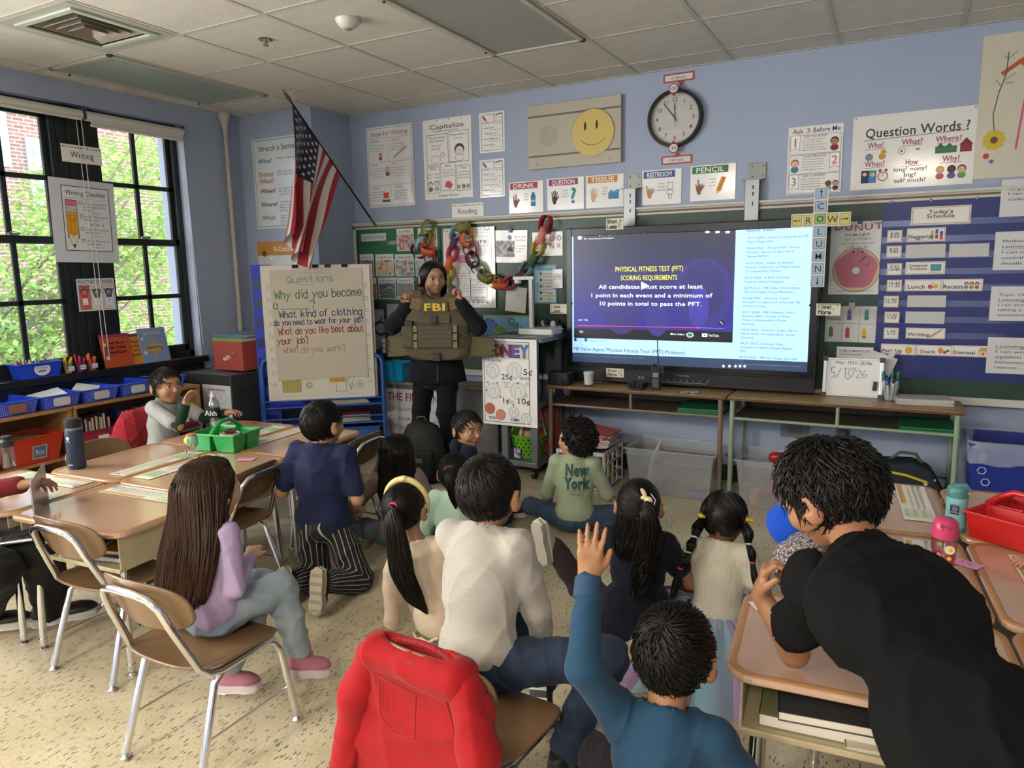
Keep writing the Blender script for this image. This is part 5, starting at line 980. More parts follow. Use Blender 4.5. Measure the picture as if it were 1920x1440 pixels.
def make_chair():
 t=thing('school_chair','x','chair')
 plate(lambda u,v:(u*.182,v*.172+.0,.338+.020*(v<-.2)*(v+.2)**2*1.4+.014*u*u-.030*max(0,v-.45)**2*2,0,0,-1),shape=4,t=.011).obj('seat',BRN,t,smooth=True,bevel=.004)
 plate(lambda u,v:(u*.178,-.212+.040*u*u-.028*v,.545+v*.082,0,1,0),shape=2.8,t=.011).obj('backrest',BRN,t,smooth=True,bevel=.004)
 b=MB();R=.012;P=[(-.148,.13,.318),(-.150,.03,.312),(-.152,-.075,.312),(-.152,-.115,.322),(-.148,-.142,.350),(-.128,-.205,.50),(-.118,-.226,.56),(-.092,-.236,.585),(-.05,-.240,.592)]
 b.tube(P+[(-x,y,z)for x,y,z in P[::-1]],R,10);b.obj('back_frame',CHROME,t,smooth=True)
 for s_ in(-1,1):
  b=MB();b.tube([(s_*.150,-.06,.308),(s_*.153,-.10,.285),(s_*.166,-.185,.02)],R,10);b.cyl((s_*.1645,-.176,.05),(s_*.166,-.186,.02),.0125,seg=10);b.lathe([(.015,0),(.017,.006),(.008,.016),(.006,.024)],(s_*.166,-.187,0),12);b.obj('leg',CHROME,t,smooth=True)
  b=MB();b.tube([(s_*.135,.0,.312),(s_*.140,.09,.312),(s_*.147,.13,.300),(s_*.153,.152,.262),(s_*.166,.188,.02)],R,10);b.cyl((s_*.1645,.184,.05),(s_*.166,.189,.02),.0125,seg=10);b.lathe([(.015,0),(.017,.006),(.008,.016),(.006,.024)],(s_*.166,.189,0),12);b.obj('leg',CHROME,t,smooth=True)
  b=MB();b.tube([(s_*.160,-.152,.13),(s_*.160,.168,.13)],.0042,6);b.obj('stretcher',CHROME,t)
 b=MB()
 for s_ in(-1,1):
  for z_ in(.575,.50):b.sph((s_*(.1 if z_>.55 else .125),-.232+(.575-z_)*.25,z_),.005,8)
 b.obj('rivets',CHROME,t,kind='stuff');return t
ch0=make_chair();used=[0]
def chair(x,y,r,lab):
 g='brown school chairs with chrome legs'
 if not used[0]:used[0]=1;ch0 .location=(x,y,0);ch0 .rotation_euler=(0,0,math.radians(r));ch0['label']=lab;ch0['group']=g;return ch0
 return dup(ch0,(x,y,0),math.radians(r),lab,g)
chair(1.615,-3.235,0,'brown school chair the girl in lavender sits on')
chair(.895,-3.03,2,'empty brown school chair tucked into the left desk nearest the camera')
chair(.80,-2.47,98,'brown school chair behind the hair of the girl in lavender')
chair(.86,-1.78,95,'brown school chair behind the kneeling boy in navy')
chair(.10,-2.45,-86,'empty brown school chair beyond the tall navy bottle')
chair(-.34,-1.86,-84,'chair with the red fleece under the boy at the window')
chair(2.57,-3.20,-6,'chair draped with the bright red sweatshirt')
# -- the two tall front desks
def front_desk(x0,x1,lab,tube,top,books):
 t=thing('two_seat_desk',lab,'desk',((x0+x1)/2,.01,0));w=(x1-x0)/2-.004;zt=.652;y0,y1=-.205,.225
 b=MB();b.prism([(-w,y0+.03),(-w+.02,y0),(w-.02,y0),(w,y0+.03),(w,y1),(-w,y1)],zt-.018,zt);b.obj('desktop',top,t,bevel=.002)
 b=MB();b.b2(-w,w,y0-.001,y0+.003,zt-.017,zt-.003);b.obj('worn_edge',mat('#5e3f22',.7),t)
 b=MB();b.b2(-w+.03,w-.03,y0+.02,y1-.01,zt-.135,zt-.125);b.obj('book_shelf',mat('#4f463a',.6),t)
 b=MB();b.b2(-w+.03,w-.03,y1-.02,y1-.012,zt-.13,zt-.02);b.obj('back_panel',mat('#3c352b',.7),t)
 b=MB();b.tube([(-w+.03,y0+.018,zt-.13),(w-.03,y0+.018,zt-.13)],.009,8);b.tube([(0,y0+.018,zt-.02),(0,y0+.018,zt-.13)],.010,8);b.obj('front_rail',tube,t,smooth=True)
 for sx in(-1,1):
  for y in(y0+.02,y1-.05):
   b=MB();b.tube([(sx*(w-.03),y,zt-.02),(sx*(w-.025),y,.0)],.0155,10);b.obj('leg',tube,t,smooth=True)
 b=MB();b.tube([(-w+.03,y1-.05,.2),(w-.03,y1-.05,.2)],.010,8);b.obj('cross_bar',tube,t,smooth=True)
 for k in range(books):
  book('',((x0+x1)/2+w*.72,-.03,zt-.125+.0125*k),(.30,.26,.012),'#1f6b44',math.pi/2+0.03*k,'green workbooks on the desk shelves','%s green workbook on the shelf of the %s front desk'%(('lowest','middle','top')[k]if books>2 else('lower','upper')[k],'left'if x0<2 else 'right'))
 return t
front_desk(1.335,2.548,'left two-seat desk with brown tube legs under the display',mat('#7a6654',.45),mat('#96774f',.35,noise=('#a08057',.5),nscale=8),3)
front_desk(2.552,3.79,'right two-seat desk with pale green tube legs under the schedule chart',mat('#8a9a86',.45),mat('#9a7f54',.35,noise=('#a5885c',.5),nscale=8),2)
# -- low bookcases by the window
for(ya,yb,lab)in((-1.995,-1.06,'oak bookcase under the window holding magenta book crates'),(-3.0,-2.0,'oak bookcase at the left edge holding red plastic bins')):
 t=thing('bookcase',lab,'bookcase',(-1.21,(ya+yb)/2,0));w=(yb-ya)/2-.002
 b=MB();b.b2(-.18,.165,-w,w,.63,.65);b.obj('top_board',OAK,t,bevel=.004)
 for s_ in(-1,1):b=MB();b.b2(-.17,.155,s_*w,s_*(w-.022),0,.63);b.obj('side_panel',OAK,t,bevel=.002)
 for z in(.05,.325):b=MB();b.b2(-.17,.15,-w+.022,w-.022,z,z+.018);b.obj('shelf',OAK,t,bevel=.002)
 b=MB();b.b2(-.178,-.17,-w,w,0,.63);b.obj('back_panel',mat('#8a6a44',.6),t)
# -- blue baskets
def tray(t,w,d,h,flare,wall,m,name='basket_body',thick=.004,lip=.006):
 b=MB();x0,y0,x1,y1=w/2-flare,d/2-flare,w/2,d/2
 V=[(-x0,-y0,0),(x0,-y0,0),(x0,y0,0),(-x0,y0,0),(-x1,-y1,h),(x1,-y1,h),(x1,y1,h),(-x1,y1,h)]
 i_=thick;V+=[(-x0+i_,-y0+i_,i_),(x0-i_,-y0+i_,i_),(x0-i_,y0-i_,i_),(-x0+i_,y0-i_,i_),(-x1+i_,-y1+i_,h),(x1-i_,-y1+i_,h),(x1-i_,y1-i_,h),(-x1+i_,y1-i_,h)]
 b.add(V,[(0,3,2,1),(0,1,5,4),(1,2,6,5),(2,3,7,6),(3,0,4,7),(8,9,10,11),(8,12,13,9),(9,13,14,10),(10,14,15,11),(11,15,12,8),(4,5,13,12),(5,6,14,13),(6,7,15,14),(7,4,12,15)])
 for(xa,xb,ya,yb)in((-x1-lip,x1+lip,-y1-lip,-y1+.002),(-x1-lip,x1+lip,y1-.002,y1+lip),(-x1-lip,-x1+.002,-y1,y1),(x1-.002,x1+lip,-y1,y1)):b.b2(xa,xb,ya,yb,h-.008,h)
 return b.obj(name,m,t,bevel=.002)
BLUEP=mat('#1f46c8',.35,coat=.2)
def perf(t,w,d,h,flare,m,nx=18,nz=6,sides=('f',),r=.0022):
 b=MB()
 for j in range(nz):
  f=(j+1)/(nz+1.3)
  for i in range(nx):
   x=(-.5+(i+.5)/nx)*(w-2*flare*(1-f)-.02)
   if 'f'in sides:y=-(d/2-flare*(1-f))-.0006;b.add([(x-r,y,f*h-r),(x+r,y,f*h-r),(x+r,y,f*h+r),(x-r,y,f*h+r)],[(0,1,2,3)])
   if 's'in sides:
    yy=x*d/w
    for sx in(-1,1):xx=sx*((w/2-flare*(1-f))+.0006);b.add([(xx,yy-r,f*h-r),(xx,yy+r,f*h-r),(xx,yy+r,f*h+r),(xx,yy-r,f*h+r)],[(0,1,2,3)])
 b.obj('perforations',m,t,kind='stuff')
HOLE_LIGHT=mat('#b7c6f0',.6)  # pale colour painted in for light showing through the basket holes
for k,yc in enumerate((-2.305,-2.05,-1.795,-1.54,-1.285)):
 nth=('leftmost','second from left','third from left','fourth from left','rightmost')[k]
 t=thing('storage_basket','blue perforated basket on the bookcase top, %s'%nth,'basket',(-1.235,yc,.65),math.pi/2,'blue baskets on the bookcase tops')
 tray(t,.245,.345,.085,.018,0,BLUEP);perf(t,.245,.345,.085,.018,HOLE_LIGHT,20,6,('f','s'))
 b=MB();b.prism([(x,y+.042)for x,y in rrect(.10,.05,.012)],-.1745,-.170,'y');b.obj('basket_label',mat(('#8a5a4a','#c3c6cc','#b9bec6','#c3c6cc','#bfc2c8')[k],.5),t,bevel=0)
 if k in(1,2,4):
  p=thing('paper_page','loose white paper lying in the %s blue basket'%('second','third','','rightmost')[k-1],'paper',(-1.23,yc,.72),0,rot=(.2,-.15,.4+k));b=MB();b.b2(-.10,.10,-.07,.07,0,.0015);b.obj('sheet',PAPER('#e2e2e4'),p)
t=thing('storage_basket','blue basket labelled Crayons on the window sill','basket',(-1.405,-1.995,Z0+.013),math.pi/2);tray(t,.27,.12,.10,.015,0,BLUEP)
o=Sheet(1,1);o.disc(.01,.055,.052,'#d5d9e4',ry=.04,n=24);o.ring(.01,.055,.054,.003,'#2a2f44',ry=.042,n=24);o.text('Crayons',.01,.06,.014,'#2a2c3a',al='c',w=.07);o.line([(-.012,.043),(.03,.046)],.008,'#33364a');o.build(t,(0,-.056,0),names={'picture':'basket_label'})
b=MB();rr=random.Random(5)
for k in range(22):x,y=rr.uniform(-.11,.11),rr.uniform(-.04,.04);b.cyl((x,y,.04),(x+rr.uniform(-.03,.03),y+rr.uniform(-.02,.02),.115),.004,seg=6,mi=k%4)
b.obj('crayons',[mat(c,.5)for c in('#c9b84a','#b04a4a','#4a8a5a','#e2dfd2')],t,kind='stuff')
CLEAR=glassy('clear_plastic',(.93,.95,.96),.14,.08)
for k,(yc,c1,lab)in enumerate(((-1.80,'#d9c23a','clear cup of yellow markers on the window sill'),(-1.72,'#c02f4a','clear cup of crimson markers on the window sill'),(-1.64,'#e0622a','clear cup of orange markers on the window sill'))):
 t=thing('marker_cup',lab,'cup',(-1.385,yc,Z0+.013));MB().lathe([(.024,0),(.034,.075),(.032,.075),(.022,.003)],seg=18).obj('cup_body',CLEAR,t,smooth=True)
 for j in range(4):
  a=j*1.6+k;x,y=.014*math.cos(a),.014*math.sin(a);b=MB();b.cyl((x,y,.004),(x*1.9,y*1.9,.095+.012*(j%3)),.0075,seg=8);b.obj('marker',mat(c1,.4),t,smooth=True)
 o=Sheet(1,1);o.rect(-.02,.02,.04,.03,'#e2e0e4');o.text(('Yell','Red','Ora')[k],0,.028,.014,'#4a3a6a',al='c');q=o.build(t,(.034,0,0),(0,0,math.pi/2))
for k,(yc,zz,wv,hv,c1,c2,rows,lab)in enumerate(((-1.445,.0,.215,.235,'#b8481f','#8a2f6a',('The Book','that Thinks','Parachute'),'orange picture book leaning on the sill, leftmost'),(-1.30,.0,.19,.225,'#c9831f','#7a2f6a',('I Think','a Little','Pink','Ducks'),'yellow orange picture book on the sill, half hidden between two others'),(-1.15,.0,.225,.255,'#8096c0','#b7a15c',('Our Classroom','Reading'),'pale blue picture book leaning on the sill, rightmost'))):
 t=thing('picture_book',lab,'book',(-1.365-.008*k+(.012 if k==2 else 0),yc-wv/2,Z0+.014),rot=(-.22,0,math.pi/2));b=MB();b.b2(0,wv,0,.008,0,hv);b.obj('cover',mat(c1,.3,coat=.3),t,bevel=.001)
 o=Sheet(wv,hv)
 if k<2:o.rect(0,hv*.9,wv,hv*.1,c2)
 else:o.disc(wv*.5,hv*.42,wv*.36,c2,ry=hv*.12);o.line([(wv*.5,hv*.1),(wv*.5,hv*.68)],.02,c2)
 for j,q in enumerate(rows):o.hand(q,wv*.5,hv*(.7-.14*j if k<2 else(.82,.40)[j]),hv*.07,'#3a1f1a'if k<2 else '#e6e2d6'if j==0 else '#3a3a5a',al='c',w=wv*.6,th=.004)
 o.disc(wv*.12,hv*.7,.012,'#d9d2c4');o.disc(wv*.14,hv*.3,.014,'#d9d2c4');o.build(t)
# -- bins in the bookcases
REDP=mat('#b5341f',.4,coat=.15);MAG=mat('#8f1f44',.5)
for k,yc in enumerate((-2.22,-2.56)):
 t=thing('storage_bin','red plastic bin with blue KIDS tag on the bookcase shelf'if k==0 else 'red plastic bin at the far left end of the shelf','bin',(-1.175,yc,.343),math.pi/2,'red bins in the bookcase');tray(t,.30,.26,.17,.03,0,REDP,'bin_body')
 o=Sheet(1,1);o.rect(.0,.03,.085,.085,'#c9b27a');o.rect(.006,.036,.073,.073,'#3f6fa8');o.text('KIDS',.043,.055,.022,'#d9c24a',al='c',w=.05,bold=.03);o.line([(.016,.09),(.03,.07),(.03,.09)],.003,'#e2e2e2');o.build(t,(-.04,-.104,0),(.20,0,0),names={'picture':'bin_label'})
 q=thing('magazine','dark magazine lying in the %s red bin'%('right'if k==0 else 'left'),'magazine',(-1.18,yc,.49),rot=(.1,.15,1.2));b=MB();b.b2(-.09,.09,-.07,.07,0,.006);b.obj('cover',mat('#2a2f2c',.3),q);b=MB();b.b2(-.08,.08,-.06,.06,.006,.0068);b.obj('cover_picture',photo_mat(['#2a3a3a','#b8a05a','#5a4a44'],33+k),q)
for k,(yc,zc)in enumerate(((-1.83,.343),(-1.52,.343),(-1.22,.343),(-1.7,.068),(-1.3,.068))):
 t=thing('book_crate','magenta woven book crate, %s'%('upper shelf at left, mostly behind the navy bottle','upper shelf behind the red fleece','upper shelf behind the boy at the window','lower shelf at left','lower shelf at right')[k],'crate',(-1.19,yc,zc),math.pi/2,'magenta book crates');tray(t,.27,.26,.13,.01,0,MAG,'crate_body');perf(t,.27,.26,.13,.01,mat('#c45a7a',.6),22,9,('f',),.0016)
 b=MB();b.b2(-.02,.05,-.1345,-.13,.05,.09);b.obj('crate_label',mat('#dedbe0',.5),t);b=MB();b.b2(-.138,.138,-.138,-.13,0,.016);b.obj('blue_edge',mat('#2a2f7a',.5),t)
 for j in range(9):
  x=-.115+.0255*j;cn=rr.choice([('dark red','#7a2a2a'),('blue','#2a3a6a'),('tan','#b8a888'),('grey','#3a3a3a'),('cream','#c9c2b4')]);q=thing('book','%s paperback in the magenta crate %s'%(cn[0],('nearest the navy bottle','behind the red fleece','behind the boy at the window','at the left of the low shelf','at the right of the low shelf')[k]),'book',cl((-1.19,yc),math.pi/2,x,0)+(zc+.006,),math.pi/2+rr.uniform(-.05,.05),'paperbacks in the magenta crates');hh=rr.uniform(.17,.215);b=MB();b.b2(-.009,-.0075,-.08,.08,0,hh);b.b2(.0075,.009,-.08,.08,0,hh);b.obj('cover',mat(cn[1],.5),q);b=MB();b.b2(-.0075,.0075,-.078,.078,0,hh-.004);b.obj('pages',mat('#cfc8ba',.7),q)
for k in range(5):
 t=thing('magazine','magazine standing on the lowest shelf of the left bookcase','magazine',(-1.12-.012*k,-2.32+.01*k,.07),rot=(-.25,0,math.pi/2),group='magazines on the lowest shelf');b=MB();b.b2(-.11,.11,0,.006,0,.2);b.obj('cover',mat(('#8a8f96','#3a4a3a','#5a6a8a','#b8b4a8','#2a2a2c')[k],.35),t);o=Sheet(1,1);o.rect(-.095,.02,.19,.16,'#5a6478');o.text('YES',.05,.12,.03,'#a9aeb8',al='c');o.build(t)
# -- dark cabinet with boxes
t=thing('metal_cabinet','dark grey cabinet in the corner with a word poster on its front','cabinet',(-1.12,-.72,0));CB=mat('#3a3b3e',.5)
b=MB();b.b2(-.27,.27,-.23,.23,0,.70);b.obj('cabinet_body',CB,t,bevel=.006)
b=MB();b.b2(-.27,.27,-.23,.23,.70,.712);b.obj('cabinet_top',mat('#55565a',.4),t,bevel=.004);b=MB();b.b2(-.22,.22,.02,.2,.712,.724);b.obj('raised_lid',mat('#4a4b4f',.4),t,bevel=.003);MB().lathe([(.012,0),(.012,.01),(0,.014)],seg=12).obj('lid_knob',STEEL,t,loc=(-.16,-.01,.712))
b=MB()
for i in range(9):
 for j in range(5):y,z=-.17+.022*i,.52+.018*j;b.add([(.2706,y-.004,z-.004),(.2706,y+.004,z-.004),(.2706,y+.004,z+.004),(.2706,y-.004,z+.004)],[(0,1,2,3)])
b.obj('vent_holes',BLK,t,kind='stuff')
t,s,w,h=poster('classroom_poster','adjective, verb and noun poster on the dark cabinet','poster',(379,720),(440,832),laminate('#dcdfe6',.2),y=-.952)
s.text('adjective',w*.5,h*.90,h*.05,'#a03a6a',al='c',w=w*.6,bold=.06);s.text('a word that describes a noun',w*.5,h*.86,h*.016,'#777',al='c',w=w*.7);s.text('verb',w*.06,h*.60,h*.05,'#2f5f9a',w=w*.3,bold=.06);s.text('noun',w*.94,h*.57,h*.05,'#2f7a5a',al='r',w=w*.34,bold=.06)
s.disc(w*.35,h*.77,h*.04,'#5a6a8a',n=8);s.ring(w*.62,h*.77,h*.04,.003,'#8a9ab8');s.kid(w*.15,h*.42,h*.12,'#8a2f3a','#a87a5a','#8a2f3a');s.kid(w*.85,h*.42,h*.1);s.line([(w*.1,h*.8),(w*.3,h*.66),(w*.6,h*.66),(w*.92,h*.78)],.002,'#333');s.build(t)
for k,(z0_,hh,c1,lab)in enumerate(((.725,.215,'#b0524a','box of red teaching books on the dark cabinet'),(.941,.03,'#8aa05a','green covered book lying on the red book box'),(.972,.025,'#5a7a94','blue picture book topmost on the red book box'))):
 t=thing('book_box'if k==0 else 'book',lab,'box'if k==0 else 'book',(-1.0,-.69,z0_),.0 if k<2 else .15);b=MB();b.b2(-.155,.155,-.14,.15,0,hh);b.obj('cover'if k else 'box_body',mat(c1,.45),t,bevel=.003)
 if k==0:o=Sheet(1,1);o.text('go',.0,.09,.035,'#e2d9d2',al='c',bold=.05);o.disc(-.045,.105,.018,'#8a6a3a');o.disc(-.04,.085,.014,'#e2d9d2');o.disc(.05,.135,.006,'#e2c4c0');o.line([(.03,.1),(.1,.1)],.002,'#5a2a2a');o.build(t,(0,-.14,0));b=MB();b.b2(-.15,.152,-.138,.148,hh,hh+.0001)
 else:b=MB();b.b2(-.15,.157,-.136,.146,.003,hh-.003);b.obj('pages',mat('#d6d0c0',.7),t)
# -- easel
ER=math.radians(38.2);t=thing('chart_easel','blue metal book easel holding the handwritten question chart','easel',(-.35,-.525,0),ER);EB=mat('#1d4f9e',.4);EP0=np.array((-.35,-.525,0));EN=np.array((math.sin(ER),-math.cos(ER),0))
for s_ in(-1,1):
 b=MB();b.tube([(s_*.44,0,0.02),(s_*.44,0,.76),(s_*.425,.01,.80),(s_*.38,.02,.82)],.016,10);b.obj('post',EB,t,smooth=True);b=MB();b.tube([(s_*.44,.30,0.02),(s_*.44,.22,.86)],.014,8);b.obj('rear_post',EB,t,smooth=True)
 for y in(0,.3):MB().sph((s_*.44,y,.02),.02,10).obj('caster',BLK,t,smooth=True)
b=MB();b.b2(-.40,.40,.02,.035,.5,1.50);b.obj('easel_board',mat('#cfc8b8',.5),t,bevel=.006)
for z in(.10,.30,.44):
 b=MB();b.b2(-.43,.43,.0,.30,z,z+.008);b.obj('shelf',EB,t);b=MB();b.tube([(-.44,-.005,z+.055),(.44,-.005,z+.055)],.007,8);b.tube([(-.44,0,z+.003),(.44,0,z+.003)],.008,8);b.obj('shelf_rail',EB,t,smooth=True)
def eh(px,py,off=0):p=hit(px,py,EP0+EN*off,EN);d=p-EP0;return d[0]*math.cos(ER)+d[1]*math.sin(ER),p[2]
def esheet(name,label,cat,TL,BR,off,m,tilt=0):
 (u0,z1_),(u1,z0_)=eh(*TL,off),eh(*BR,off);w,h=u1-u0,z1_-z0_;p=EP0+np.array((math.cos(ER),math.sin(ER),0))*u0+EN*off;t=thing(name,label,cat,(p[0],p[1],z0_),rot=(0,tilt,ER));sheetbox(w,h).obj('sheet',m,t);return t,Sheet(w,h),w,h
t,s,w,h=esheet('chart_paper','doodle bordered chart sheet behind the question chart on the easel','paper',(487,499),(704,743),.005,mat('#d8d3c6',.7,bump=.1,bscale=6))
for k in range(9):
 y=h*(.12+.09*k)
 for x in(w*.06,w*.955):(s.ring(x,y,.013,.002,'#3a3a3e',n=10)if k%3==0 else s.frame(x-.012,y-.012,.024,.024,.002,'#3a3a3e')if k%3==1 else s.line([(x-.014,y-.014),(x+.012,y),(x-.01,y+.016),(x+.012,y+.02)],.002,'#3a3a3e'))
for k in range(34):s.rect(w*(.06+.026*k),h*.03,.008,.0015,'#555');s.rect(w*(.06+.026*k),h*.225,.008,.0015,'#555')
s.rect(w*.13,h*.06,w*.17,h*.10,'#b5a45a');s.frame(w*.13,h*.06,w*.17,h*.10,.002,'#333')
for k in range(6):s.line([(w*(.15+.024*k),h*.07),(w*(.15+.024*k),h*.15)],.0015,'#5a4a2a')
for k in range(12):a=k*math.pi/6;s.line([(w*.38+.012*math.cos(a),h*.11+.012*math.sin(a)),(w*.38+.026*math.cos(a),h*.11+.026*math.sin(a))],.003,'#333')
s.rect(w*.57,h*.125,w*.15,h*.045,'#c99a3a');s.frame(w*.63,h*.05,w*.1,h*.09,.002,'#333');s.ring(w*.86,h*.1,.03,.002,'#333');s.ring(w*.86,h*.1,.012,.004,'#333');s.ring(w*.78,h*.09,.018,.002,'#333');s.ring(w*.92,h*.17,.022,.002,'#333');s.line([(w*.74,h*.16),(w*.77,h*.06),(w*.80,h*.15),(w*.83,h*.17)],.002,'#333')
s.hand('Bugs are the best pets!',w*.55,h*.165,h*.03,'#3a3a3e',al='c',w=w*.7);s.build(t)
t,s,w,h=esheet('chart_paper','handwritten question chart in green, blue and red marker on the easel','paper',(507,507),(691,707),.010,mat('#c7beab',.7,bump=.3,bscale=5),tilt=-.015)
def row(q,x,y,hh,c,ww,th=.006):s.hand(q,w*x,h*y,h*hh,c,w=w*ww,th=th,jit=.35,part='handwriting')
s.line([(w*(.42+.31*math.cos(a)+.02*math.sin(6*a)),h*(.915+.052*math.sin(a)))for a in np.linspace(0,6.28,50)],.002,'#7a9a92');row('Questions',.18,.885,.06,'#3f7a6a',.5,.004)
row('Why did you become',.04,.745,.075,'#2f6a4a',.94);row('a',.02,.655,.07,'#2f6a4a',.04);s.line([(w*.09,h*.65),(w*.40,h*.645)],.004,'#2f6a4a','handwriting');row('?',.42,.65,.07,'#2f6a4a',.04);row('What kind of clothing',.07,.575,.06,'#22367a',.9);row('do you need to wear for your job?',.01,.505,.05,'#22367a',.97,.005)
row('What do you like best about',.05,.42,.06,'#b04a40',.93);row('your job?',.03,.335,.06,'#b04a40',.33);row('When do you work?',.08,.25,.055,'#b8806a',.68,.004);s.build(t)
for k,px in enumerate((553,591,614,646)):
 u,z=eh(px,497,0);p=EP0+np.array((math.cos(ER),math.sin(ER),0))*u;t=thing('binder_clip','black binder clip on the easel top, %s'%('leftmost','second from left','third from left','rightmost')[k],'clip',(p[0],p[1],1.49),ER,'binder clips on the easel');b=MB();b.prism([(-.012,-.012),(-.003,.012),(.03,.012),(.04,-.012)],-.022,.022,'x');b.obj('clip_body',BLK,t);b=MB();b.tube([(-.012,-.008,.008),(-.016,-.02,.04),(.016,-.02,.04),(.012,-.008,.008)],.0016,6);b.obj('clip_wire',STEEL,t)
t,s,w,h=esheet('pocket_chart','tall royal blue pocket chart hanging at the left side of the easel','pocket chart',(469,497),(530,812),-.045,mat('#1a3ab5',.5,bump=.2,bscale=15))
for k in range(8):b=MB();b.b2(.01,w*.85,-.002,-.0008,h*(.06+.115*k),h*(.06+.115*k)+.07);b.obj('pocket',mat('#12206a',.3,coat=.3),t)
rr=random.Random(8)
def epos(u,v,z):return(-.35+u*math.cos(ER)-v*math.sin(ER),-.525+u*math.sin(ER)+v*math.cos(ER),z)
for sh_i,(zb,n)in enumerate(((.448,9),(.308,5))):
 for k in range(n):
  c,cn=(('#a8926a','tan'),('#5a6a4a','olive'),('#c2b48a','straw'),('#7a8a94','grey blue'),('#8a4a3a','rust'),('#d0c6ac','cream'),('#3a4a5a','slate'),('#9a9a5a','mustard'),('#4a4a4a','charcoal'))[k];book('',epos(.20+rr.uniform(-.02,.02),.14,zb+.0105*k),(.27,.22,.010),c,ER+rr.uniform(-.08,.08),'picture books stacked on the easel shelves','%s picture book in the stack on the %s easel shelf'%(cn,('upper','lower')[sh_i]))
def ebox(lab,u,z,sz,c,cat='bin',nm='storage_bin'):
 t=thing(nm,lab,cat,epos(u,.13,z),ER);tray(t,sz[0],sz[1],sz[2],.01,0,mat(c,.35,coat=.2),'bin_body');b=MB();b.b2(-sz[0]*.36,sz[0]*.36,-sz[1]/2-.004,-sz[1]/2+.004,sz[2]*.25,sz[2]*.8);b.obj('recessed_panel',mat(c,.45),t,bevel=.003);return t
ebox('violet blue lidded box at the left of the easel shelf',-.27,.448,(.28,.24,.085),'#2a2fb5');ebox('blue bin beside the books on the easel shelf',-.02,.308,(.14,.24,.10),'#1f5a9e');ebox('blue bin at the right of the lowest easel shelf',.22,.11,(.36,.26,.16),'#1f5a9e');ebox('blue bin at the left of the lowest easel shelf',-.20,.11,(.38,.26,.16),'#1f5a9e')
# -- five senses cabinet, AV cart, money poster
t=thing('low_cabinet','low grey cabinet behind the woman with the senses poster','cabinet',(.35,.10,0));b=MB();b.b2(-.46,.50,-.1,.13,.0,.55);b.obj('cabinet_body',mat('#6e6f72',.6),t,bevel=.004);b=MB();b.b2(-.49,.52,-.13,.14,.55,.575);b.obj('cabinet_top',mat('#8d8474',.5),t,bevel=.006)
t,s,w,h=poster('classroom_poster','The Five Senses poster partly hidden by the woman','poster',(722,727),(850,860),PAPER('#cfcfd0'),y=-.004)
s.text('THE FIVE SENSES',w*.03,h*.82,h*.12,'#8a3038',w=w*.98,bold=.02)
for k,q in enumerate(('SIGHT','HEAR','TASTE','SMELL','TOUCH')):s.text(q,w*.2,h*(.66-.145*k),h*.05,'#4a4c50',w=w*.18,bold=.01);s.ring(w*.09,h*(.69-.145*k),h*.045,.004,('#555','#7a5a3a','#9a3034','#666','#555')[k],n=10);s.text(('more','around','tongue','nose','hands')[k],w*.72,h*(.66-.145*k),h*.04,'#5a5c60')
s.build(t)
p=FY(738,714,.05);t=thing('storage_bin','bright cyan bin on the low cabinet beside the woman','bin',(p[0]+.06,.03,.577));tray(t,.24,.2,.15,.02,0,mat('#1f9bd6',.35),'bin_body')
t=thing('equipment_cart','grey metal equipment cart with document camera on top','cart',(1.18,-.06,0));GM=mat('#6d7074',.4,metal=.3)
b=MB();b.b2(-.29,.20,-.26,.24,.955,.98);b.obj('cart_top',mat('#3f4347',.35),t,bevel=.004)
for x in(-.12,.11):
 for y in(-.20,.2):b=MB();b.b2(x-.025,x+.025,y-.02,y+.02,.08,.955);b.obj('leg',GM,t,bevel=.003)
for z in(.09,.5):b=MB();b.b2(-.24,.14,-.24,.24,z,z+.035);b.obj('cart_shelf',GM,t,bevel=.003)
for x in(-.2,.10):
 for y in(-.2,.2):b=MB();b.cyl((x-.012,y,.035),(x+.012,y,.035),.035,seg=14);b.cyl((x,y,.05),(x,y,.09),.012,seg=8);b.obj('caster',BLK,t,smooth=True)
t,s,w,h=poster('classroom_poster','MONEY coin poster hanging on the front of the equipment cart','poster',(903,634),(1008,803),laminate('#e2e0dc',.5),y=-.332)
s.frame(w*.03,h*.03,w*.84,h*.94,.004,'#1c1c20');s.rect(w*.045,h*.77,w*.81,h*.185,'#c2bdb8')
for k,(q,c)in enumerate(zip('MONEY',('#b59a3a','#c4713a','#9a2f6a','#5f3a9a','#3f6fc0'))):s.text(q,w*(.12+.165*k),h*.80,h*.13,'#1c1c20',al='c',w=w*.175,bold=.14);s.text(q,w*(.12+.165*k),h*.802,h*.125,c,al='c',w=w*.135,bold=.06)
def coin(x,y,r,c='#d8d6d2',ln='#555'):s.disc(w*x,h*y,w*r,c,n=26);s.ring(w*x,h*y,w*r,.002,ln,n=26);s.ring(w*x,h*y,w*r*.85,.0012,ln,n=22);s.line([(w*x-w*r*.3,h*y-w*r*.5),(w*x-w*r*.35,h*y),(w*x-w*r*.1,h*y+w*r*.45),(w*x+w*r*.3,h*y+w*r*.3),(w*x+w*r*.25,h*y-w*r*.1),(w*x+w*r*.45,h*y-w*r*.55)],.002,ln)
coin(.2,.63,.13);coin(.60,.645,.135);coin(.2,.395,.135);coin(.66,.41,.145);coin(.13,.185,.095,'#b5604a','#6a2a22');coin(.33,.12,.092,'#c9846a','#8a3f34');coin(.58,.16,.095);coin(.80,.095,.095)
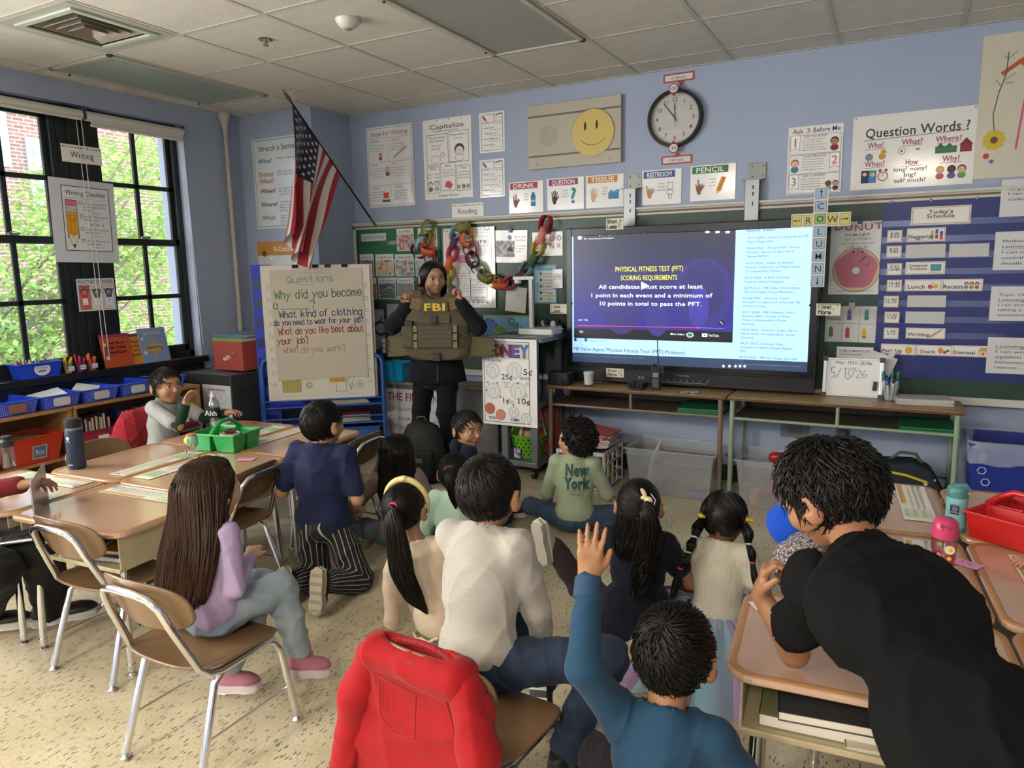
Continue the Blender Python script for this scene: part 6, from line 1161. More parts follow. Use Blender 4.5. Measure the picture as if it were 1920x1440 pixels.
for(q,x,y,hh,ww)in(('QUARTER',.09,.735,.026,.27),('25¢',.36,.535,.06,.2),('5¢',.76,.60,.07,.16),('NICKEL',.70,.545,.028,.2),('1¢',.38,.26,.065,.12),('10¢',.66,.26,.07,.22),('PENNY',.11,.062,.032,.17),('DIME',.52,.055,.035,.16)):s.text(q,w*x,h*y,h*hh,'#1c1c20',w=w*ww,bold=.02)
for(q,x,y)in(('TWENTY-',.38,.49),('FIVE',.42,.465),('CENTS',.41,.44),('FIVE',.80,.50),('CENTS',.79,.475),('ONE',.51,.28),('CENT',.51,.26),('TEN',.77,.37),('CENTS',.75,.345)):s.text(q,w*x,h*y,h*.016,'#2a2a2e')
for(x,y)in((.1,.49),(.28,.49),(.07,.395),(.33,.33),(.66,.50),(.57,.245)):s.disc(w*x,h*y,w*.02,'#b5506a',n=5)
s.build(t)
p=FY(1015,612,-.1);t=thing('document_camera','white document camera on the cart beside the display','document camera',(1.24,-.06,.98));WP=mat('#c9cac6',.35)
b=MB();b.b2(-.13,.14,-.09,.09,0,.012);b.obj('base_foot',mat('#4a4c50',.4),t);b=MB();b.rbox((.0,0,.032),(.27,.18,.04),.02);b.obj('base',WP,t,bevel=.004);b=MB();b.b2(-.08,-.05,-.015,.015,.05,.40);b.obj('column',WP,t,bevel=.004);b=MB();b.b2(-.20,-.04,-.02,.02,.385,.41);b.cyl((-.17,0,.36),(-.17,0,.39),.025,seg=14);b.obj('camera_arm',WP,t,bevel=.004)
t=thing('storage_tub','small clear tub of black and white counters behind the document camera','tub',(1.24,.10,.98));tray(t,.22,.1,.06,.008,0,CLEAR,'tub_body')
for k in range(7):MB().sph((-.08+.027*k,.01*(k%2),.055+.014*(k%3)),.024,12).obj('counter_ball',mat('#d2d2d0'if k%3==1 else '#17181a',.5),t,smooth=True)
for k in range(2):
 t=thing('paper_page',('colourful word sheet lying on the cart top','white word sheet under the colourful one on the cart')[k],'paper',(1.05+.05*k,-.20+.03*k,.981+.001*(1-k)),rot=(-math.pi/2,0,0));b=MB();b.b2(-.12,.16,0,.0008,-.05,.06);b.obj('sheet',PAPER('#cfd2cc'),t);s=Sheet(1,1)
 if k==0:
  for j,c in enumerate(('#6a3fa0','#b03a6a','#b05a2a','#3f8a4a','#3f6fb0')):s.rect(-.09+.045*j,-.03,.034,.06,c)
  s.build(t)
t,s,w,h=poster('classroom_poster','green edged ONE picture card standing at the back of the cart','poster',(906,590),(1002,640),mat('#8aa83a',.5),y=.18)
s.rect(.012,.0,w-.024,h-.012,'#7fb3d6');s.disc(w*.12,h*.45,h*.42,'#3f6fb0');s.disc(w*.33,h*.25,h*.3,'#7a9a2a');s.text('ONE',w*.62,h*.45,h*.3,'#2a5a3a',al='c',w=w*.4,ang=-.7,bold=.01);s.disc(w*.64,h*.3,h*.06,'#b03034')
for k in range(20):s.disc(w*(.04+.012*k),h*(.25+.04*((k*7)%12)),.006,'#9ac4e0',n=6)
s.build(t)
# -- basket and floor storage under the desks
t=thing('storage_basket','lime green round basket of books on the bottom shelf of the cart','basket',(1.17,-.12,.127));LG=mat('#6fb52a',.35,coat=.15);MB().lathe([(.10,0),(.135,.16),(.142,.165),(.136,.168),(.130,.16),(.096,.005),(0,.005)],seg=32).obj('basket_body',LG,t,smooth=True)
b=MB()
for r in range(5):
 for k in range(22):
  a=2*math.pi*(k+.5*(r%2))/22;z=.03+.027*r;R=.101+.035*z/.16*1.0;c_,s_=math.cos(a),math.sin(a);V=[((R+.0015)*c_-s_*.0075*math.cos(q*math.pi/3),(R+.0015)*s_+c_*.0075*math.cos(q*math.pi/3),z+.0075*math.sin(q*math.pi/3))for q in range(6)];b.add(V,[tuple(range(6))])
b.obj('basket_holes',mat('#1a2410',.8),t,kind='stuff');b=MB();b.tube([(-.137,0,.155),(-.10,.02,.24),(0,.03,.265),(.10,.02,.24),(.137,0,.155)],.008,8,flat=1.6);b.obj('handle',LG,t,smooth=True)
b=MB();b.b2(-.05,.0,-.135,-.128,.01,.075);b.obj('sticker',photo_mat(['#b03034','#2a3f9a','#d6d0c4','#b03034'],41),t)
for k in range(5):q=thing('book','thin book standing in the lime green basket','book',(1.13+.02*k,-.10+.012*k,.14),rot=(.1*k-.2,.15,.3),group='books in the lime green basket');b=MB();b.b2(-.07,.07,0,.008,0,.19);b.obj('cover',mat(('#d6d2cc','#b04a40','#d9c9a0','#cfcfcf','#a03a34')[k],.5),q)
t=thing('toy_box','pink toy box with drawn faces behind the lime green basket','box',(1.16,.13,.127));b=MB();b.b2(-.16,.14,-.04,.06,0,.32);b.obj('box_body',mat('#b8605a',.5),t,bevel=.003);b=MB();b.b2(-.165,.145,-.045,.065,.31,.335);b.obj('box_lid',mat('#2a6a4a',.5),t,bevel=.003)
s=Sheet(1,1)
for k in range(3):s.ring(-.1+.09*k,.20-.06*(k%2),.026,.004,'#2a3f7a');s.disc(-.1+.09*k,.20-.06*(k%2),.012,'#3a2a4a')
s.build(t,(0,-.04,0))
t=thing('file_crate','white plastic file crate of folders on the floor under the left desk','crate',(1.66,-.18,0),.0);CW=mat('#c4c4c6',.4);b=MB();W_,D_,H_=.165,.17,.26
for(xa,xb,ya,yb)in((-W_,W_,-D_,-D_+.008),(-W_,W_,D_-.008,D_),(-W_,-W_+.008,-D_,D_),(W_-.008,W_,-D_,D_)):
 for z0_,z1_ in((0,.02),(.08,.095),(.165,.18),(.235,.26)):b.b2(xa,xb,ya,yb,z0_,z1_)
 for q in range(5):
  if xb-xa>.1:x=xa+(xb-xa)*q/4;b.b2(x-.008,x+.008,ya,yb,0,.26)
  else:y=ya+(yb-ya)*q/4;b.b2(xa,xb,y-.008,y+.008,0,.26)
b.b2(-W_,W_,-D_,D_,0,.008);b.b2(-.07,.05,-D_-.002,-D_,.095,.165);b.obj('crate_body',CW,t,bevel=.002)
for k in range(9):q=thing('folder',('pink picture folder topmost on the white file crate'if k==8 else '%s folder in the stack on the white file crate, %s'%(('salmon','pale pink','greyish')[k%3],('lowest','low','middle','upper')[k//2])),'folder',(1.66+rr.uniform(-.01,.02),-.15,.262+.0125*k),rr.uniform(-.15,.15),None if k==8 else 'folders on the file crate',rot=(0,.02*(k-3),rr.uniform(-.12,.12)));b=MB();b.b2(-.15,.15,-.12,.12,0,.0035);b.b2(-.15,.148,-.118,.118,.0045,.008);b.obj('cover',mat(('#c98f86','#d9c6c2','#b9b0ae')[k%3]if k<8 else '#b5605a',.4),q)
for k in range(10):q=thing('folder','%s folder inside the white file crate, %s'%(('grey','pale','dark grey','orange')[(k*7)%4],'left half'if k<5 else 'right half'),'folder',(1.54+.026*k,-.18,.01),0,'folders inside the file crate');b=MB();b.b2(-.004,.004,-.14,.14,0,.215);b.obj('cover',mat(('#a9a4a6','#c4bfc2','#8f8a8c','#c9a23a')[(k*7)%4],.5),q)
BIN=cloudy('cloudy_plastic','#c2c5ca',.27,.2)
def clearbin(x,y,w,d,h,lab):t=thing('storage_bin',lab,'bin',(x,y,0),0,'clear storage bins on the floor');tray(t,w,d,h,.03,0,BIN,'bin_body',.004,.014);return t
clearbin(2.225,-.10,.56,.37,.30,'large clear storage bin with a plastic bag, under the left desk');clearbin(2.90,-.12,.52,.37,.30,'clear storage bin with pink lunch box, under the right desk')
b=MB();b.tube([(0,0,0.0),(.01,0,.09),(.0,.01,.18),(.02,0,.25),(.05,-.01,.335)],[.075,.085,.06,.035,.006],12,flat=.55);o=tag(b.obj('plastic_bag',cloudy('bag_film','#d2d0c6',.6,.4),smooth=True),'white plastic bag bunched inside the large clear bin','bag');o.location=(2.09,-.14,.006)
t=thing('cardboard_sheet','brown cardboard sheets lying in the large clear bin','cardboard',(2.27,-.06,.2));b=MB();b.box((0,0,0),(.40,.24,.02),(.05,0,0));b.obj('sheet',mat('#6e6252',.8),t)
t=thing('eraser_block','small purple block at the bottom of the large clear bin','block',(2.40,-.2,.008));b=MB();b.b2(-.06,.06,-.025,.025,0,.035);b.obj('block_body',mat('#6a5a94',.5),t,bevel=.005)
t=thing('lunch_box','pink lunch box tilted inside the right clear bin','lunch box',(2.90,-.10,.045),rot=(0,.45,.1));b=MB();b.rbox((0,0,.07),(.26,.18,.14),.04);b.obj('box_body',mat('#b0567a',.5),t,bevel=.01);b=MB();b.rbox((0,0,.075),(.266,.186,.012),.04);b.obj('zip',mat('#d98aa8',.5),t)
for(nm,x,y,z,prof,c,lab)in(('paper_cup',2.74,-.2,.01,[(.028,0),(.038,.085),(.035,.085),(.026,.003)],'#c9956a','tan paper cup in the right clear bin'),('food_tub',2.98,-.22,.01,[(.05,0),(.058,.05),(.062,.052),(.062,.06),(0,.06)],'#d2d2d2','white lidded tub in the right clear bin')):MB_=MB().lathe(prof,seg=20);o=tag(MB_.obj(nm,mat(c,.5),smooth=True),lab,'cup'if 'cup'in nm else 'tub');o.location=(x,y,z)
o=tag(MB().sph((0,0,0),(.045,.03,.035),14).obj('toy_ball',mat('#a8202c',.3),smooth=True),'small red ball resting on top of the pink lunch box','ball');o.location=(2.83,-.05,.27)
t=thing('lunch_bag','navy lunch bag with space pattern and yellow zip on the floor','lunch bag',(3.50,-.03,0),.1);t.scale=(1.3,1.2,1.3);NB=mat('#121d2b',.7);b=MB();b.prism([(-.16,0),(.17,0),(.175,.13),(.12,.23),(.05,.255),(-.08,.25),(-.15,.16)],-.07,.07,'y');b.obj('bag_body',NB,t,bevel=.02,bseg=3);b=MB();b.tube([(-.10,-.072,.215),(.02,-.075,.20),(.10,-.072,.175)],.006,6);b.obj('zip',mat('#c9b82a',.5),t);b=MB();b.tube([(-.04,0,.25),(0,0,.285),(.06,0,.28),(.085,0,.24)],.007,6);b.obj('handle',mat('#4a5a3a',.6),t);s=Sheet(1,1)
for k in range(34):s.disc(rr.uniform(-.13,.15),rr.uniform(.03,.19),rr.uniform(.004,.009),rr.choice(['#b05a3a','#4a7aa0','#c2b43a','#6a9a5a','#c2c2c2','#7a5a9a']),n=6)
s.build(t,(0,-.07,0));b=MB();b.sph((.14,-.075,.08),(.022,.008,.014),8);b.tube([(.14,-.08,.08),(.165,-.085,.12),(.15,-.09,.05)],.007,6);b.obj('yellow_bow',mat('#c9b82a',.5),t)
o=tag(MB().sph((0,0,0),(.07,.05,.05),14).obj('toy_ball',mat('#8fa0b5',.6)),'pale blue and orange soft ball beside the lunch bag','ball');o.location=(3.27,-.02,.05)
b=MB();b.cyl((0,-.055,.02),(0,-.045,.02),.03,seg=16);q=b.obj('orange_patch',mat('#b5583a',.5),o)
t=thing('waste_bin','large blue recycling bin with a clear liner at right','bin',(3.995,-.05,0));RB_=mat('#1a2f86',.4);tray(t,.36,.40,.50,.04,0,RB_,'bin_body',.006,.006)
b=MB();V=[];F=[];n=40
for j,(f,zz_)in enumerate(((1.03,.40),(1.05,.47),(1.05,.512),(.98,.515),(.96,.42))):
 for k in range(n):
  a=2*math.pi*k/n;c_,s_=math.cos(a),math.sin(a);m=1/max(abs(c_),abs(s_));m=m*.93 if abs(abs(c_)-abs(s_))<.2 else m;V.append((c_*m*.182*f+rr.uniform(-.003,.003),s_*m*.202*f+rr.uniform(-.003,.003),zz_+rr.uniform(-.012,.012)*(j in(0,1,4))))
for j in range(4):
 for k in range(n):F.append((j*n+k,j*n+(k+1)%n,(j+1)*n+(k+1)%n,(j+1)*n+k))
b.add(V,F);b.obj('bin_liner',cloudy('liner_film','#c6cbe0',.38,.15),t,smooth='full')
s=Sheet(1,1);s.ring(-.12,.36,.022,.005,'#b8c0dc',n=6);s.ring(-.10,.30,.022,.005,'#b8c0dc',n=6);s.build(t,(0,-.195,0),names={'picture':'recycling_mark'})
for k,(px,py,lab)in enumerate(((1490,806,'grey double wall outlet under the right desk'),(1580,812,'small wall outlet with a plug under the right desk'))):
 p=FY(px,py,WY);t=thing('wall_outlet',lab,'outlet',tuple(p));r=(.085,.04)[k];b=MB();b.b2(-r,r,-.006,0,-.05,.05);b.obj('cover_plate',mat('#77797c',.5),t,bevel=.002);b=MB();b.b2(-r*.5,r*.5,-.012 if k==0 else-.03,-.006,-.025,.02);b.obj('socket',mat('#66686b',.5),t)
# -- on the front desks
zt=.652
p=FZ(1047,722,zt);t=thing('pencil_sharpener','black electric pencil sharpener at the left end of the front desks','sharpener',tuple(p));b=MB();b.rbox((0,.04,.045),(.16,.11,.088),.018);b.obj('housing',mat('#26282b',.3),t,bevel=.008);b=MB();b.b2(.025,.07,-.018,-.013,.006,.045);b.obj('shavings_drawer',mat('#101113',.25),t,bevel=.002)
p=FZ(1104,724,zt);t=thing('food_container','white lidded plastic container on the left front desk','container',tuple(p));MB().lathe([(.029,.012),(.034,.085),(.036,.087),(.036,.097),(.03,.1),(0,.1)],seg=24).obj('container_body',mat('#c4c7c9',.3),t,smooth=True);MB().lathe([(.032,0),(.034,.02),(.03,.02)],seg=24).obj('clear_base',CLEAR,t,smooth=True)
p=FZ(1198,730,zt);t=thing('binoculars','small black binoculars lying on the left front desk','binoculars',tuple(p),-.3)
for s_ in(-1,1):b=MB();b.tube([(s_*.032,-.045,.03),(s_*.032,0,.03),(s_*.026,.04,.03)],[.027,.027,.018],16);b.obj('barrel',mat('#0f1012',.35),t,smooth=True);MB().cyl((s_*.032,-.0465,.03),(s_*.032,-.046,.03),.02,seg=16).obj('lens',mat('#1a2430',.1),t)
b=MB();b.b2(-.02,.02,-.02,.03,.02,.042);b.obj('hinge_bridge',BLK,t,bevel=.004)
p=FZ(1230,731,zt);t=thing('two_way_radio','black two way radio standing before the display','radio',tuple(p),.1);b=MB();b.b2(-.029,.029,-.018,.018,0,.155);b.obj('radio_body',mat('#141517',.4),t,bevel=.005);b=MB();b.b2(-.018,.018,-.0195,-.018,.085,.115);b.obj('radio_screen',mat('#7a8a80',.25),t);b=MB()
for i in range(3):
 for j in range(4):b.b2(-.018+.013*i,-.009+.013*i,-.0195,-.018,.02+.014*j,.029+.014*j)
b.obj('keypad',mat('#6a6d70',.5),t,kind='stuff');b=MB();b.tube([(.012,0,.15),(.012,0,.19),(.004,-.0,.33)],[.006,.0045,.003],8);b.obj('antenna',BLK,t);b=MB();b.cyl((-.016,0,.155),(-.016,0,.172),.007,seg=10);b.cyl((-.002,0,.155),(-.002,0,.168),.006,seg=10);b.box((.04,0,.13),(.02,.03,.04));b.obj('knobs',BLK,t)
p=FZ(1292,737,zt);t=thing('handcuffs','steel handcuffs lying on the left front desk','handcuffs',tuple(p),.3)
for q in(-1,1):b=MB();b.tube([(q*.032+.026*math.cos(a),.008*q+.022*math.sin(a),.005)for a in np.linspace(0,6.28,20,endpoint=False)],.004,6,closed=True);b.obj('cuff',CHROME,t,smooth=True)
b=MB();b.tube([(-.008,0,.006),(.008,0,.006)],.005,6);b.obj('chain_link',CHROME,t)
pts=[FZ(x,y,zt+.006)for x,y in((1075,708),(1095,715),(1125,716),(1160,714),(1175,710))];p2=FY(1192,704,TY-.035);b=MB();b.tube([tuple(q)for q in pts]+[tuple(p2)],.0025,6);tag(b.obj('white_cable',mat('#c9c9c6',.4),smooth=True),'white cable plugged into the front of the display','cable')
b=MB();b.tube([tuple(FY(x,y,-.12))for x,y in((1016,640),(1018,700),(1015,760),(1028,820),(1040,850))],.004,6);tag(b.obj('black_cable',BLK,smooth=True),'black cable hanging between the cart and the left desk','cable')
p=FZ(1596,745,zt);t=thing('small_whiteboard','small framed whiteboard dated 5/13/26 leaning on the right front desk','whiteboard',(p[0],p[1]+.02,zt),rot=(-.16,0,0));q0,q1=FY(1543,700,p[1]),FY(1651,700,p[1]);W_=(q1[0]-q0[0])/2;H_=.23
b=MB();b.b2(-W_,W_,0,.01,0,H_);b.obj('board_surface',mat('#dcdcd8',.25),t);b=MB();k=.010
for a in((-W_-k,W_+k,0,k),(-W_-k,W_+k,H_-k,H_),(-W_-k,-W_+k,0,H_),(W_-k,W_+k,0,H_)):b.b2(a[0],a[1],-.004,.012,a[2],a[3])
b.obj('board_frame',mat('#a9acb0',.3,metal=.6),t,bevel=.002);b=MB()
for sx in(-1,1):
 for z in(.006,H_-.006):b.box((sx*W_,.003,z),(.03,.018,.03))
b.obj('corner_guards',mat('#33353c',.5),t,kind='stuff');s=Sheet(1,1);s.hand('May 13th 2026',0,.195,.016,'#2a2a30',al='c',w=W_*1.25,th=.0025);s.hand('5/',-W_*.75,.11,.06,'#3a3a40',w=.05,th=.003,smooth=True);s.hand('13/',-W_*.30,.11,.06,'#5a3a5a',w=.06,th=.003);s.hand('th',-W_*.06,.16,.014,'#5a3a5a',w=.02,th=.002);s.hand('26',W_*.12,.115,.045,'#2f8a7a',w=.055,th=.003);s.build(t);b=MB();b.box((W_*.78,-.008,.07),(.022,.014,.055),(0,.1,0));b.obj('magnet_eraser',BLK,t,bevel=.003)
t=thing('paper_stack','loose papers and a HOMEROOM ENVELOPE sheet behind the small whiteboard','papers',(p[0]+.02,p[1]+.1,zt));b=MB();b.box((-.02,0,.16),(.20,.003,.26),(-.15,0,0));b.box((.13,.01,.16),(.03,.003,.24),(-.1,.5,0));b.box((.10,.0,.15),(.16,.003,.22),(-.1,.35,0));b.obj('sheet',PAPER('#cfcfcc'),t);s=Sheet(1,1);s.text('HOMEROOM ENVELOPE',-.02,.005,.014,'#2a3560',al='c',w=.16,bold=.02);s.rect(-.10,-.012,.12,.006,'#a06a6a');s.build(t,(0,-.045,.26),(-.15,0,0))
p=FZ(1668,752,zt);t=thing('marker_cup','clear cup stuffed with blue and white markers by the small whiteboard','cup',(p[0],p[1]+.02,zt));MB().lathe([(.032,0),(.042,.10),(.04,.10),(.03,.003)],seg=20).obj('cup_body',CLEAR,t,smooth=True)
for k in range(9):
 a=k*.72;x,y=.02*math.cos(a),.02*math.sin(a);b=MB();b.cyl((x,y,.004),(x*2.1,y*2.1,.115+.016*(k%3)),.007,seg=8,mi=0);b.cyl((x*1.9,y*1.9,.095+.012*(k%3)),(x*2.2,y*2.2,.14+.016*(k%3)),.008,seg=8,mi=1);b.obj('marker',[mat('#cfd2d6',.4),mat(('#1f3fa0','#17181c','#2f7a5a')[k%3],.4)],t,smooth=True)
p=FZ(1730,758,zt);t=thing('paper_stack','thick stack of printed worksheets on the right front desk','papers',(p[0],p[1]+.06,zt),.12);b=MB()
for k in range(9):b.box((rr.uniform(-.004,.004),rr.uniform(-.004,.004),.0016+.0034*k),(.28,.17,.0030),(0,0,rr.uniform(-.06,.06)))
b.obj('sheet',PAPER('#c6c4bd'),t);s=Sheet(1,1);s.frame(-.12,-.07,.24,.14,.002,'#777');s.text('Name Homework packet',0,.03,.01,'#44464a',al='c');s.lines(-.1,.01,.2,5,.016,.006,'#8a8a8a');o=s.build(t,(0,0,.031),(-math.pi/2,0,0))
# -- on the desks
zd=.5615
def bottle(nm,lab,x,y,prof,mats,parts,seg=28,z=None,rz=0):
 t=thing(nm,lab,'bottle',(x,y,zd if z is None else z),rz)
 for(pn,pr,m)in zip(parts,prof,mats):MB().lathe(pr,seg=seg).obj(pn,m,t,smooth=True)
 return t
NV_=mat('#1c2a45',.45)
t=bottle('water_bottle','tall navy insulated bottle with black lid on the left desks',.075,-2.665,[[(.036,0),(.0385,.004),(.0385,.165),(.036,.182)],[(.034,.182),(.034,.194)],[(.036,.194),(.037,.20),(.037,.230),(.032,.234),(0,.234)]],[NV_,STEEL,BLK],['bottle_body','neck_ring','lid'])
b=MB();b.tube([(-.036,0,.186),(-.046,0,.195),(-.044,0,.215),(-.03,0,.222)],.004,6);b.obj('lid_loop',BLK,t);s=Sheet(1,1);s.line([(-.008,.13),(.008,.148)],.0022,'#c9ced6');s.line([(.008,.13),(-.008,.148)],.0022,'#c9ced6');s.disc(0,.150,.006,'#c9ced6');s.line([(-.008,.143),(.008,.143)],.002,'#c9ced6');s.rect(-.014,.02,.028,.003,'#c9ced6');s.build(t,(.012,-.0375,0),(0,0,.28))
FL=glassy('tumbler_plastic',(.9,.93,.9),.16,.1)
p=FZ(362,862,zd);t=bottle('water_bottle','clear tumbler with fruit print and mint lid on the left desks',p[0],p[1],[[(.026,0),(.028,.004),(.0285,.075),(.026,.085)],[(.0285,.085),(.029,.09),(.029,.112),(.025,.118)],[(.024,.118),(.022,.128),(0,.129)]],[FL,mat('#7ab59c',.4),mat('#b86a3a',.4)],['bottle_body','lid','spout_cap']);b=MB()
for k in range(12):a=k*1.9;z=.014+.062*((k*5)%7)/6;b.sph((.0285*math.cos(a),.0285*math.sin(a),z),(.006,.006,.006),6,mi=k%4)
b.obj('fruit_print',[mat(c,.5)for c in('#c9b23a','#b04a6a','#5a9a4a','#d6863a')],t,kind='stuff');b=MB();b.b2(-.012,.012,-.034,-.028,.09,.11);b.obj('clasp',mat('#c9c23a',.4),t,bevel=.002)
t=bottle('water_bottle','clear and silver water bottle beyond the green caddy',-.055,-1.77,[[(.032,0),(.034,.01),(.034,.12),(.030,.15),(.014,.178)],[(.0345,.06),(.0345,.115)],[(.016,.178),(.016,.195),(.009,.197),(.009,.212),(0,.213)]],[glassy('silver_bottle',(.8,.84,.88),.3,.1),mat('#17181c',.4),mat('#c9ccd0',.4)],['bottle_body','bottle_label','cap']);s=Sheet(1,1);s.text('Ahh',0,.075,.03,'#d9d9dc',al='c',ang=math.pi/2*0,bold=.03);s.build(t,(.012,-.034,0),(0,0,.4))
t=bottle('water_bottle','clear tumbler with black lid cut by the left edge',-.24,-2.80,[[(.028,0),(.030,.004),(.031,.10)],[(.032,.10),(.032,.125),(.02,.135),(.02,.15),(0,.151)]],[FL,mat('#3a3c3f',.3,metal=.5)],['bottle_body','lid'])
p=FZ(1790,993,zd);t=bottle('water_bottle','teal insulated bottle with dark teal flip lid on the right desks',p[0],p[1],[[(.030,0),(.031,.014)],[(.0312,.014),(.0312,.115)],[(.032,.115),(.032,.135),(.029,.148),(.018,.156),(0,.158)]],[mat('#4f8588',.4),mat('#82bcbb',.35),mat('#4a7f82',.4)],['base_ring','bottle_body','lid']);b=MB();b.tube([(-.01,-.01,.152),(.02,-.012,.158),(.034,-.01,.14)],[.007,.009,.007],8);b.obj('lid_clip',mat('#4a7f82',.4),t,smooth=True);b=MB();b.box((.03,-.006,.133),(.012,.022,.005));b.obj('clip_button',mat('#c2b25a',.4),t)
s=Sheet(1,1);s.rect(-.013,.062,.026,.034,'#15161a');s.disc(0,.08,.009,'#6a6a9a');s.text('MOON',0,.066,.005,'#d2d2d2',al='c');s.text('EXPLORE',0,.091,.004,'#d2d2d2',al='c');s.build(t,(-.007,-.0312,0),(0,0,-.22),names={'picture':'sticker'})
PKT=glassy('pink_plastic',(.93,.45,.58),.2,.1)
p=FZ(1766,1076,zd);t=bottle('water_bottle','translucent pink water bottle with magenta lid on the right desks',p[0]+.0,p[1],[[(.024,0),(.028,.012),(.031,.06),(.030,.068),(.0325,.076),(.0325,.112)],[(.034,.112),(.034,.138),(.031,.158),(.022,.166),(0,.168)]],[PKT,mat('#c23a66',.35)],['bottle_body','lid']);b=MB();b.box((-.0,-.028,.152),(.03,.012,.012));b.box((-.008,-.031,.148),(.005,.006,.02));b.box((.008,-.031,.148),(.005,.006,.02));b.obj('lid_hinge',mat('#a82f58',.4),t,bevel=.002)
MB().lathe([(.0,.003),(.022,.004),(.0285,.06),(0,.06)],seg=20).obj('water',glassy('pink_water',(.9,.5,.6),.06,.05),t,smooth=True)
s=Sheet(1,1);s.disc(.012,.085,.013,'#d6c2a0');s.disc(.015,.085,.005,'#c9973a');s.disc(-.013,.10,.006,'#6a9a4a');s.disc(.012,.06,.006,'#c9a83a');s.disc(-.014,.07,.005,'#c96a4a');s.build(t,(0,-.0325,0),names={'picture':'stickers'})
def caddy(lab,x,y,r,col,cup=True):
 t=thing('supply_caddy',lab,'caddy',(x,y,zd),r);m=mat(col,.35,coat=.2)
 for(cx,cy,w_,d_)in((-.072,.0,.125,.215),(.070,.052,.13,.098),(.070,-.056,.13,.098)):
  b=MB();x0,y0,x1,y1=w_/2-.012,d_/2-.012,w_/2,d_/2;h=.088;i_=.004
  V=[(cx+a*x0,cy+c*y0,0)for a,c in((-1,-1),(1,-1),(1,1),(-1,1))]+[(cx+a*x1,cy+c*y1,h)for a,c in((-1,-1),(1,-1),(1,1),(-1,1))]+[(cx+a*(x0-i_),cy+c*(y0-i_),i_)for a,c in((-1,-1),(1,-1),(1,1),(-1,1))]+[(cx+a*(x1-i_),cy+c*(y1-i_),h)for a,c in((-1,-1),(1,-1),(1,1),(-1,1))]
  b.add(V,[(0,3,2,1),(0,1,5,4),(1,2,6,5),(2,3,7,6),(3,0,4,7),(8,9,10,11),(8,12,13,9),(9,13,14,10),(10,14,15,11),(11,15,12,8),(4,5,13,12),(5,6,14,13),(6,7,15,14),(7,4,12,15)]);b.obj('compartment',m,t,bevel=.003)
 b=MB();b.b2(-.142,.142,-.112,-.106,.08,.09);b.b2(-.142,.142,.106,.112,.08,.09);b.b2(-.142,-.136,-.11,.11,.08,.09);b.b2(.136,.142,-.11,.11,.08,.09);b.obj('rim',m,t,bevel=.002)
 b=MB();b.tube([(0,-.105,.085),(0,-.07,.12),(0,-.03,.142),(0,.03,.142),(0,.07,.12),(0,.105,.085)],[.014,.011,.010,.010,.011,.014],10,flat=1.0);b.obj('handle',m,t,smooth=True)
 if cup:
  q=thing('crayon_cup','white cup of crayons in the %s'%lab.split(' on ')[0],'cup',cl((x,y),r,.07,-.052)+(zd+.03,));MB().lathe([(.03,0),(.046,.05),(.049,.062),(.045,.062),(.042,.05),(.028,.003),(0,.003)],seg=24).obj('cup_body',mat('#d9cfc0',.5),q,smooth=True)
  for k in range(12):a=k*2.4;rr_=.006+.0024*k;b=MB();b.cyl((rr_*.6*math.cos(a),rr_*.6*math.sin(a),.03),(rr_*math.cos(a)*1.05,rr_*math.sin(a)*1.05,.068+.01*((k*7)%3)),.0045,seg=6);b.obj('crayon',mat(('#4a2a3a','#3a3a6a','#5a4a2a','#6a2a2a','#2a4a3a')[k%5],.5),q)
 return t
p=FZ(418,838,zd);caddy('green plastic supply caddy on the left desks',.415,-2.09,math.radians(8),'#1f9447')
p=FZ(1900,1000,zd);caddy('red plastic supply caddy on the right desks',3.835,-1.90,math.radians(58),'#c41f1f')
def note(nm,lab,cat,px,py,w_,d_,rz,col,txt=None):
 p=FZ(px,py,zd+.001);t=thing(nm,lab,cat,tuple(p));t.matrix_world=Matrix.Translation(tuple(p))@Matrix.Rotation(rz,4,'Z')@Matrix.Rotation(math.radians(-90),4,'X');b=MB();b.b2(-w_/2,w_/2,0,.0008,-d_/2,d_/2);b.obj('sheet',mat(col,.6),t);s=Sheet(1,1)
 if txt:
  for k,q in enumerate(txt):s.hand(q,-w_*.4,d_*(.12-.3*k),d_*.16,'#6a4a8a',th=.0012,w=w_*.7)
  s.build(t)
note('sticky_note','pink paper note on the left desks','note',461,861,.085,.055,.4,'#d99aa8',['ELA'])
note('sticky_note','pink paper note beside the pink bottle','note',1798,1052,.12,.05,-.5,'#d49ac0',['Look it up','read it 2']);note('paper_scrap','small white paper scrap under the hands of the boy in black','paper',1428,1135,.05,.05,.6,'#e2e0da')
for k,(u,v,z,sz,c,lab,O,R)in enumerate(((-.36,-.27,.411,(.34,.26,.030),'#7a7a5a','thick green edged workbook in the desk box under the boy in black',RO,RR),(-.33,-.28,.442,(.33,.25,.022),'#3a3c3f','dark book on top of the workbook in the desk box under the boy in black',RO,RR),(-.22,-.31,.411,(.28,.2,.012),'#c9bda2','cream folder at the bottom of the desk box under the boy in black',RO,RR),(.36,-.28,.411,(.30,.24,.02),'#4a5a7a','blue workbook in the box of the left desk nearest the camera',LO,LR),(.34,-.27,.433,(.28,.24,.014),'#c9a04a','orange folder in the box of the left desk nearest the camera',LO,LR),(.25,-.28,.449,(.26,.22,.012),'#3a6a44','green folder in the box of the left desk nearest the camera',LO,LR))):
 x,y=cl(O,R,u,v);book('',(x,y,z+(.001 if k!=2 else .0)),sz,c,R+.05*k,None,lab)
t=thing('backpack','black backpack on the floor at the feet of the woman','backpack',(.60,-.62,0),.3)
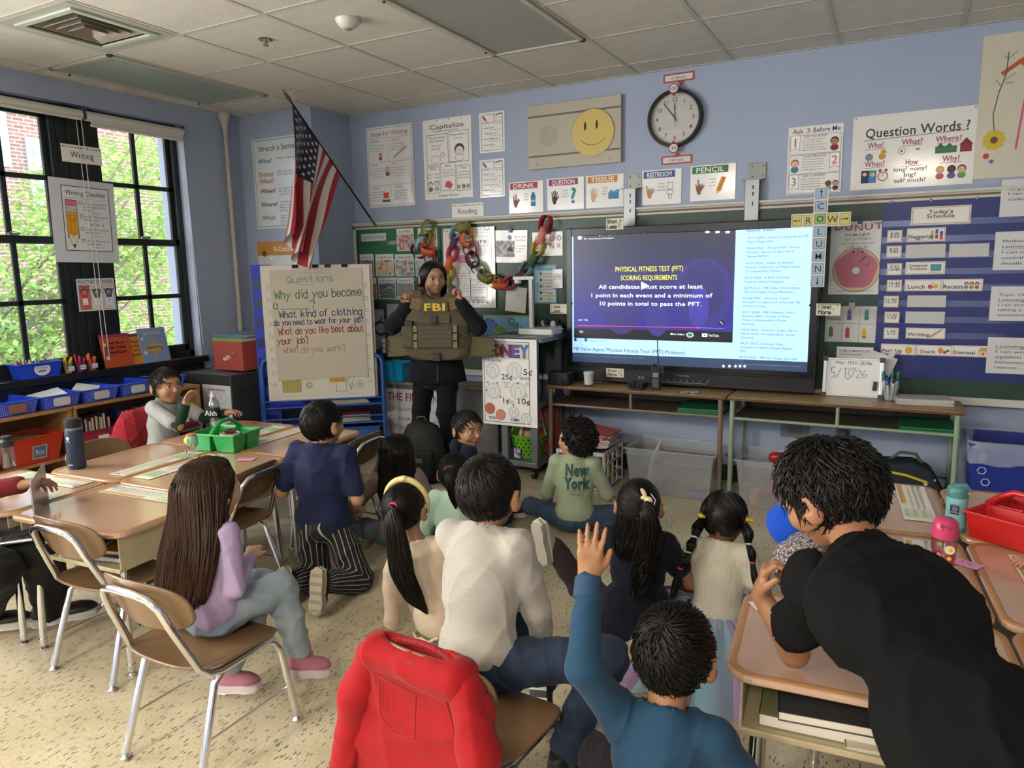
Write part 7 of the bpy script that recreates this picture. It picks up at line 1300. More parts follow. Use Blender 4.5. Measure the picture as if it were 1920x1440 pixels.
b=MB();b.lathe([(.0,0),(.13,.005),(.155,.04),(.16,.2),(.145,.32),(.10,.40),(.04,.43),(0,.432)],seg=24,sx=1,sy=.62);b.obj('pack_body',mat('#0f1012',.7,bump=.3,bscale=30),t,smooth=True);b=MB();b.rbox((0,-.085,.14),(.2,.05,.2),.02);b.obj('front_pocket',mat('#131416',.7),t,bevel=.015)
b=MB();b.tube([(-.04,0,.42),(-.02,0,.455),(.02,0,.455),(.04,0,.42)],.009,8);b.obj('grab_handle',BLK,t,smooth=True);b=MB();b.b2(-.02,.03,-.113,-.108,.16,.19);b.obj('bag_tag',STEEL,t)
for s_ in(-1,1):b=MB();b.tube([(s_*.08,.08,.38),(s_*.10,.12,.3),(s_*.10,.11,.1)],.014,8,flat=.5);b.obj('strap',BLK,t,smooth=True)
# -- PEOPLE
A3=lambda*v:np.array(v,float)
def unit(v):v=np.asarray(v,float);return v/(np.linalg.norm(v)+1e-12)
class SDF:
 """a distance field of blended tapered limbs, meshed by surface nets"""
 def __init__(s,h):s.h=h;s.P=[];s.cuts=[]
 def cone(s,a,b,ra,rb,k=.02,sub=False):s.P.append(('c',A3(*a),A3(*b),ra,rb,k,sub));return s
 def chain(s,pts,rs,k=.02):
  for i in range(len(pts)-1):s.cone(pts[i],pts[i+1],rs[i],rs[i+1],k)
  return s
 def ell(s,c,r,R=None,k=.02,sub=False):s.P.append(('e',A3(*c),A3(*r),np.eye(3)if R is None else np.asarray(R,float),None,k,sub));return s
 def cut(s,p,n,k=0):s.cuts.append((A3(*p),unit(n),k,len(s.P)));return s
 def _bb(s,p):
  if p[0]=='c':m=max(p[3],p[4]);return np.minimum(p[1],p[2])-m,np.maximum(p[1],p[2])+m
  m=np.abs(p[3])@p[2]if p[3]is not None else p[2];m=np.sqrt(((p[3]*p[2][None,:])**2).sum(1));return p[1]-m,p[1]+m
 def field(s):
  h=s.h;lo=np.min([s._bb(p)[0]for p in s.P if not p[6]],0)-3*h;hi=np.max([s._bb(p)[1]for p in s.P if not p[6]],0)+3*h;n=np.ceil((hi-lo)/h).astype(int)+1;F=np.full(n,.2,np.float32)
  ax=[lo[i]+h*np.arange(n[i])for i in range(3)]
  def docut(c):
   p,nn,k,_=c;d=((ax[0]-p[0])*nn[0])[:,None,None]+((ax[1]-p[1])*nn[1])[None,:,None]+((ax[2]-p[2])*nn[2])[None,None,:];np.maximum(F,d.astype(np.float32),out=F)
  ci=0;cuts=sorted(s.cuts,key=lambda c:c[3])
  for idx,p in enumerate(s.P):
   while ci<len(cuts)and cuts[ci][3]<=idx:docut(cuts[ci]);ci+=1
   b0,b1=s._bb(p);m=p[5]+4*h;i0=np.clip(((b0-m-lo)/h).astype(int),0,n);i1=np.clip(((b1+m-lo)/h).astype(int)+1,0,n)
   if(i1<=i0).any():continue
   sl=tuple(slice(a,b)for a,b in zip(i0,i1));X,Y,Z=ax[0][sl[0]][:,None,None],ax[1][sl[1]][None,:,None],ax[2][sl[2]][None,None,:]
   if p[0]=='c':
    a,b,ra,rb=p[1:5];d=b-a;L2=max(d@d,1e-12);px,py,pz=X-a[0],Y-a[1],Z-a[2];t=np.clip((px*d[0]+py*d[1]+pz*d[2])/L2,0,1);D=np.sqrt((px-t*d[0])**2+(py-t*d[1])**2+(pz-t*d[2])**2)-(ra+(rb-ra)*t)
   else:
    c,r,R=p[1:4];px,py,pz=X-c[0],Y-c[1],Z-c[2];q=[(px*R[0,i]+py*R[1,i]+pz*R[2,i])/r[i]for i in range(3)];kk=np.sqrt(q[0]**2+q[1]**2+q[2]**2);g=np.sqrt((q[0]/r[0])**2+(q[1]/r[1])**2+(q[2]/r[2])**2);D=kk*(kk-1)/(g+1e-9)
   D=D.astype(np.float32);f=F[sl]
   if p[6]:F[sl]=np.maximum(f,-D)
   else:
    k=p[5]
    if k>0:hh=np.maximum(k-np.abs(f-D),0)/k;F[sl]=np.minimum(f,D)-hh*hh*k*.25
    else:F[sl]=np.minimum(f,D)
  while ci<len(cuts):docut(cuts[ci]);ci+=1
  for a in(0,-1):F[a]=.1;F[:,a]=.1;F[:,:,a]=.1
  return F,lo
 def mesh(s):
  F,lo=s.field();ins=F<0;n=F.shape;c=np.zeros([q-1 for q in n],np.int8)
  for i in(0,1):
   for j in(0,1):
    for k in(0,1):c+=ins[i:n[0]-1+i,j:n[1]-1+j,k:n[2]-1+k]
  act=(c>0)&(c<8);I,J,K=np.nonzero(act);idx=np.full(act.shape,-1,np.int32);idx[I,J,K]=np.arange(len(I));acc=np.zeros((len(I),3));cnt=np.zeros(len(I))
  co=[(i,j,k)for i in(0,1)for j in(0,1)for k in(0,1)];val={q:F[I+q[0],J+q[1],K+q[2]]for q in co}
  for q in co:
   for ax in range(3):
    if q[ax]==0:
     r=list(q);r[ax]=1;r=tuple(r);a,b=val[q],val[r];m=(a<0)!=(b<0);t=np.where(m,a/np.where(m,a-b,1),0);P=np.zeros((len(I),3));P[:]=q;P[:,ax]+=t;acc[m]+=P[m];cnt[m]+=1
  V=lo+s.h*(np.stack([I,J,K],1)+acc/cnt[:,None]);Q=[]
  for ax in range(3):
   u,v=(ax+1)%3,(ax+2)%3;s0=[slice(None)]*3;s1=[slice(None)]*3;s0[ax]=slice(0,n[ax]-1);s1[ax]=slice(1,n[ax]);A,B=ins[tuple(s0)],ins[tuple(s1)];E=np.argwhere(A!=B);E=E[(E[:,u]>0)&(E[:,v]>0)]
   fl=A[E[:,0],E[:,1],E[:,2]];eu,ev=np.eye(3,dtype=int)[u],np.eye(3,dtype=int)[v];g=lambda e:idx[e[:,0],e[:,1],e[:,2]];q=np.stack([g(E-eu-ev),g(E-ev),g(E),g(E-eu)],1);q[~fl]=q[~fl][:,::-1];Q.append(q)
  Q=np.concatenate(Q);Q=Q[(Q>=0).all(1)];return V,Q
def relax(V,F,n=2):
 for _ in range(n):
  S=np.zeros_like(V);c=np.zeros(len(V))
  for k in range(4):
   a,b=F[:,k],F[:,(k+1)%4]
   for d in range(3):S[:,d]+=np.bincount(a,V[b,d],len(V))+np.bincount(b,V[a,d],len(V))
   c+=np.bincount(a,minlength=len(V))+np.bincount(b,minlength=len(V))
  V=V*.4+.6*S/np.maximum(c,1)[:,None]
 return V
def vnorm(V,F):
 fn=np.cross(V[F[:,2]]-V[F[:,0]],V[F[:,3]]-V[F[:,1]]);N=np.zeros_like(V)
 for k in range(4):
  for d in range(3):N[:,d]+=np.bincount(F[:,k],fn[:,d],len(V))
 return N/(np.linalg.norm(N,axis=1)[:,None]+1e-12)
def folds(V,F,amp,freq,seed=0):
 r=np.random.default_rng(seed);N=vnorm(V,F);d=np.zeros(len(V))
 for k in range(4):
  a,b=unit(r.normal(size=3)*A3(1,1,.8)),unit(r.normal(size=3));f=freq*(1+.6*k);d+=(1-np.abs(np.sin(V@a*f+2.2*np.sin(V@b*f*.4+k)+r.uniform(0,6))))**2.2*(.35+.65*np.sin(V@b*f*.3+k*2)**2)/(1+k*.5)
 return V+N*((d-d.mean())*amp)[:,None]
def cloth(name,sdf,m,parent,amp=.004,freq=16,seed=0,rel=1,origin=(0,0,0)):
 V,F=sdf.mesh();V=relax(V,F,rel)
 if amp:V=folds(V,F,amp,freq,seed)
 return rawmesh(name,V-A3(*origin),F,m,parent)
def tubes(P,R,seg=3):
 n,m,_=P.shape;T=np.gradient(P,axis=1);T/=np.linalg.norm(T,axis=2,keepdims=True)+1e-9;ref=np.where(np.abs(T[...,2:3])<.9,A3(0,0,1),A3(1,0,0));N=np.cross(T,ref);N/=np.linalg.norm(N,axis=2,keepdims=True)+1e-9;B=np.cross(T,N);V=np.zeros((n,m,seg,3))
 for k in range(seg):a=2*math.pi*k/seg;V[:,:,k]=P+(N*math.cos(a)+B*math.sin(a))*R[...,None]
 b=(np.arange(n)*m*seg)[:,None,None];i=np.arange(m-1)[None,:,None]*seg;k=np.arange(seg)[None,None,:];k2=(k+1)%seg;Fq=np.stack([b+i+k,b+i+k2,b+i+seg+k2,b+i+seg+k],-1).reshape(-1,4);return V.reshape(-1,3),Fq
def merge(parts):
 V=[];F=[];n=0
 for v,f in parts:V.append(v);F.append(f+n);n+=len(v)
 return np.concatenate(V),np.concatenate(F)
def rotm(yaw,pitch=0,roll=0):
 return np.array((Matrix.Rotation(math.radians(yaw),3,'Z')@Matrix.Rotation(math.radians(pitch),3,'X')@Matrix.Rotation(math.radians(roll),3,'Y')))
# -- hair, in head-local coordinates (x right, y forward, z up); HR = scalp radii
HC=A3(0,-.008,.012);HRAD=A3(.079,.094,.088)
def scalp(D,off=0):return HC+D*(HRAD+off)
def inhair(p,kind):
 y,z,x=p[...,1]-HC[1],p[...,2]-HC[2],np.abs(p[...,0])
 face=(y*.80-z*.60>.018);low=z<(-.058 if kind=='short'else-.075);ear=(y>-.022)&(z<.0)&(x>.055);return~(face|low|ear)
def short_hair(n=1300,L=(.25,.5),rad=.0026,lift=.10,whorl=(0.1,-.45,.9),mess=.25,seed=0,curl=False):
 r=np.random.default_rng(seed);W=unit(whorl);a=unit(np.cross(W,A3(1,0,0)));b=np.cross(W,a);ph=r.uniform(0,2*np.pi,n);t0=np.abs(r.uniform(0,1,n))**.75*2.2;LL=r.uniform(*L,n);m=7;P=np.zeros((n,m,3));sw=r.normal(0,mess,n)
 for k in range(m):
  s_=k/(m-1);th=t0+LL*s_;p_=ph+sw*s_*LL/np.maximum(np.sin(th),.3)+.25*s_;D=W*np.cos(th)[:,None]+(a*np.cos(p_)[:,None]+b*np.sin(p_)[:,None])*np.sin(th)[:,None];P[:,k]=HC+D*HRAD*(1.02+lift*s_**1.3*r.uniform(.5,1.3,n))[:,None]
 ok=inhair(P[:,0],'short');P=P[ok];R=np.tile(np.array([1,1.1,1.1,1,.8,.5,.15])*rad,(len(P),1))*r.uniform(.7,1.3,len(P))[:,None];return tubes(P,R)
def curls(n=420,seed=1):
 r=np.random.default_rng(seed);D=r.normal(size=(n*2,3));D/=np.linalg.norm(D,axis=1)[:,None];p=scalp(D,.004);D=D[inhair(p,'short')][:n];n=len(D);m=16;P=np.zeros((n,m,3));A=np.cross(D,r.normal(size=(n,3)));A/=np.linalg.norm(A,axis=1)[:,None];B=np.cross(D,A);q=r.uniform(.006,.011,n);up=r.uniform(.5,1,n)*(.030+.016*np.clip(D[:,2],0,1))
 for k in range(m):s_=k/(m-1);a=2*np.pi*1.7*s_+r.uniform(0,.4,n);P[:,k]=scalp(D,.0)+D*(up*s_)[:,None]+(A*np.cos(a)[:,None]+B*np.sin(a)[:,None])*q[:,None]
 return tubes(P,np.tile(np.full(m,.0034),(n,1))*r.uniform(.8,1.2,n)[:,None],4)
def pulled_hair(ties,n=900,rad=.0024,seed=0,part=None):
 r=np.random.default_rng(seed);out=[];D=r.normal(size=(n*2,3));D/=np.linalg.norm(D,axis=1)[:,None];D=D[inhair(scalp(D),'long')];T=np.array([unit(t)for t in ties]);which=np.argmax(D@T.T,1)if len(ties)>1 else np.zeros(len(D),int)
 if part is not None:which=(D[:,0]>0).astype(int);D=D[np.abs(D[:,0]-.02)>.03];which=(D[:,0]>.02).astype(int)
 E=T[which];m=8;P=np.zeros((len(D),m,3));of=r.uniform(.001,.006,len(D))
 for k in range(m):s_=k/(m-1)*.97;d=D*(1-s_)+E*s_;d/=np.linalg.norm(d,axis=1)[:,None];P[:,k]=HC+d*(HRAD+of[:,None]*np.sin(np.pi*min(1,.15+s_*.8)))
 return tubes(P,np.tile(np.array([.5,1,1.1,1.1,1.1,1,1,.8])*rad,(len(D),1)))
def tail(path,rad,n=130,lr=.0028,seed=0,wav=0,flat=1.0,m=22,tipspread=0):
 r=np.random.default_rng(seed);path=np.array(path,float);L=len(path);t=np.linspace(0,1,m)*(L-1);i=np.minimum(t.astype(int),L-2);f=(t-i)[:,None];Q=np.concatenate([path[:1]*2-path[1:2],path,path[-1:]*2-path[-2:-1]]);p0,p1,p2,p3=Q[i],Q[i+1],Q[i+2],Q[i+3]
 C_=.5*(2*p1+(p2-p0)*f+(2*p0-5*p1+4*p2-p3)*f**2+(3*p1-p0-3*p2+p3)*f**3);rr_=np.interp(t,np.arange(L),rad);T=np.gradient(C_,axis=0);T/=np.linalg.norm(T,axis=1)[:,None]+1e-9;N=np.cross(T,A3(0,1,.15));N/=np.linalg.norm(N,axis=1)[:,None]+1e-9;B=np.cross(T,N)
 ph=r.uniform(0,2*np.pi,n);q=np.sqrt(r.uniform(.25,1,n));P=np.zeros((n,m,3));end=r.uniform(.82,1.0,n)
 for k in range(m):
  u=np.minimum(k/(m-1),1)*end*(m-1);j=np.minimum(u.astype(int),m-2);g=(u-j)[:,None];c=C_[j]*(1-g)+C_[j+1]*g;nn=N[j]*(1-g)+N[j+1]*g;bb=B[j]*(1-g)+B[j+1]*g;ra=rr_[j]*(1-g[:,0])+rr_[j+1]*g[:,0];s_=k/(m-1);wv=wav*np.sin(s_*16+ph*2)*s_
  P[:,k]=c+nn*(np.cos(ph)*q*ra+wv)[:,None]+bb*(np.sin(ph)*q*ra*flat)[:,None]
 R=np.full((n,m),lr)*np.interp(np.arange(m)/(m-1),[0,.1,.8,1],[.7,1,.9,.15])[None,:];a=tubes(P,R);core=tubes(C_[None],np.maximum(rr_*.78,.001)[None],12)
 if flat!=1:v=core[0].reshape(m,12,3);d=v-C_[:,None];v=C_[:,None]+d-B[:,None]*((d*B[:,None]).sum(2)*(1-flat))[...,None];core=(v.reshape(-1,3),core[1])
 return merge([a,core])
def curtain(path,W_,D_,n=900,lr=.0026,seed=0,wav=.003,m=24,a0=0,a1=2*np.pi):
 r=np.random.default_rng(seed);path=np.array(path,float);L=len(path);t=np.linspace(0,1,m)*(L-1);C_=np.stack([np.interp(t,np.arange(L),path[:,d])for d in range(3)],1);w=np.interp(t,np.arange(L),W_);dd=np.interp(t,np.arange(L),D_);ph=r.uniform(a0,a1,n);q=np.sqrt(r.uniform(.55,1.0,n));start=(r.uniform(0,.25,n))*(m-1)*.5;end=r.uniform(.80,1,n)*(m-1);P=np.zeros((n,m,3));f1,f2=r.uniform(0,6,n),r.uniform(5,11,n)
 for k in range(m):
  u=start+(end-start)*k/(m-1);I_=lambda A:np.interp(u,np.arange(m),A);s_=u/(m-1);wv=wav*np.sin(s_*f2+f1)*s_;P[:,k,0]=I_(C_[:,0])+np.cos(ph)*q*I_(w)+wv;P[:,k,1]=I_(C_[:,1])+np.sin(ph)*q*I_(dd)+wv*.6;P[:,k,2]=I_(C_[:,2])
 return tubes(P,np.full((n,m),lr)*np.interp(np.arange(m)/(m-1),[0,.08,.8,1],[.4,1,.9,.2])[None,:])
def hull(kind,bulk=.004,h=.006,extra=None):
 s=SDF(h);s.ell(HC,HRAD+bulk,k=0);s.cut(HC+A3(0,.80,-.60)*.022,A3(0,.80,-.60));s.cut(HC+A3(0,0,-.060 if kind=='short'else-.078),A3(0,-.25,-1))
 if extra:extra(s)
 V,F=s.mesh();return relax(V,F,1),F
# -- shoes
def shoe(parent,an,toe,up,L,body,sole,name='shoe',stripes=None):
 f=unit(toe);u=unit(A3(*up)-f*np.dot(f,up));r=np.cross(f,u);R=np.stack([r,f,u],1);w=L*.19
 out=[(-.75,-.28),(-.9,.0),(-.72,.30),(-.95,.48),(-.80,.66),(0,.74),(.80,.66),(.95,.48),(.75,.30),(.85,0),(.75,-.28),(0,-.36)]
 b=MB();n=len(out);V=[];
 for z,k in((0,.95),(.012,1.06),(.030,1.02)):V+=[tuple(A3(*an)+R@A3(x*w*k,y*L*k,z-.062))for x,y in out]
 b.add(V,[tuple(range(n))]+[(j*n+i,j*n+(i+1)%n,(j+1)*n+(i+1)%n,(j+1)*n+i)for j in(0,1)for i in range(n)]+[tuple(range(2*n,3*n))[::-1]])
 s=SDF(.0055);P=lambda x,y,z:A3(*an)+R@A3(x,y,z);s.ell(P(0,L*.36,-.030),(w*.98,L*.36,.034),R,k=.02);s.ell(P(0,-.06*L,-.012),(w*.86,L*.26,.052),R,k=.03);s.cut(P(0,0,-.034),-u);s.cut(P(0,0,.030),u*.9-f*.3)
 V,F=s.mesh();V=relax(V,F,1);o=rawmesh(name,V,F,body,parent);so=b.obj('sole',sole,o,smooth=True,bevel=.004)
 if stripes:
  for k in range(5):q=MB();y=L*(-.22+.2*k);V=[tuple(P(x*w*.9,yy,-.0635))for x,yy in((-1,y),(1,y+.01),(1,y+.024),(-1,y+.014))]+[tuple(P(x*w*.9,yy,-.060))for x,yy in((-1,y),(1,y+.01),(1,y+.024),(-1,y+.014))];q.add(V,[(0,1,2,3),(4,7,6,5),(0,4,5,1),(2,6,7,3)]);q.obj('tread',stripes,o)
 return o
HAIRM={}
def hairmat(c,c2):
 if c not in HAIRM:
  m=mat(c,.40,key=('hair',c),noise=(c2,.6),nscale=40,stretch=(1,1,.15),spec=.26);HAIRM[c]=m
 return HAIRM[c]
BH,BH2='#0b0908','#181310'
def hand(s,wr,d,pn,S,curl=.3,spread=.12,thumb=1,flip=1):
 d=unit(d);pn=unit(A3(*pn)-d*np.dot(pn,d));sd=np.cross(d,pn)*flip;wr=A3(*wr);L=.062*S
 for k,x in enumerate((-.022,-.007,.008,.022)):s.cone(wr+sd*x*.55*S,wr+sd*x*S+d*L,.0125*S,.0105*S,.010)
 s.cone(wr,wr+d*.02*S,.0165*S,.017*S,.012)
 for k,(x,fl)in enumerate(((.0225,.052),(.0078,.060),(-.0070,.056),(-.0215,.044))):
  a=wr+sd*x*S+d*(L-.004);dd=unit(d+sd*(x/.022)*spread);ang=0;p=a;r=.0078*S
  for j,fr in enumerate((.45,.31,.24)):
   ang+=curl*(.7,1.1,.9)[j]*(1+.12*k);q=p+(dd*math.cos(ang)+pn*math.sin(ang))*fl*S*1.25*fr;s.cone(p,q,r,r*.90,.0035);p=q;r*=.90
 if thumb:p=wr+sd*.016*S+d*.014*S;d1=unit(sd*.75+d*.75+pn*.25);q=p+d1*.034*S;s.cone(p,q,.0125*S,.0095*S,.010);q2=q+unit(sd*.30+d*.9+pn*(.2+curl*.5))*.030*S;s.cone(q,q2,.0092*S,.0078*S,.004)
def person(name,label,pel,yaw,S=1.0,lean=(0,0),head=(None,0,0),skin='#b07c58',hair=None,arms=None,legs=None,shirt=None,pants=None,shoes=None,W=None,sleeve=1.0,vox=.0065,headoff=(0,0,0),hcol=(BH,BH2),adult=False,fseed=0,hem=.02,amp=.0095,tor=1.0,dress=None,collar=None,cuffs=None,ear=True,handsp=None,wide=1.0,slr=1.0):
 W=W or{};B=rotm(yaw,-lean[0],lean[1]);U=rotm(yaw);pel=A3(*pel);TL=.325*S*tor;neck=W.get('neck',pel+B@A3(0,0,TL));B[:,2]=unit(neck-pel);B[:,0]=unit(B[:,0]-B[:,2]*(B[:,0]@B[:,2]));B[:,1]=np.cross(B[:,2],B[:,0]);sw_=.100*S*wide
 shL=W.get('shL',neck+B@A3(-sw_,0,-.024*S));shR=W.get('shR',neck+B@A3(sw_,0,-.024*S));hy=head[0]if head[0]is not None else yaw;HRt=rotm(hy,head[1],head[2]);HS=1.0 if not adult else 1.08;hs=HS*(1.0 if S<.95 else 1.0+.05*(S-1)/.2 if not adult else 1);hc=W.get('head',neck+B@A3(0,.010,.030*S)+HRt@A3(0,.012,.072*hs)+A3(*headoff))
 t=thing('person',label,'person',(pel[0],pel[1],0));O=A3(pel[0],pel[1],0)
 H_=lambda v:hc+HRt@(A3(*v)*hs)
 ua,fa,th,sh=.195*S,.165*S,.275*S,.265*S
 AR={}
 for sd,sp in(('L',shL),('R',shR)):
  e=W.get('el'+sd);w_=W.get('wr'+sd);a=(arms or{}).get(sd,((-.3 if sd=='L'else .3,.25,-1),(.3 if sd=='L'else-.3,1,.1)))
  if e is None:e=sp+U@unit(a[0])*ua
  if w_ is None:w_=e+U@unit(a[1])*fa
  AR[sd]=(sp,A3(*e),A3(*w_))
 LG={}
 for sd,sx in(('L',-1),('R',1)):
  hp=pel+U@A3(sx*.062*S,0,-.01);k_=W.get('kn'+sd);an=W.get('an'+sd);a=(legs or{}).get(sd,((sx*.75,.75,0),(-sx*.9,.25,-.12)))
  if k_ is None:k_=hp+U@unit(a[0])*th
  if an is None:an=A3(*k_)+U@unit(a[1])*sh
  LG[sd]=(hp,A3(*k_),A3(*an))
 q=(1.0 if not adult else .92)
 s=SDF(vox);s.ell(hc+HRt@(A3(0,-.006,.012)*hs),A3(.0715,.086,.082)*hs,HRt,.02);s.ell(H_((0,.020,-.045)),A3(.052,.056,.050)*hs,HRt,.03);s.ell(H_((0,.040,-.083)),A3(.026,.026,.018)*hs,HRt,.025);s.ell(H_((0,.055,.018)),A3(.05,.028,.035)*hs,HRt,.02)
 for sx in(-1,1):s.ell(H_((sx*.036,.054,-.030)),A3(.024,.024,.024)*hs,HRt,.02);s.ell(H_((sx*.030,.084,.0)),A3(.016,.012,.011)*hs,HRt,.006,True)
 s.cone(H_((0,.078,.002)),H_((0,.097,-.026)),.007*hs,.011*hs,.010);s.ell(H_((0,.088,-.030)),A3(.015,.009,.008)*hs,HRt,.006);s.ell(H_((0,.074,-.052)),A3(.021,.011,.0055)*hs,HRt,.006);s.ell(H_((0,.072,-.061)),A3(.018,.010,.006)*hs,HRt,.006)
 if ear:
  for sx in(-1,1):s.ell(H_((sx*.085,-.012,-.012)),A3(.010,.020,.031)*hs,HRt@rotm(sx*-28,0,0),.006);s.ell(H_((sx*.093,-.004,-.006)),A3(.005,.010,.014)*hs,HRt,.003,True)
 nb=neck+B@A3(0,-.005,-.01);s.cone(H_((0,-.018,-.055)),nb,(.036 if not adult else .043),.042*S,.03);s.ell(neck+B@A3(0,0,-.09*S),A3(.082,.056,.08)*S,B,.03);s.ell(pel+B@A3(0,0,.10*S),A3(.085,.06,.10)*S,B,.06);s.ell(pel+B@A3(0,0,.0),A3(.09,.07,.06)*S,B,.03)
 for sd in 'LR':
  a,e,w_=AR[sd];s.cone(a,e,.030*S,.026*S,.015);s.cone(e,w_,.027*S,.0185*S,.012);hd=(handsp or{}).get(sd)
  if hd is None:hd=(w_-e,A3(0,0,-1)if abs(unit(w_-e)[2])<.7 else U[:,1],.45,.1,1 if sd=='L'else-1)
  hand(s,w_,hd[0],hd[1],(.88*S if not adult else 1.12),hd[2],hd[3],1,hd[4])
  a,k_,an=LG[sd];s.cone(a,k_,.05*S,.034*S,.02);s.cone(k_,an,.034*S,.024*S,.01);s.cone(an,an+U[:,1]*.03,.024*S,.02*S,.01)
 V,F=s.mesh();V=relax(V,F,1 if vox>.005 else 2);skin='#%02x%02x%02x'%tuple(int(int(skin[i:i+2],16)*.86+m*.14)for i,m in((1,118),(3,112),(5,108)));SK=mat(skin,.5,noise=(skin,.5),spec=.4,bump=.06,bscale=90);rawmesh('body',V-O,F,SK,t)
 for sx in(-1,1):
  b=MB();c=H_((sx*.030,.0765,.001));b.sph(tuple(c-O),tuple(A3(.0125,.0085,.0095)*hs),14,rot=Matrix(HRt));b.obj('eye',mat('#d8d2ca',.25),t,smooth=True);b=MB();c=H_((sx*.030+.002,.0838,.001));b.sph(tuple(c-O),tuple(A3(.0058,.0020,.0060)*hs),12,rot=Matrix(HRt));b.obj('iris',mat('#1a100b',.15),t,smooth=True)
  b=MB();b.tube([tuple(H_((sx*x,y,z))-O)for x,y,z in((.014,.0835,.017),(.028,.084,.022),(.044,.072,.018))],[.0022*hs,.0032*hs,.0014*hs],6);b.obj('eyebrow',mat(hcol[0],.6),t);b=MB();b.tube([tuple(H_((sx*x,y,z))-O)for x,y,z in((.0175,.0815,.004),(.030,.0865,.0095),(.0435,.0765,.004))],.0016*hs,6);b.obj('eyelid',mat('#3a241a'if not adult else '#1c1210',.5),t)
 b=MB();b.tube([tuple(H_(v)-O)for v in((-.019,.0765,-.0565),(-.008,.0835,-.0545),(0,.0845,-.0558),(.008,.0835,-.0545),(.019,.0765,-.0565))],[.0015*hs,.0034*hs,.0032*hs,.0034*hs,.0015*hs],6);b.tube([tuple(H_(v)-O)for v in((-.015,.0765,-.059),(0,.084,-.0615),(.015,.0765,-.059))],[.0015*hs,.0038*hs,.0015*hs],6);b.obj('lips',mat('#9a5a4c',.4),t,smooth=True)
 if shirt:
  s=SDF(vox+.0005);g=1.0*wide;s.ell(neck+B@A3(0,-.004,-.105*S),A3(.104*g,.078,.115)*S,B,.03);s.ell(pel+B@A3(0,0,.13*S),A3(.097*g,.080,.12)*S,B,.04);s.ell(pel+B@A3(0,-.004,.02*S),A3(.112*g,.092,.09)*S,B,.04)
  if hem<-.05:s.ell(pel+B@A3(0,-.004,-.065*S),A3(.125*g,.105,.10)*S,B,.05)
  s.cone(shL,shR,.040*S,.040*S,.03);s.cone(neck+B@A3(0,-.004,-.03*S),neck+B@A3(0,-.004,-.0),.060*S,.050*S,.03)
  s.cut(pel+B@A3(0,0,-.045*S+hem),-B[:,2])
  for sd in 'LR':
   a,e,w_=AR[sd];sl=sleeve if not isinstance(sleeve,dict)else sleeve[sd]
   if sl>1.2:s.cone(a,e,.042*S*slr,.037*S*slr,.02);s.cone(e,e+(w_-e)*.96,.037*S*slr,.027*S*slr,.015);c=e+(w_-e)*.93
   else:f=sl;s.cone(a,a+(e-a)*f,.042*S,.044*S,.02);c=a+(e-a)*(f-.0)
  s.cone(neck+B@A3(0,.012,.02*S),hc,.050*S,.05,0,True)
  o_=cloth('shirt',s,shirt,t,amp*S,15,fseed,1,O)
  ns=22;b=MB();b.tube([tuple(neck+B@A3(.047*S*math.cos(a),.0+.046*S*math.sin(a),.004*S-.016*S*math.sin(a))-O)for a in np.linspace(0,2*math.pi,ns,endpoint=False)],.0058*S,8,closed=True);b.obj('collar',collar or shirt,t,smooth=True)
  if cuffs:
   for sd in 'LR':
    a,e,w_=AR[sd];d=unit(w_-e);MB().tube([tuple(w_-d*.045*S-O),tuple(w_-d*.0*S-O)],[.030*S,.028*S],16).obj('cuff',cuffs,t,smooth=True,bevel=.003)
 if pants:
  pm,ln=pants[0],pants[1];wd=pants[2]if len(pants)>2 else 1.0;s=SDF(vox+.001);s.ell(pel+B@A3(0,-.004,0),A3(.108,.090,.085)*S,B,.03)
  s.cut(pel+B@A3(0,0,.075*S),B[:,2])
  for sd in 'LR':
   a,k_,an=LG[sd];s.cone(a,k_,.064*S,.050*S*wd,.02);e=k_+(an-k_)*ln;s.cone(k_,e,.050*S*wd,.040*S*wd,.015)
  to=cloth('trousers',s,pm,t,amp*1.1*S,18,fseed+9,1,O)
  if pm.name.startswith('pinstripe'):
   me=to.data;co=np.zeros(len(me.vertices)*3,np.float32);me.vertices.foreach_get('co',co);co=co.reshape(-1,3)+O;best=np.full(len(co),9.);U_=np.zeros((len(co),3))
   for sd in 'LR':
    a,k_,an=LG[sd]
    for p,q_,r_ in((a+A3(0,0,.1),k_,U[:,0]),(k_,an,U[:,0])):d=q_-p;tt=np.clip((co-p)@d/(d@d),0,1);v=co-p-tt[:,None]*d;dist=np.linalg.norm(v,axis=1);e1=unit(r_-d*(r_@d)/(d@d));e2=np.cross(unit(d),e1);m_=dist<best;best[m_]=dist[m_];U_[m_,0]=(np.arctan2(v@e2,v@e1)*.062)[m_]
   at=me.attributes.new('around','FLOAT_VECTOR','POINT');at.data.foreach_set('vector',U_.astype(np.float32).ravel())
 if shoes:
  for sd in 'LR':
   a,k_,an=LG[sd];tv=W.get('toe'+sd);
   if tv is None:tv=U[:,1]
   uv=W.get('sup'+sd)
   if uv is None:uv=A3(0,0,1)
   shoe_o=shoe(t,an-O+A3(*uv)*.0,tv,uv,.17*S if not adult else .235,shoes[0],shoes[1],stripes=shoes[2]if len(shoes)>2 else None)
 if hair:
  V,F=merge(hair);V=hc+(V*hs)@HRt.T;rawmesh('hair',V-O,F,hairmat(*hcol),t)
 return t,dict(B=B,U=U,hc=hc,H=H_,HR=HRt,neck=neck,AR=AR,LG=LG,O=O,hs=hs,pel=pel)
def fabric(c,c2=None,n=.3,sc=14,bump=.12):return mat(c,.85,noise=(c2 or c,n)if c2 else None,nscale=sc,bump=bump,bscale=240,sheen=.06,spec=.2)
DENIM=fabric('#2d3a50','#38465c',.6,30);LDEN=fabric('#83919a','#93a1a9',.6,20);WSOLE=mat('#c9c6be',.6);DSOLE=mat('#1a1a1c',.6)
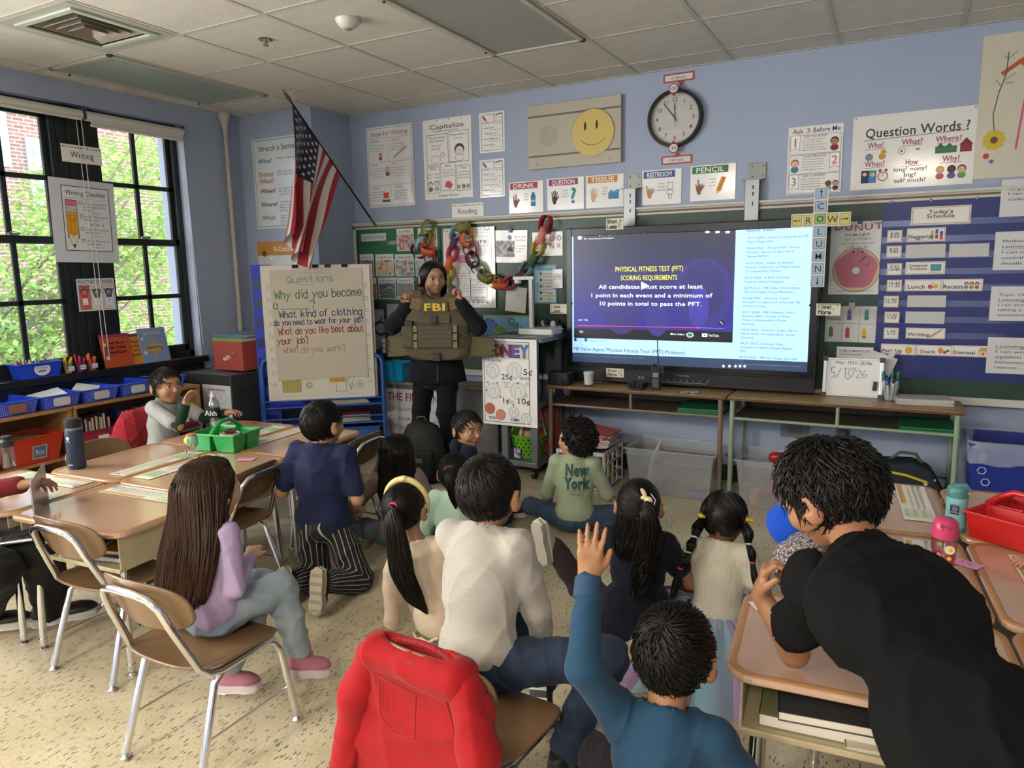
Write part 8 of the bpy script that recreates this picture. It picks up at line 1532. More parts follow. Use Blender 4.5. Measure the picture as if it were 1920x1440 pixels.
CROSS={'L':((-.85,.55,.0),(.95,.10,-.15)),'R':((.85,.55,.0),(-.95,.32,-.15))}
def sh_short(seed,**k):return[hull('short',.003),short_hair(seed=seed,**k)]
# 1 -- woman with the vest
WJ=dict();wp=A3(.50,-.42,.80)
t,J=person('person','woman with dark shoulder length hair holding up a tan tactical vest',(.57,-.37,.80),-158,1.30,(2,0),(-128,-6,3),'#b98a6c',adult=True,tor=1.08,vox=.007,sleeve=2,shirt=fabric('#14161c','#191c23',.5),amp=.006,W={'neck':(.60,-.42,1.235),'head':(.625,-.455,1.395),'elL':(.95,-.42,1.06),'wrL':(.875,-.52,1.235),'elR':(.25,-.44,1.06),'wrR':(.455,-.53,1.205),'knL':(.66,-.40,.45),'knR':(.41,-.35,.45),'anL':(.66,-.33,.075),'anR':(.33,-.30,.075)},handsp={'L':(A3(-.15,-.05,1),A3(-.5,-.8,0),1.3,.02,1),'R':(A3(.15,-.05,1),A3(.6,-.8,0),1.3,.02,-1)},pants=(fabric('#101114','#15161a',.5),.98,1.05),shoes=(mat('#0f0f11',.6),DSOLE),fseed=3,hem=-.115,wide=1.0,slr=1.25,hair=[hull('long',.006),pulled_hair([(-.75,.1,-.65),(.75,.1,-.65)],1100,.003,9,part=1),curtain([(.0,-.02,.05),(0,-.025,.0),(0,-.03,-.05),(0,-.03,-.10),(0,-.025,-.145)],[.070,.088,.092,.092,.085],[.075,.075,.065,.058,.05],1000,.0034,4,.002,a0=math.pi*.93,a1=math.pi*2.07)],hcol=('#120f10','#1d1819'))
b=MB();b.lathe([(.155,.96),(.185,.82),(.215,.665),(.205,.665),(.15,.94)],seg=36,sx=1,sy=.62);o=b.obj('jacket_skirt',fabric('#14161c','#191c23',.5),t,smooth='full');o.rotation_euler=(0,0,math.radians(-158));b=MB();b.tube([(.03,-.128,.68),(.03,-.112,.8)],.004,6);o=b.obj('jacket_zip',mat('#3a3c42',.4),t);o.rotation_euler=(0,0,math.radians(22))
VC=mat('#57503c',.8,noise=('#4d4735',.4),nscale=25,bump=.35,bscale=120);VC2=mat('#6e5a38',.8,bump=.3,bscale=120);VD=mat('#413c2e',.8,bump=.3,bscale=150)
vy=math.radians(18);vt=thing('tactical_vest','olive tactical vest lettered FBI held up by the woman','vest',(.71,-.555,.785),vy);vt.scale=(1.10,1.05,.88)
vs=SDF(.007);
for x in(-.10,.10):vs.cone((x,.03,.60),(x,.0,.50),.028,.045,.03)
vs.ell((0,.02,.50),(.17,.05,.07),k=.03);vs.ell((0,.02,.36),(.205,.06,.13),k=.05);vs.ell((0,.02,.22),(.215,.065,.14),k=.05);vs.ell((0,.02,.12),(.20,.06,.08),k=.05);vs.ell((0,.03,.60),(.062,.12,.075),k=.02,sub=True);vs.cut((0,0,.065),(0,0,-1));V,F=vs.mesh();V=relax(V,F,2);V[:,1]=np.clip(V[:,1],-.028,1);rawmesh('vest_body',folds(V,F,.003,14,5),F,VC,vt)
for sx in(-1,1):
 b=MB();b.box((sx*.118,-.026,.50),(.07,.012,.09),(0,sx*-.25,0));b.obj('shoulder_panel',VC2,vt,bevel=.004)
 b=MB();b.box((sx*.108,-.006,.575),(.062,.055,.06),(.25,0,0));b.obj('shoulder_strap',VC,vt,bevel=.012)
 b=MB();b.box((sx*.265,.03,.165),(.15,.022,.15),(0,sx*.10,sx*.10));b.obj('side_flap',mat('#5d5232',.75,bump=.3,bscale=90),vt,bevel=.005)
 for z in(-.04,0,.04):b=MB();b.box((sx*.345,.03+sx*.01,.165+z+sx*-.01),(.022,.035,.032),(0,sx*.1,0));b.obj('flap_clip',mat('#4a4430',.5),vt,bevel=.002)
 for z in(.18,.24,.30):b=MB();b.box((sx*.125,-.048,z+.01),(.026,.012,.052));b.obj('buckle_strip',mat('#6f6743',.45),vt,bevel=.002)
b=MB();b.box((0,-.042,.25),(.22,.03,.165));b.obj('front_pouch',VC,vt,bevel=.008)
for z in(.20,.235,.27,.305):b=MB();b.box((0,-.059,z),(.215,.004,.004));b.obj('pouch_seam',VD,vt)
b=MB();b.box((0,-.036,.385),(.19,.018,.07));b.obj('webbing_panel',VC,vt,bevel=.004);b=MB();b.box((-.005,-.050,.385),(.042,.018,.052));b.sph((-.005,-.05,.355),(.018,.01,.012),10);b.obj('badge_clip',mat('#1f1f1c',.5),vt,bevel=.003)
b=MB();b.box((-.175,-.035,.25),(.075,.05,.17));b.obj('side_pouch',VC,vt,bevel=.012);b=MB();b.box((-.165,-.035,.35),(.05,.035,.04));b.obj('radio_top',BLK,vt,bevel=.004);b=MB();b.tube([(.165,-.045,.29),(.185,-.05,.27),(.175,-.05,.24),(.16,-.05,.26)],.005,6);b.obj('carabiner',mat('#3a382c',.5),vt)
b=MB();b.box((0,-.036,.475),(.165,.010,.075));b.obj('name_patch',mat('#4b4734',.8),vt,bevel=.002);s=Sheet(1,1);s.text('FBI',0,.448,.054,'#d2b021',al='c',bold=.05,w=.128);s.build(vt,(0,-.0412,0));b=MB();b.box((0,-.04,.095),(.05,.02,.06));b.obj('lower_strap',VD,vt,bevel=.003)
b=MB();b.tube([(.055*math.cos(a),-.012+.0*a,.545-.0+.05*math.sin(a))for a in np.linspace(math.pi,2*math.pi,10)],.008,8);b.obj('neck_binding',VD,vt,smooth=True)
# 2 -- boy at the window
GS=fabric('#16301f','#1b3826',.5)
t,J=person('person','small boy in grey tee over green sleeves sitting by the window',(-.36,-1.90,.41),-78,.95,(8,0),(-95,0,2),'#b98562',hair=sh_short(2,L=(.3,.55)),sleeve=.75,shirt=fabric('#9a9c9c','#a8aaaa',.5),W={'elR':(-.10,-1.98,.60),'wrR':(-.085,-1.93,.72),'elL':(-.16,-1.75,.6)},arms={'L':((-.2,.5,-.8),(0,1,.25))},legs={'L':((-.2,1,0),(0,.0,-1)),'R':((.2,1,0),(0,0,-1))},pants=(DENIM,.95),shoes=(DSOLE,WSOLE),fseed=2)
for sd in 'LR':
 a,e,w_=J['AR'][sd];b=MB();b.tube([tuple(a+(e-a)*.7-J['O']),tuple(e-J['O']),tuple(e+(w_-e)*.5-J['O']),tuple(w_-J['O'])],[.032,.033,.030,.024],14);b.obj('green_sleeve',GS,t,smooth='full')
# 3 -- girl in lavender on the near chair
LAV=fabric('#a795ba','#b19fc3',.5,10)
t,J3=person('person','girl with very long brown hair and lavender sweater on the nearest left chair',(1.59,-3.19,.405),-8,.88,(4,-2),(-6,2,0),'#c49a7c',hair=[hull('long',.006),pulled_hair([(0,-.8,-.5)],600,.003,3),curtain([(0,-.005,.105),(0,-.008,.085),(0,-.020,.03),(0,-.045,-.05),(-.005,-.075,-.13),(-.014,-.100,-.21),(-.028,-.118,-.29),(-.055,-.122,-.36),(-.075,-.118,-.42)],[.015,.060,.089,.108,.128,.136,.128,.10,.06],[.015,.070,.096,.075,.050,.040,.032,.026,.02],1900,.0029,5,.006)],hcol=('#2a1a12','#3a2619'),sleeve=2,shirt=LAV,arms={'L':((-.35,.1,-1),(.5,1,-.1)),'R':((.12,.0,-1),(-.60,.8,.30))},wide=1.2,W={'knR':(1.70,-3.00,.43),'knL':(1.615,-3.0,.42),'anR':(1.725,-2.955,.16),'anL':(1.53,-3.10,.13),'toeR':A3(.6,.8,-.25),'toeL':A3(.8,.5,-.05)},pants=(LDEN,.86,1.18),shoes=(mat('#b06f80',.7),mat('#cdbfc2',.5)),fseed=5,vox=.006,hem=0,amp=.013)
# 4 -- kneeling boy in navy
STR=bpy.data.materials.new('pinstripe');STR.use_nodes=True;nt=STR.node_tree;b_=nt.nodes['Principled BSDF'];b_.inputs['Roughness'].default_value=.85;g=nt.nodes.new('ShaderNodeAttribute');g.attribute_name='around';mp=nt.nodes.new('ShaderNodeMapping');wv=nt.nodes.new('ShaderNodeTexWave');rp=nt.nodes.new('ShaderNodeValToRGB');mp.inputs['Rotation'].default_value=(0,0,0);wv.inputs['Scale'].default_value=15;wv.inputs['Distortion'].default_value=0;rp.color_ramp.elements[0].position=.93;rp.color_ramp.elements[0].color=(*srgb('#17181c'),1);rp.color_ramp.elements[1].position=.97;rp.color_ramp.elements[1].color=(*srgb('#a9a9a6'),1)
for a_,b2 in((g.outputs['Vector'],mp.inputs[0]),(mp.outputs[0],wv.inputs[0]),(wv.outputs[0],rp.inputs[0]),(rp.outputs[0],b_.inputs['Base Color'])):nt.links.new(a_,b2)
person('person','kneeling boy in navy t-shirt and black pinstripe trousers',(1.215,-2.27,.335),10,1.06,(3,0),(-5,3,0),'#b07f5c',hair=sh_short(4,L=(.35,.6),lift=.06,mess=.15,whorl=(.3,-.5,.8)),wide=1.14,sleeve=.74,shirt=fabric('#151b38','#1a2142',.5),arms={'L':((-.42,-.15,-1),(-.25,.8,.3)),'R':((.24,.0,-1),(-.50,.75,-.5))},legs={'L':((-.12,.25,-1),(.02,-1,-.05)),'R':((.2,.25,-1),(.08,-1,-.05))},pants=(STR,.80,1.25),shoes=(mat('#17181a',.7),mat('#a8a08c',.6),mat('#8f866f',.7)),W={'toeL':A3(.10,-.45,-.9),'supL':A3(.1,.9,-.45),'toeR':A3(.25,-.4,-.88),'supR':A3(-.1,.9,-.4),'anL':(1.15,-2.43,.10),'anR':(1.32,-2.40,.12)},fseed=7,hem=-.03)
# 5 -- girl in taupe
person('person','girl with straight black hair and taupe top seated on the floor behind the kneeling boy',(1.20,-1.70,.09),25,.98,(2,0),(28,2,0),'#b07f5c',hair=[hull('long',.006),pulled_hair([(0,-.8,-.5)],600,.003,13),curtain([(0,-.005,.105),(0,-.008,.085),(0,-.020,.03),(0,-.040,-.05),(0,-.058,-.13),(0,-.070,-.20),(0,-.078,-.27)],[.015,.060,.087,.096,.100,.098,.080],[.015,.070,.094,.070,.045,.035,.02],1300,.003,15,.003)],sleeve=2,shirt=fabric('#7d6e67','#877872',.5),arms={'L':((-.7,-.1,-.8),(-.4,.6,-.6)),'R':((.5,.1,-.9),(.1,.9,-.1))},legs=CROSS,pants=(fabric('#4f5b62','#5a666d',.5),.9),shoes=(DSOLE,WSOLE),fseed=11)
# 6 -- girl in mint
MINT=fabric('#a3c2ad','#aecbb6',.5)
t,J=person('person','small girl in mint shirt with a pink hair tie',(1.66,-1.86,.09),18,.96,(0,0),(14,4,0),'#a87654',hair=[hull('long',.003),pulled_hair([(.0,-.85,.45)],1100,.0026,17),tail([(0,-.095,.048),(.012,-.135,.05),(.03,-.150,.0),(.035,-.145,-.06),(.035,-.135,-.12)],[.014,.026,.030,.024,.006],140,.003,3,.003)],sleeve=2,shirt=MINT,arms={'L':((-.4,.1,-.9),(-.1,.9,-.3)),'R':((.4,.1,-.9),(0,.9,-.3))},legs=CROSS,pants=(DENIM,.9),shoes=(DSOLE,WSOLE),fseed=12)
def ring_on(J,parent,c,n,R,r,col,name='hair_tie',fl=1):
 n=unit(J['HR']@A3(*n));a=unit(np.cross(n,A3(.3,.9,.2)));b2=np.cross(n,a);c=J['H'](c)-J['O'];MB().tube([tuple(c+(a*math.cos(q)+b2*math.sin(q))*R)for q in np.linspace(0,2*math.pi,14,endpoint=False)],r,8,closed=True).obj(name,mat(col,.7),parent,smooth=True)
ring_on(J,t,(0,-.102,.050),(0,-1,.4),.015,.008,'#c43a6a')
# 7 -- boy looking back
t,J=person('person','boy in navy zip hoodie looking back over his shoulder',(1.28,-1.18,.12),-48,1.02,(2,0),(-112,-4,3),'#bb8a66',hair=sh_short(8,L=(.3,.6),lift=.05,mess=.12,whorl=(0,-.5,.85)),sleeve=2,shirt=fabric('#141a2a','#192032',.5),legs=CROSS,pants=(fabric('#1a1e28','#1f2430',.5),.9),shoes=(DSOLE,WSOLE),fseed=14,vox=.0055,collar=fabric('#1b2236'),arms={'L':((-.4,.2,-.9),(.3,.9,-.3)),'R':((.4,.1,-.9),(-.2,.9,-.3))})
b=MB();P=J['neck']+J['B']@A3(0,.03,.0)-J['O'];b.sph(tuple(J['neck']+J['B']@A3(0,-.055,-.01)-J['O']),(.075,.035,.045),16,rot=Matrix(J['B']));b.obj('hood',fabric('#141a2a'),t,smooth=True);b=MB();b.tube([tuple(J['neck']+J['B']@A3(.01,.062-.001*k,-.01-.04*k)-J['O']+J['B'][:,1]*(.012+.004*k))for k in range(4)],.0028,6);b.obj('zip',mat('#a8a8a4',.4),t)
# 8 -- boy in oatmeal shirt on the draped chair
OAT=mat('#9b968d',.9,noise=('#a9a49b',.7),nscale=90,stretch=(.7,.7,2.2),bump=.15,bscale=200,sheen=.25)
person('person','boy in mottled grey long sleeved shirt sitting on the chair with the red sweatshirt',(2.50,-3.07,.42),-2,1.04,(7,0),(2,-4,0),'#a97552',hair=sh_short(10,L=(.3,.5),lift=.05,mess=.12,whorl=(.1,-.35,.93)),sleeve=2,shirt=OAT,arms={'L':((-.18,.55,-.9),(.25,.9,-.3)),'R':((.10,.30,-1),(-.12,.5,-1))},legs={'L':((-.1,1,.05),(0,.2,-1)),'R':((.95,.45,.10),(-.35,-.45,-1))},pants=(fabric('#222c3e','#2d394d',.6,30),.92,1.05),shoes=(mat('#1c1d20',.6),DSOLE,mat('#c9c6be',.6)),W={'anL':(2.50,-2.66,.10),'toeL':A3(.2,-.35,-.5),'supL':A3(0,.7,-.3)},vox=.0055,fseed=21,hem=-.03)
# 9 -- girl with cream headband
CRM=mat('#bda890',.9,noise=('#c8b49d',.5),nscale=14,bump=.12,bscale=200,sheen=.4)
t,J=person('person','girl with cream headband and long black ponytail leaning on one hand',(1.93,-2.40,.09),14,.94,(-4,-8),(14,2,0),'#ab7a58',hair=[hull('long',.003),pulled_hair([(.0,-.92,.36)],1300,.0025,27),tail([(0,-.098,.043),(.014,-.148,.042),(.030,-.168,-.02),(.040,-.170,-.11),(.055,-.165,-.20),(.085,-.150,-.29),(.125,-.130,-.36)],[.013,.026,.038,.045,.045,.034,.006],320,.003,6,.005,.62,26)],sleeve=2,shirt=CRM,arms={'L':((-.35,-.05,-1),(-.05,-.1,-1)),'R':((.35,.1,-.95),(.1,.7,-.6))},legs={'L':((-.5,.85,.0),(.6,.7,-.1)),'R':((.6,.8,0),(-.7,.5,-.1))},pants=(fabric('#b5a88c','#bfb397',.5),.92),shoes=(DSOLE,WSOLE),fseed=24,hem=-.015,W={'neck':(1.862,-2.44,.405),'head':(1.795,-2.44,.535),'shL':(1.765,-2.445,.375),'elL':(1.735,-2.47,.21),'wrL':(1.745,-2.49,.05)},handsp={'L':(A3(-.2,-.3,-.02),A3(0,0,-1),.05,.15,1)})
ring_on(J,t,(0,-.106,.046),(0,-1,.3),.014,.006,'#c23a62')
b=MB();b.tube([tuple(J['H'](v)-J['O'])for v in[(.088*math.sin(a),.028-.010*math.cos(a),.014+.100*math.cos(a))for a in np.linspace(-1.95,1.95,24)]],[.006+.007*math.cos(a*.75)for a in np.linspace(-1.95,1.95,24)],10);b.sph(tuple(J['H']((0,.015,.118))-J['O']),(.018,.014,.012),10);b.obj('headband',mat('#d2c89c',.7,noise=('#c2ad5a',.25),nscale=120),t,smooth=True)
b=MB();n_=44;b.tube([tuple(J['pel']-J['O']+J['B']@A3(.128*math.cos(q),.105*math.sin(q),-.028+.007*math.sin(q*11)))for q in np.linspace(0,2*math.pi,n_,endpoint=False)],.0055,6,closed=True);b.obj('ruffled_hem',CRM,t,smooth=True)
# 10 -- boy in sage New York sweatshirt
SAGE=fabric('#8f9a80','#99a48a',.5,8)
t,J=person('person','curly haired boy in sage New York sweatshirt seated on the floor',(1.93,-1.08,.09),12,1.0,(2,0),(76,12,0),'#bb8b68',hair=[hull('short',.016),curls(520)],hcol=('#130f0d','#241c18'),sleeve=2,shirt=SAGE,arms={'L':((-.35,.1,-1),(-.1,.6,-.5)),'R':((.35,.2,-.9),(-.1,.9,-.3))},legs=CROSS,pants=(fabric('#34465e','#40536c',.6,20),.92),shoes=(DSOLE,DSOLE),fseed=31,amp=.003)
s=Sheet(1,1);s.text('New',0,.085,.058,'#1f4a44',al='c',w=.125,bold=.12);s.text('York',0,.015,.058,'#1f4a44',al='c',w=.138,bold=.12);s.text('DISCOVER THE CITY',0,-.001,.009,'#2a4a44',al='c',w=.115);s.text('A NEW YORK STORY OF',0,-.014,.0055,'#2a4a44',al='c',w=.085);s.text('THE CITY DREAM',0,-.023,.0055,'#2a4a44',al='c',w=.07)
def wrap_print(s,J,parent,zc,name='sweatshirt_print',xo=.0):
 sh=[c for c in parent.children if c.name.startswith('shirt')][0];me=sh.data;co=np.zeros(len(me.vertices)*3,np.float32);me.vertices.foreach_get('co',co);co=co.reshape(-1,3).astype(float);Bm=J['B'];o0=J['pel']-J['O'];L=(co-o0)@Bm;L=L[L[:,1]<0]
 for part,(mb,cols)in s.parts.items():
  if not mb.v:continue
  P=np.array(mb.v,float);Q=np.zeros_like(P)
  for i,(x,d,z)in enumerate(P):X=x+xo;Z=z+zc;r2=(L[:,0]-X)**2+(L[:,2]-Z)**2;j=np.argsort(r2)[:5];Q[i]=(X,np.min(L[j,1])-.0022,Z)
  mb.v=[tuple(q)for q in(Q@Bm.T+o0)];mb.obj(name,[mat(c,.7)for c in cols],parent)
wrap_print(s,J,t,.165,xo=.025)
# 11 -- girl with bunny clip
NVD=fabric('#10141f','#141927',.5)
t,J=person('person','girl in navy dress with a cream bunny hair clip, one leg stretched to the left',(2.61,-2.06,.10),4,1.04,(0,0),(12,2,0),'#9c6a4a',hair=[hull('long',.004),pulled_hair([(.35,-.85,.25)],1200,.0027,37),tail([(.030,-.095,.035),(.045,-.125,.02),(.055,-.135,-.06),(.045,-.140,-.15),(.02,-.150,-.24),(.0,-.165,-.31)],[.02,.036,.042,.042,.034,.008],260,.003,7,.012,.75,30),curtain([(-.02,-.05,.02),(-.03,-.07,-.06),(-.03,-.085,-.13),(-.025,-.095,-.19)],[.05,.06,.055,.03],[.04,.03,.025,.02],260,.003,8,.010)],sleeve=.55,shirt=NVD,arms={'L':((-.5,.3,-.8),(.1,1,-.2)),'R':((.45,.3,-.85),(-.1,1,-.2))},W={'knL':(2.36,-2.02,.16),'anL':(2.265,-2.10,.345),'toeL':A3(-.10,-.15,.95),'supL':A3(.35,.9,.1)},legs={'R':((.7,.8,-.02),(-.9,.3,-.1))},pants=(fabric('#352b2d','#3d3234',.5),.93,1.05),shoes=(mat('#c4beb2',.7),mat('#b5afa2',.7)),fseed=38,hem=-.06)
sk=SDF(.007);B,p0=J['B'],J['pel'];sk.ell(p0+A3(0,0,.06),(.135,.12,.09),k=.05);sk.ell(p0+A3(0,-.01,-.03),(.175,.16,.075),k=.05);sk.cut(p0+A3(0,0,-.092),(0,0,-1));cloth('dress_skirt',sk,NVD,t,.006,20,41,1,J['O'])
b=MB();c=J['H']((.045,-.10,.058))-J['O'];b.sph(tuple(c),(.017,.013,.015),12);b.sph(tuple(c+A3(.012,-.012,-.010)),(.009,.008,.008),10)
for q in(-1,1):b.tube([tuple(c+A3(-.008,0,.008)),tuple(c+A3(-.020,0,.020+.012*q)),tuple(c+A3(-.028,0,.024+.018*q))],[.006,.009,.005],8)
b.obj('bunny_clip',mat('#cfc096',.9),t,smooth=True);b=MB();b.tube([tuple(c+A3(.012,-.01,.03)),tuple(c+A3(.03,-.012,.01)),tuple(c+A3(.022,-.015,-.03)),tuple(c+A3(.012,-.015,-.055))],.0022,6);b.obj('ribbon',mat('#b5bcc2',.6),t)
# 12 -- girl with bubble braids and tutu
t,J=person('person','girl with beaded bubble braids, cream ribbed top and pastel tulle skirt',(2.90,-1.98,.10),-4,.94,(3,0),(-8,-14,0),'#6e4530',hair=[hull('long',.003),pulled_hair([(-.62,-.62,-.30),(.85,-.25,-.25)],1500,.0026,47,part=1),tail([(-.055,-.075,-.02),(-.060,-.110,-.045),(-.062,-.118,-.075),(-.062,-.125,-.082),(-.066,-.135,-.105),(-.070,-.135,-.13),(-.072,-.135,-.138),(-.082,-.14,-.165),(-.092,-.14,-.195),(-.095,-.14,-.203),(-.105,-.135,-.25),(-.115,-.13,-.30),(-.12,-.125,-.33)],[.018,.022,.012,.008,.019,.012,.008,.020,.012,.008,.017,.016,.004],90,.0026,9,0,1,34),tail([(.082,-.02,-.01),(.105,-.03,-.04),(.108,-.03,-.07),(.11,-.03,-.078),(.125,-.03,-.11),(.13,-.03,-.135),(.131,-.03,-.142),(.145,-.03,-.19),(.15,-.03,-.23)],[.016,.022,.012,.008,.018,.010,.008,.014,.003],80,.0026,10,0,1,28)],sleeve=.55,shirt=mat('#d6d0bd',.85,bump=.5,bscale=30,stretch=(9,9,.2),sheen=.3),arms={'L':((-.35,.1,-1),(.15,.8,-.5)),'R':((.4,.1,-1),(-.1,.8,-.5))},legs={'L':((-.6,.8,.0),(.7,.6,-.1)),'R':((.6,.8,0),(-.7,.6,-.1))},pants=(fabric('#b9b2c4'),.5),shoes=(mat('#c9b8c4',.6),WSOLE),fseed=44,hem=.035,amp=.002)
for(c,n,col)in(((-.062,-.122,-.078),(0,-.2,-1),'#d2d2d2'),((-.071,-.135,-.134),(0,0,-1),'#c2cf3a'),((-.093,-.14,-.199),(0,0,-1),'#d03a6a'),((.109,-.03,-.074),(0,0,-1),'#d2d2d2'),((.131,-.03,-.139),(0,0,-1),'#c23a5a')):ring_on(J,t,c,n,.0085,.0042,col)
for c in((-.058,-.092,.0),(.092,-.012,.01)):
 b=MB();q=J['H'](c)-J['O'];b.sph(tuple(q),(.013,.010,.009),10);b.sph(tuple(q+A3(.014,0,-.002)),(.008,.007,.006),8);b.obj('lemon_clip',mat('#cdb42c',.5),t,smooth=True);MB().box(tuple(q+A3(-.002,0,.011)),(.012,.006,.006)).obj('green_leaf',mat('#3a7a3a',.5),t)
TU=[cloudy('tulle_%d'%k,c,.6,.9)for k,c in enumerate(('#b394d6','#9ccfc4','#c9a0d0','#94bcd0'))]
for L_ in range(3):
 V=[];F=[];mi=[];n=160;m=9
 for j in range(m+1):
  s_=j/m
  for k in range(n):
   a=2*math.pi*k/n;R0=.108+(.27+.03*L_)*s_**.8;rip=1+.10*s_*math.sin(a*17+L_*2+1.5*math.sin(a*3));V.append(((R0*rip)*math.cos(a)*1.08-.02*s_,(R0*rip)*math.sin(a)-.03*s_,.062-.155*s_**1.3+.004*math.sin(a*23+L_)));
 b=MB();b.add([tuple(p+J['pel']-J['O'])for p in np.array(V)],[])
 for j in range(m):
  for k in range(n):b.f.append((j*n+k,j*n+(k+1)%n,(j+1)*n+(k+1)%n,(j+1)*n+k));b.m.append(((k*3)//40+L_)%4)
 b.obj('tulle_layer',TU,t,smooth='full')
# 13 -- boy in teal raising his hand
TEAL=fabric('#1d3a52','#22425c',.5,8);RIB=mat('#1f4160',.8,bump=.5,bscale=60,stretch=(6,6,.3))
t,J=person('person','boy in teal sweatshirt at the front raising his left hand',(3.03,-3.24,.10),4,1.06,(0,3),(3,-3,4),'#a3704c',hair=sh_short(12,L=(.3,.6),lift=.12,mess=.4,whorl=(-.15,-.55,.82)),sleeve=2,shirt=TEAL,W={'neck':(3.055,-3.22,.500),'head':(3.055,-3.17,.618),'shL':(2.955,-3.24,.478),'elL':(2.905,-3.315,.615),'wrL':(2.868,-3.20,.765),'knL':(2.86,-3.10,.25),'anL':(2.90,-2.88,.08)},arms={'R':((.5,.2,-.9),(-.3,.9,-.2))},handsp={'L':(A3(.05,.08,1),A3(-.35,.9,0),.12,.16,-1)},legs={'L':((-.45,.75,.35),(.2,.4,-.9)),'R':((.6,.8,0),(-.6,.6,-.1))},pants=(fabric('#2c2a30','#343238',.5),.95),shoes=(DSOLE,WSOLE),vox=.0045,cuffs=RIB,fseed=51,collar=RIB)
s=None
# 14 -- boy in black leaning over the right desk
t,J=person('person','boy in black t-shirt leaning over the right desk',(3.65,-3.62,.73),36,1.16,(50,0),(62,-26,-6),'#9c6a48',hair=sh_short(14,n=1900,L=(.4,.8),lift=.17,mess=.5,whorl=(.2,-.3,.9),rad=.003),sleeve=.60,shirt=mat('#0a0a0b',.9,bump=.1,bscale=150,spec=.15),W={'neck':(3.405,-3.235,.905),'head':(3.345,-3.11,1.0),'shL':(3.335,-3.195,.84),'shR':(3.515,-3.265,.895),'elL':(3.285,-3.025,.600),'wrL':(3.205,-2.985,.700),'elR':(3.52,-3.02,.62),'wrR':(3.33,-2.93,.715)},handsp={'L':(A3(.10,.05,.95),A3(.85,.1,-.1),.9,.05,-1),'R':(A3(-.75,.0,.6),A3(-.2,-.2,-.9),.8,.05,1)},legs={'L':((-.1,-.1,-1),(0,-.05,-1)),'R':((.1,-.15,-1),(0,-.05,-1))},pants=(fabric('#8a1f22','#96262a',.5),.96),shoes=(DSOLE,WSOLE),vox=.005,fseed=61,amp=.013,hem=.05,wide=1.2)
# 15 -- adult cut by the left edge, 16 -- child cut by the right edge
t,J=person('person','adult in black trousers with laptop, cut off by the left edge',(.16,-3.60,.48),-45,1.35,(4,0),(-50,0,0),'#a8765a',hair=sh_short(16),adult=True,sleeve=2,shirt=fabric('#6e2226'),W={'knL':(.58,-3.14,.41),'knR':(.60,-3.30,.40),'anL':(.40,-3.03,.09),'anR':(.22,-3.20,.09),'toeL':A3(.5,.8,0),'toeR':A3(.6,.7,0),'elL':(.22,-3.26,.60),'wrL':(.42,-3.10,.64),'elR':(.34,-3.55,.58),'wrR':(.44,-3.34,.53)},pants=(fabric('#101012','#141417',.5),.98,1.15),shoes=(mat('#131314',.5),WSOLE),vox=.008,fseed=71)
t=thing('laptop','open silver laptop cut off by the left edge','laptop',(.455,-3.17,.475),rot=(0,0,math.radians(-37)));SIL=mat('#a9abad',.3,metal=.8);b=MB();b.b2(-.16,.16,-.11,.11,0,.012);b.obj('keyboard_base',SIL,t,bevel=.004);b=MB()
for i in range(12):
 for j in range(5):b.b2(-.145+.0245*i,-.124+.0245*i,-.01+.021*j,.007+.021*j,.012,.0135)
b.obj('keys',mat('#1b1c1f',.5),t,kind='stuff');b=MB();b.b2(-.16,.16,.108,.114,.01,.225);b.obj('lid',SIL,t,bevel=.003);b=MB();b.b2(-.152,.152,.106,.108,.02,.218);b.obj('screen',mat('#0c0d10',.08),t)
person('person','child whose small hand rests on a paper at the right edge',(4.42,-2.28,.42),88,1.0,(10,0),(85,-10,0),'#b5805c',hair=sh_short(18),sleeve=2,shirt=fabric('#5a6a7a'),W={'elL':(4.15,-2.40,.60),'wrL':(4.05,-2.5,.585),'elR':(4.06,-2.14,.605),'wrR':(3.885,-2.16,.592)},handsp={'R':(A3(-1,.0,-.05),A3(0,0,-1),.28,.10,-1)},legs={'L':((-.1,1,0),(0,0,-1)),'R':((.1,1,0),(0,0,-1))},pants=(DENIM,.95),shoes=(DSOLE,WSOLE),vox=.0055,fseed=81)
# -- clothes hung on chairs
RS=fabric('#8c0f15','#96151b',.5,7)
def draped(name,label,cx,cy,rz,m,top=.625,bot=.12,w0=.150,w1=.175,r=.040,amp=.010,seed=0,hole=True,sleeves=((-1,.22,.10),(1,.2,.1))):
 t=thing(name,label,name,(cx,cy,0),math.radians(rz));s=SDF(.007);n=9;Y0=-.216
 for k in range(n):f=k/(n-1);z=top-r+.004-(top-r-bot)*f;w=w0+(w1-w0)*f-(.035 if k==0 else 0);s.cone((-w,Y0-.012*f+.012,z),(w,Y0-.012*f+.012,z),r,r,.03)
 s.cut((0,0,bot),(0,0,-1))
 if hole:s.cone((-.115,Y0-.018,top-.036),(.115,Y0-.018,top-.036),.031,.031,.03);s.ell((0,Y0+.010,top+.008),(.102,.022,.050),k=0,sub=True)
 V,F=s.mesh();V=folds(relax(V,F,1),F,amp,14,seed);rawmesh('torso',V,F,m,t)
 for sx,dx,zb in sleeves:s=SDF(.007);s.chain([(sx*(w0-.01),Y0,top-.06),(sx*(w0+.035),Y0-.015,top-.18),(sx*(w0+dx*.35),Y0-.035,zb+.12),(sx*(w0+dx*.42),Y0-.03,zb)],[.040,.042,.036,.030],.02);V,F=s.mesh();V=folds(relax(V,F,1),F,amp,16,seed+3);rawmesh('sleeve',V,F,m,t)
 return t
t=draped('sweatshirt','bright red sweatshirt hung over the back of the chair in front',2.57,-3.20,-6,RS,seed=4)
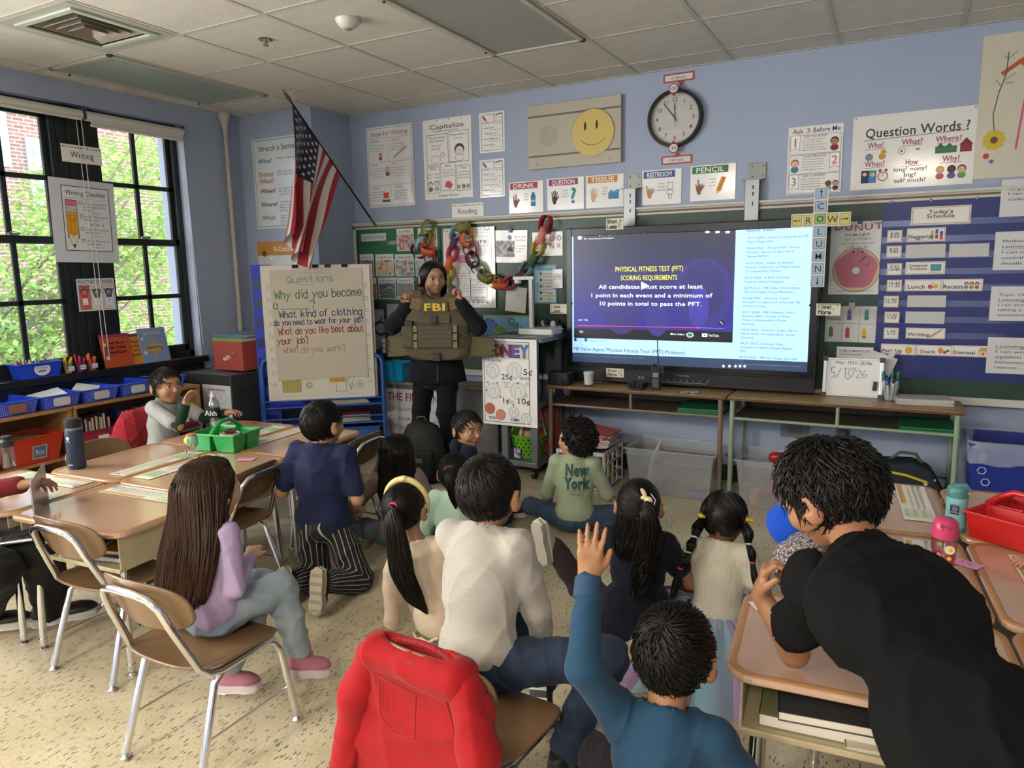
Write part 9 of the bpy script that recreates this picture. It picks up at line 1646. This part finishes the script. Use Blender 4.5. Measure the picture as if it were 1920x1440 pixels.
b=MB();b.tube([(.106*math.cos(a),-.208+.030*math.sin(a)-.01,.618-.012*abs(math.cos(a))**2-.010*(math.sin(a)<0))for a in np.linspace(0,2*math.pi,28,endpoint=False)],.0095,8,closed=True);b.obj('collar',mat('#860d13',.85,bump=.6,bscale=70),t,smooth=True)
b=MB();P=[(-.075,-.262,.555),(.035,-.262,.545),(.03,-.266,.45),(-.02,-.268,.435),(-.07,-.266,.462),(-.075,-.262,.555)];b.tube(P,.0018,5);b.tube([(.095,-.247,.58),(.125,-.25,.50),(.135,-.252,.42)],.002,5);b.obj('stitching',mat('#8a0f15',.8),t)
FLC=mat('#9a1c2a',.95,bump=1.0,bscale=95,noise=('#ad2a38',.5),nscale=60)
t=draped('fleece_jacket','red curly fleece jacket heaped on the chair of the boy at the window',-.34,-1.86,-84,FLC,top=.66,bot=.28,w0=.13,w1=.15,r=.06,hole=False,amp=.012,seed=8,sleeves=((1,.1,.35),))
b=MB();b.sph((-.10,-.13,.50),(.07,.05,.12),14);b.obj('black_lining',fabric('#15161a'),t,smooth=True)
s=SDF(.006);s.ell((0,0,.055),(.075,.05,.055),k=0);s.ell((.03,.02,.075),(.05,.05,.045),k=.02);s.ell((-.03,-.01,.03),(.06,.05,.035),k=.02);s.cut((0,0,.002),(0,0,-1));V,F=s.mesh();t=thing('pouch','white and pink sequined pouch behind the hands of the boy in black','pouch',(3.235,-2.50,.562),.6);rawmesh('pouch_body',folds(relax(V,F,1),F,.005,30,3),F,mat('#cfc4c0',.25,metal=.35,noise=('#5a4a50',.16),nscale=150,bump=.8,bscale=190),t)
s=SDF(.007);s.ell((0,0,.06),(.10,.09,.06),k=0);s.ell((.06,.06,.09),(.10,.09,.07),k=.03);s.cone((-.02,-.03,.02),(.10,.10,.12),.05,.06,.03);s.cut((0,0,.002),(0,0,-1));V,F=s.mesh();t=thing('jacket','royal blue jacket heaped on the desk behind the sequined pouch','jacket',(3.20,-2.22,.562));rawmesh('jacket_body',folds(relax(V,F,1),F,.006,26,5),F,fabric('#1a4bc0','#1f55cc',.5),t)
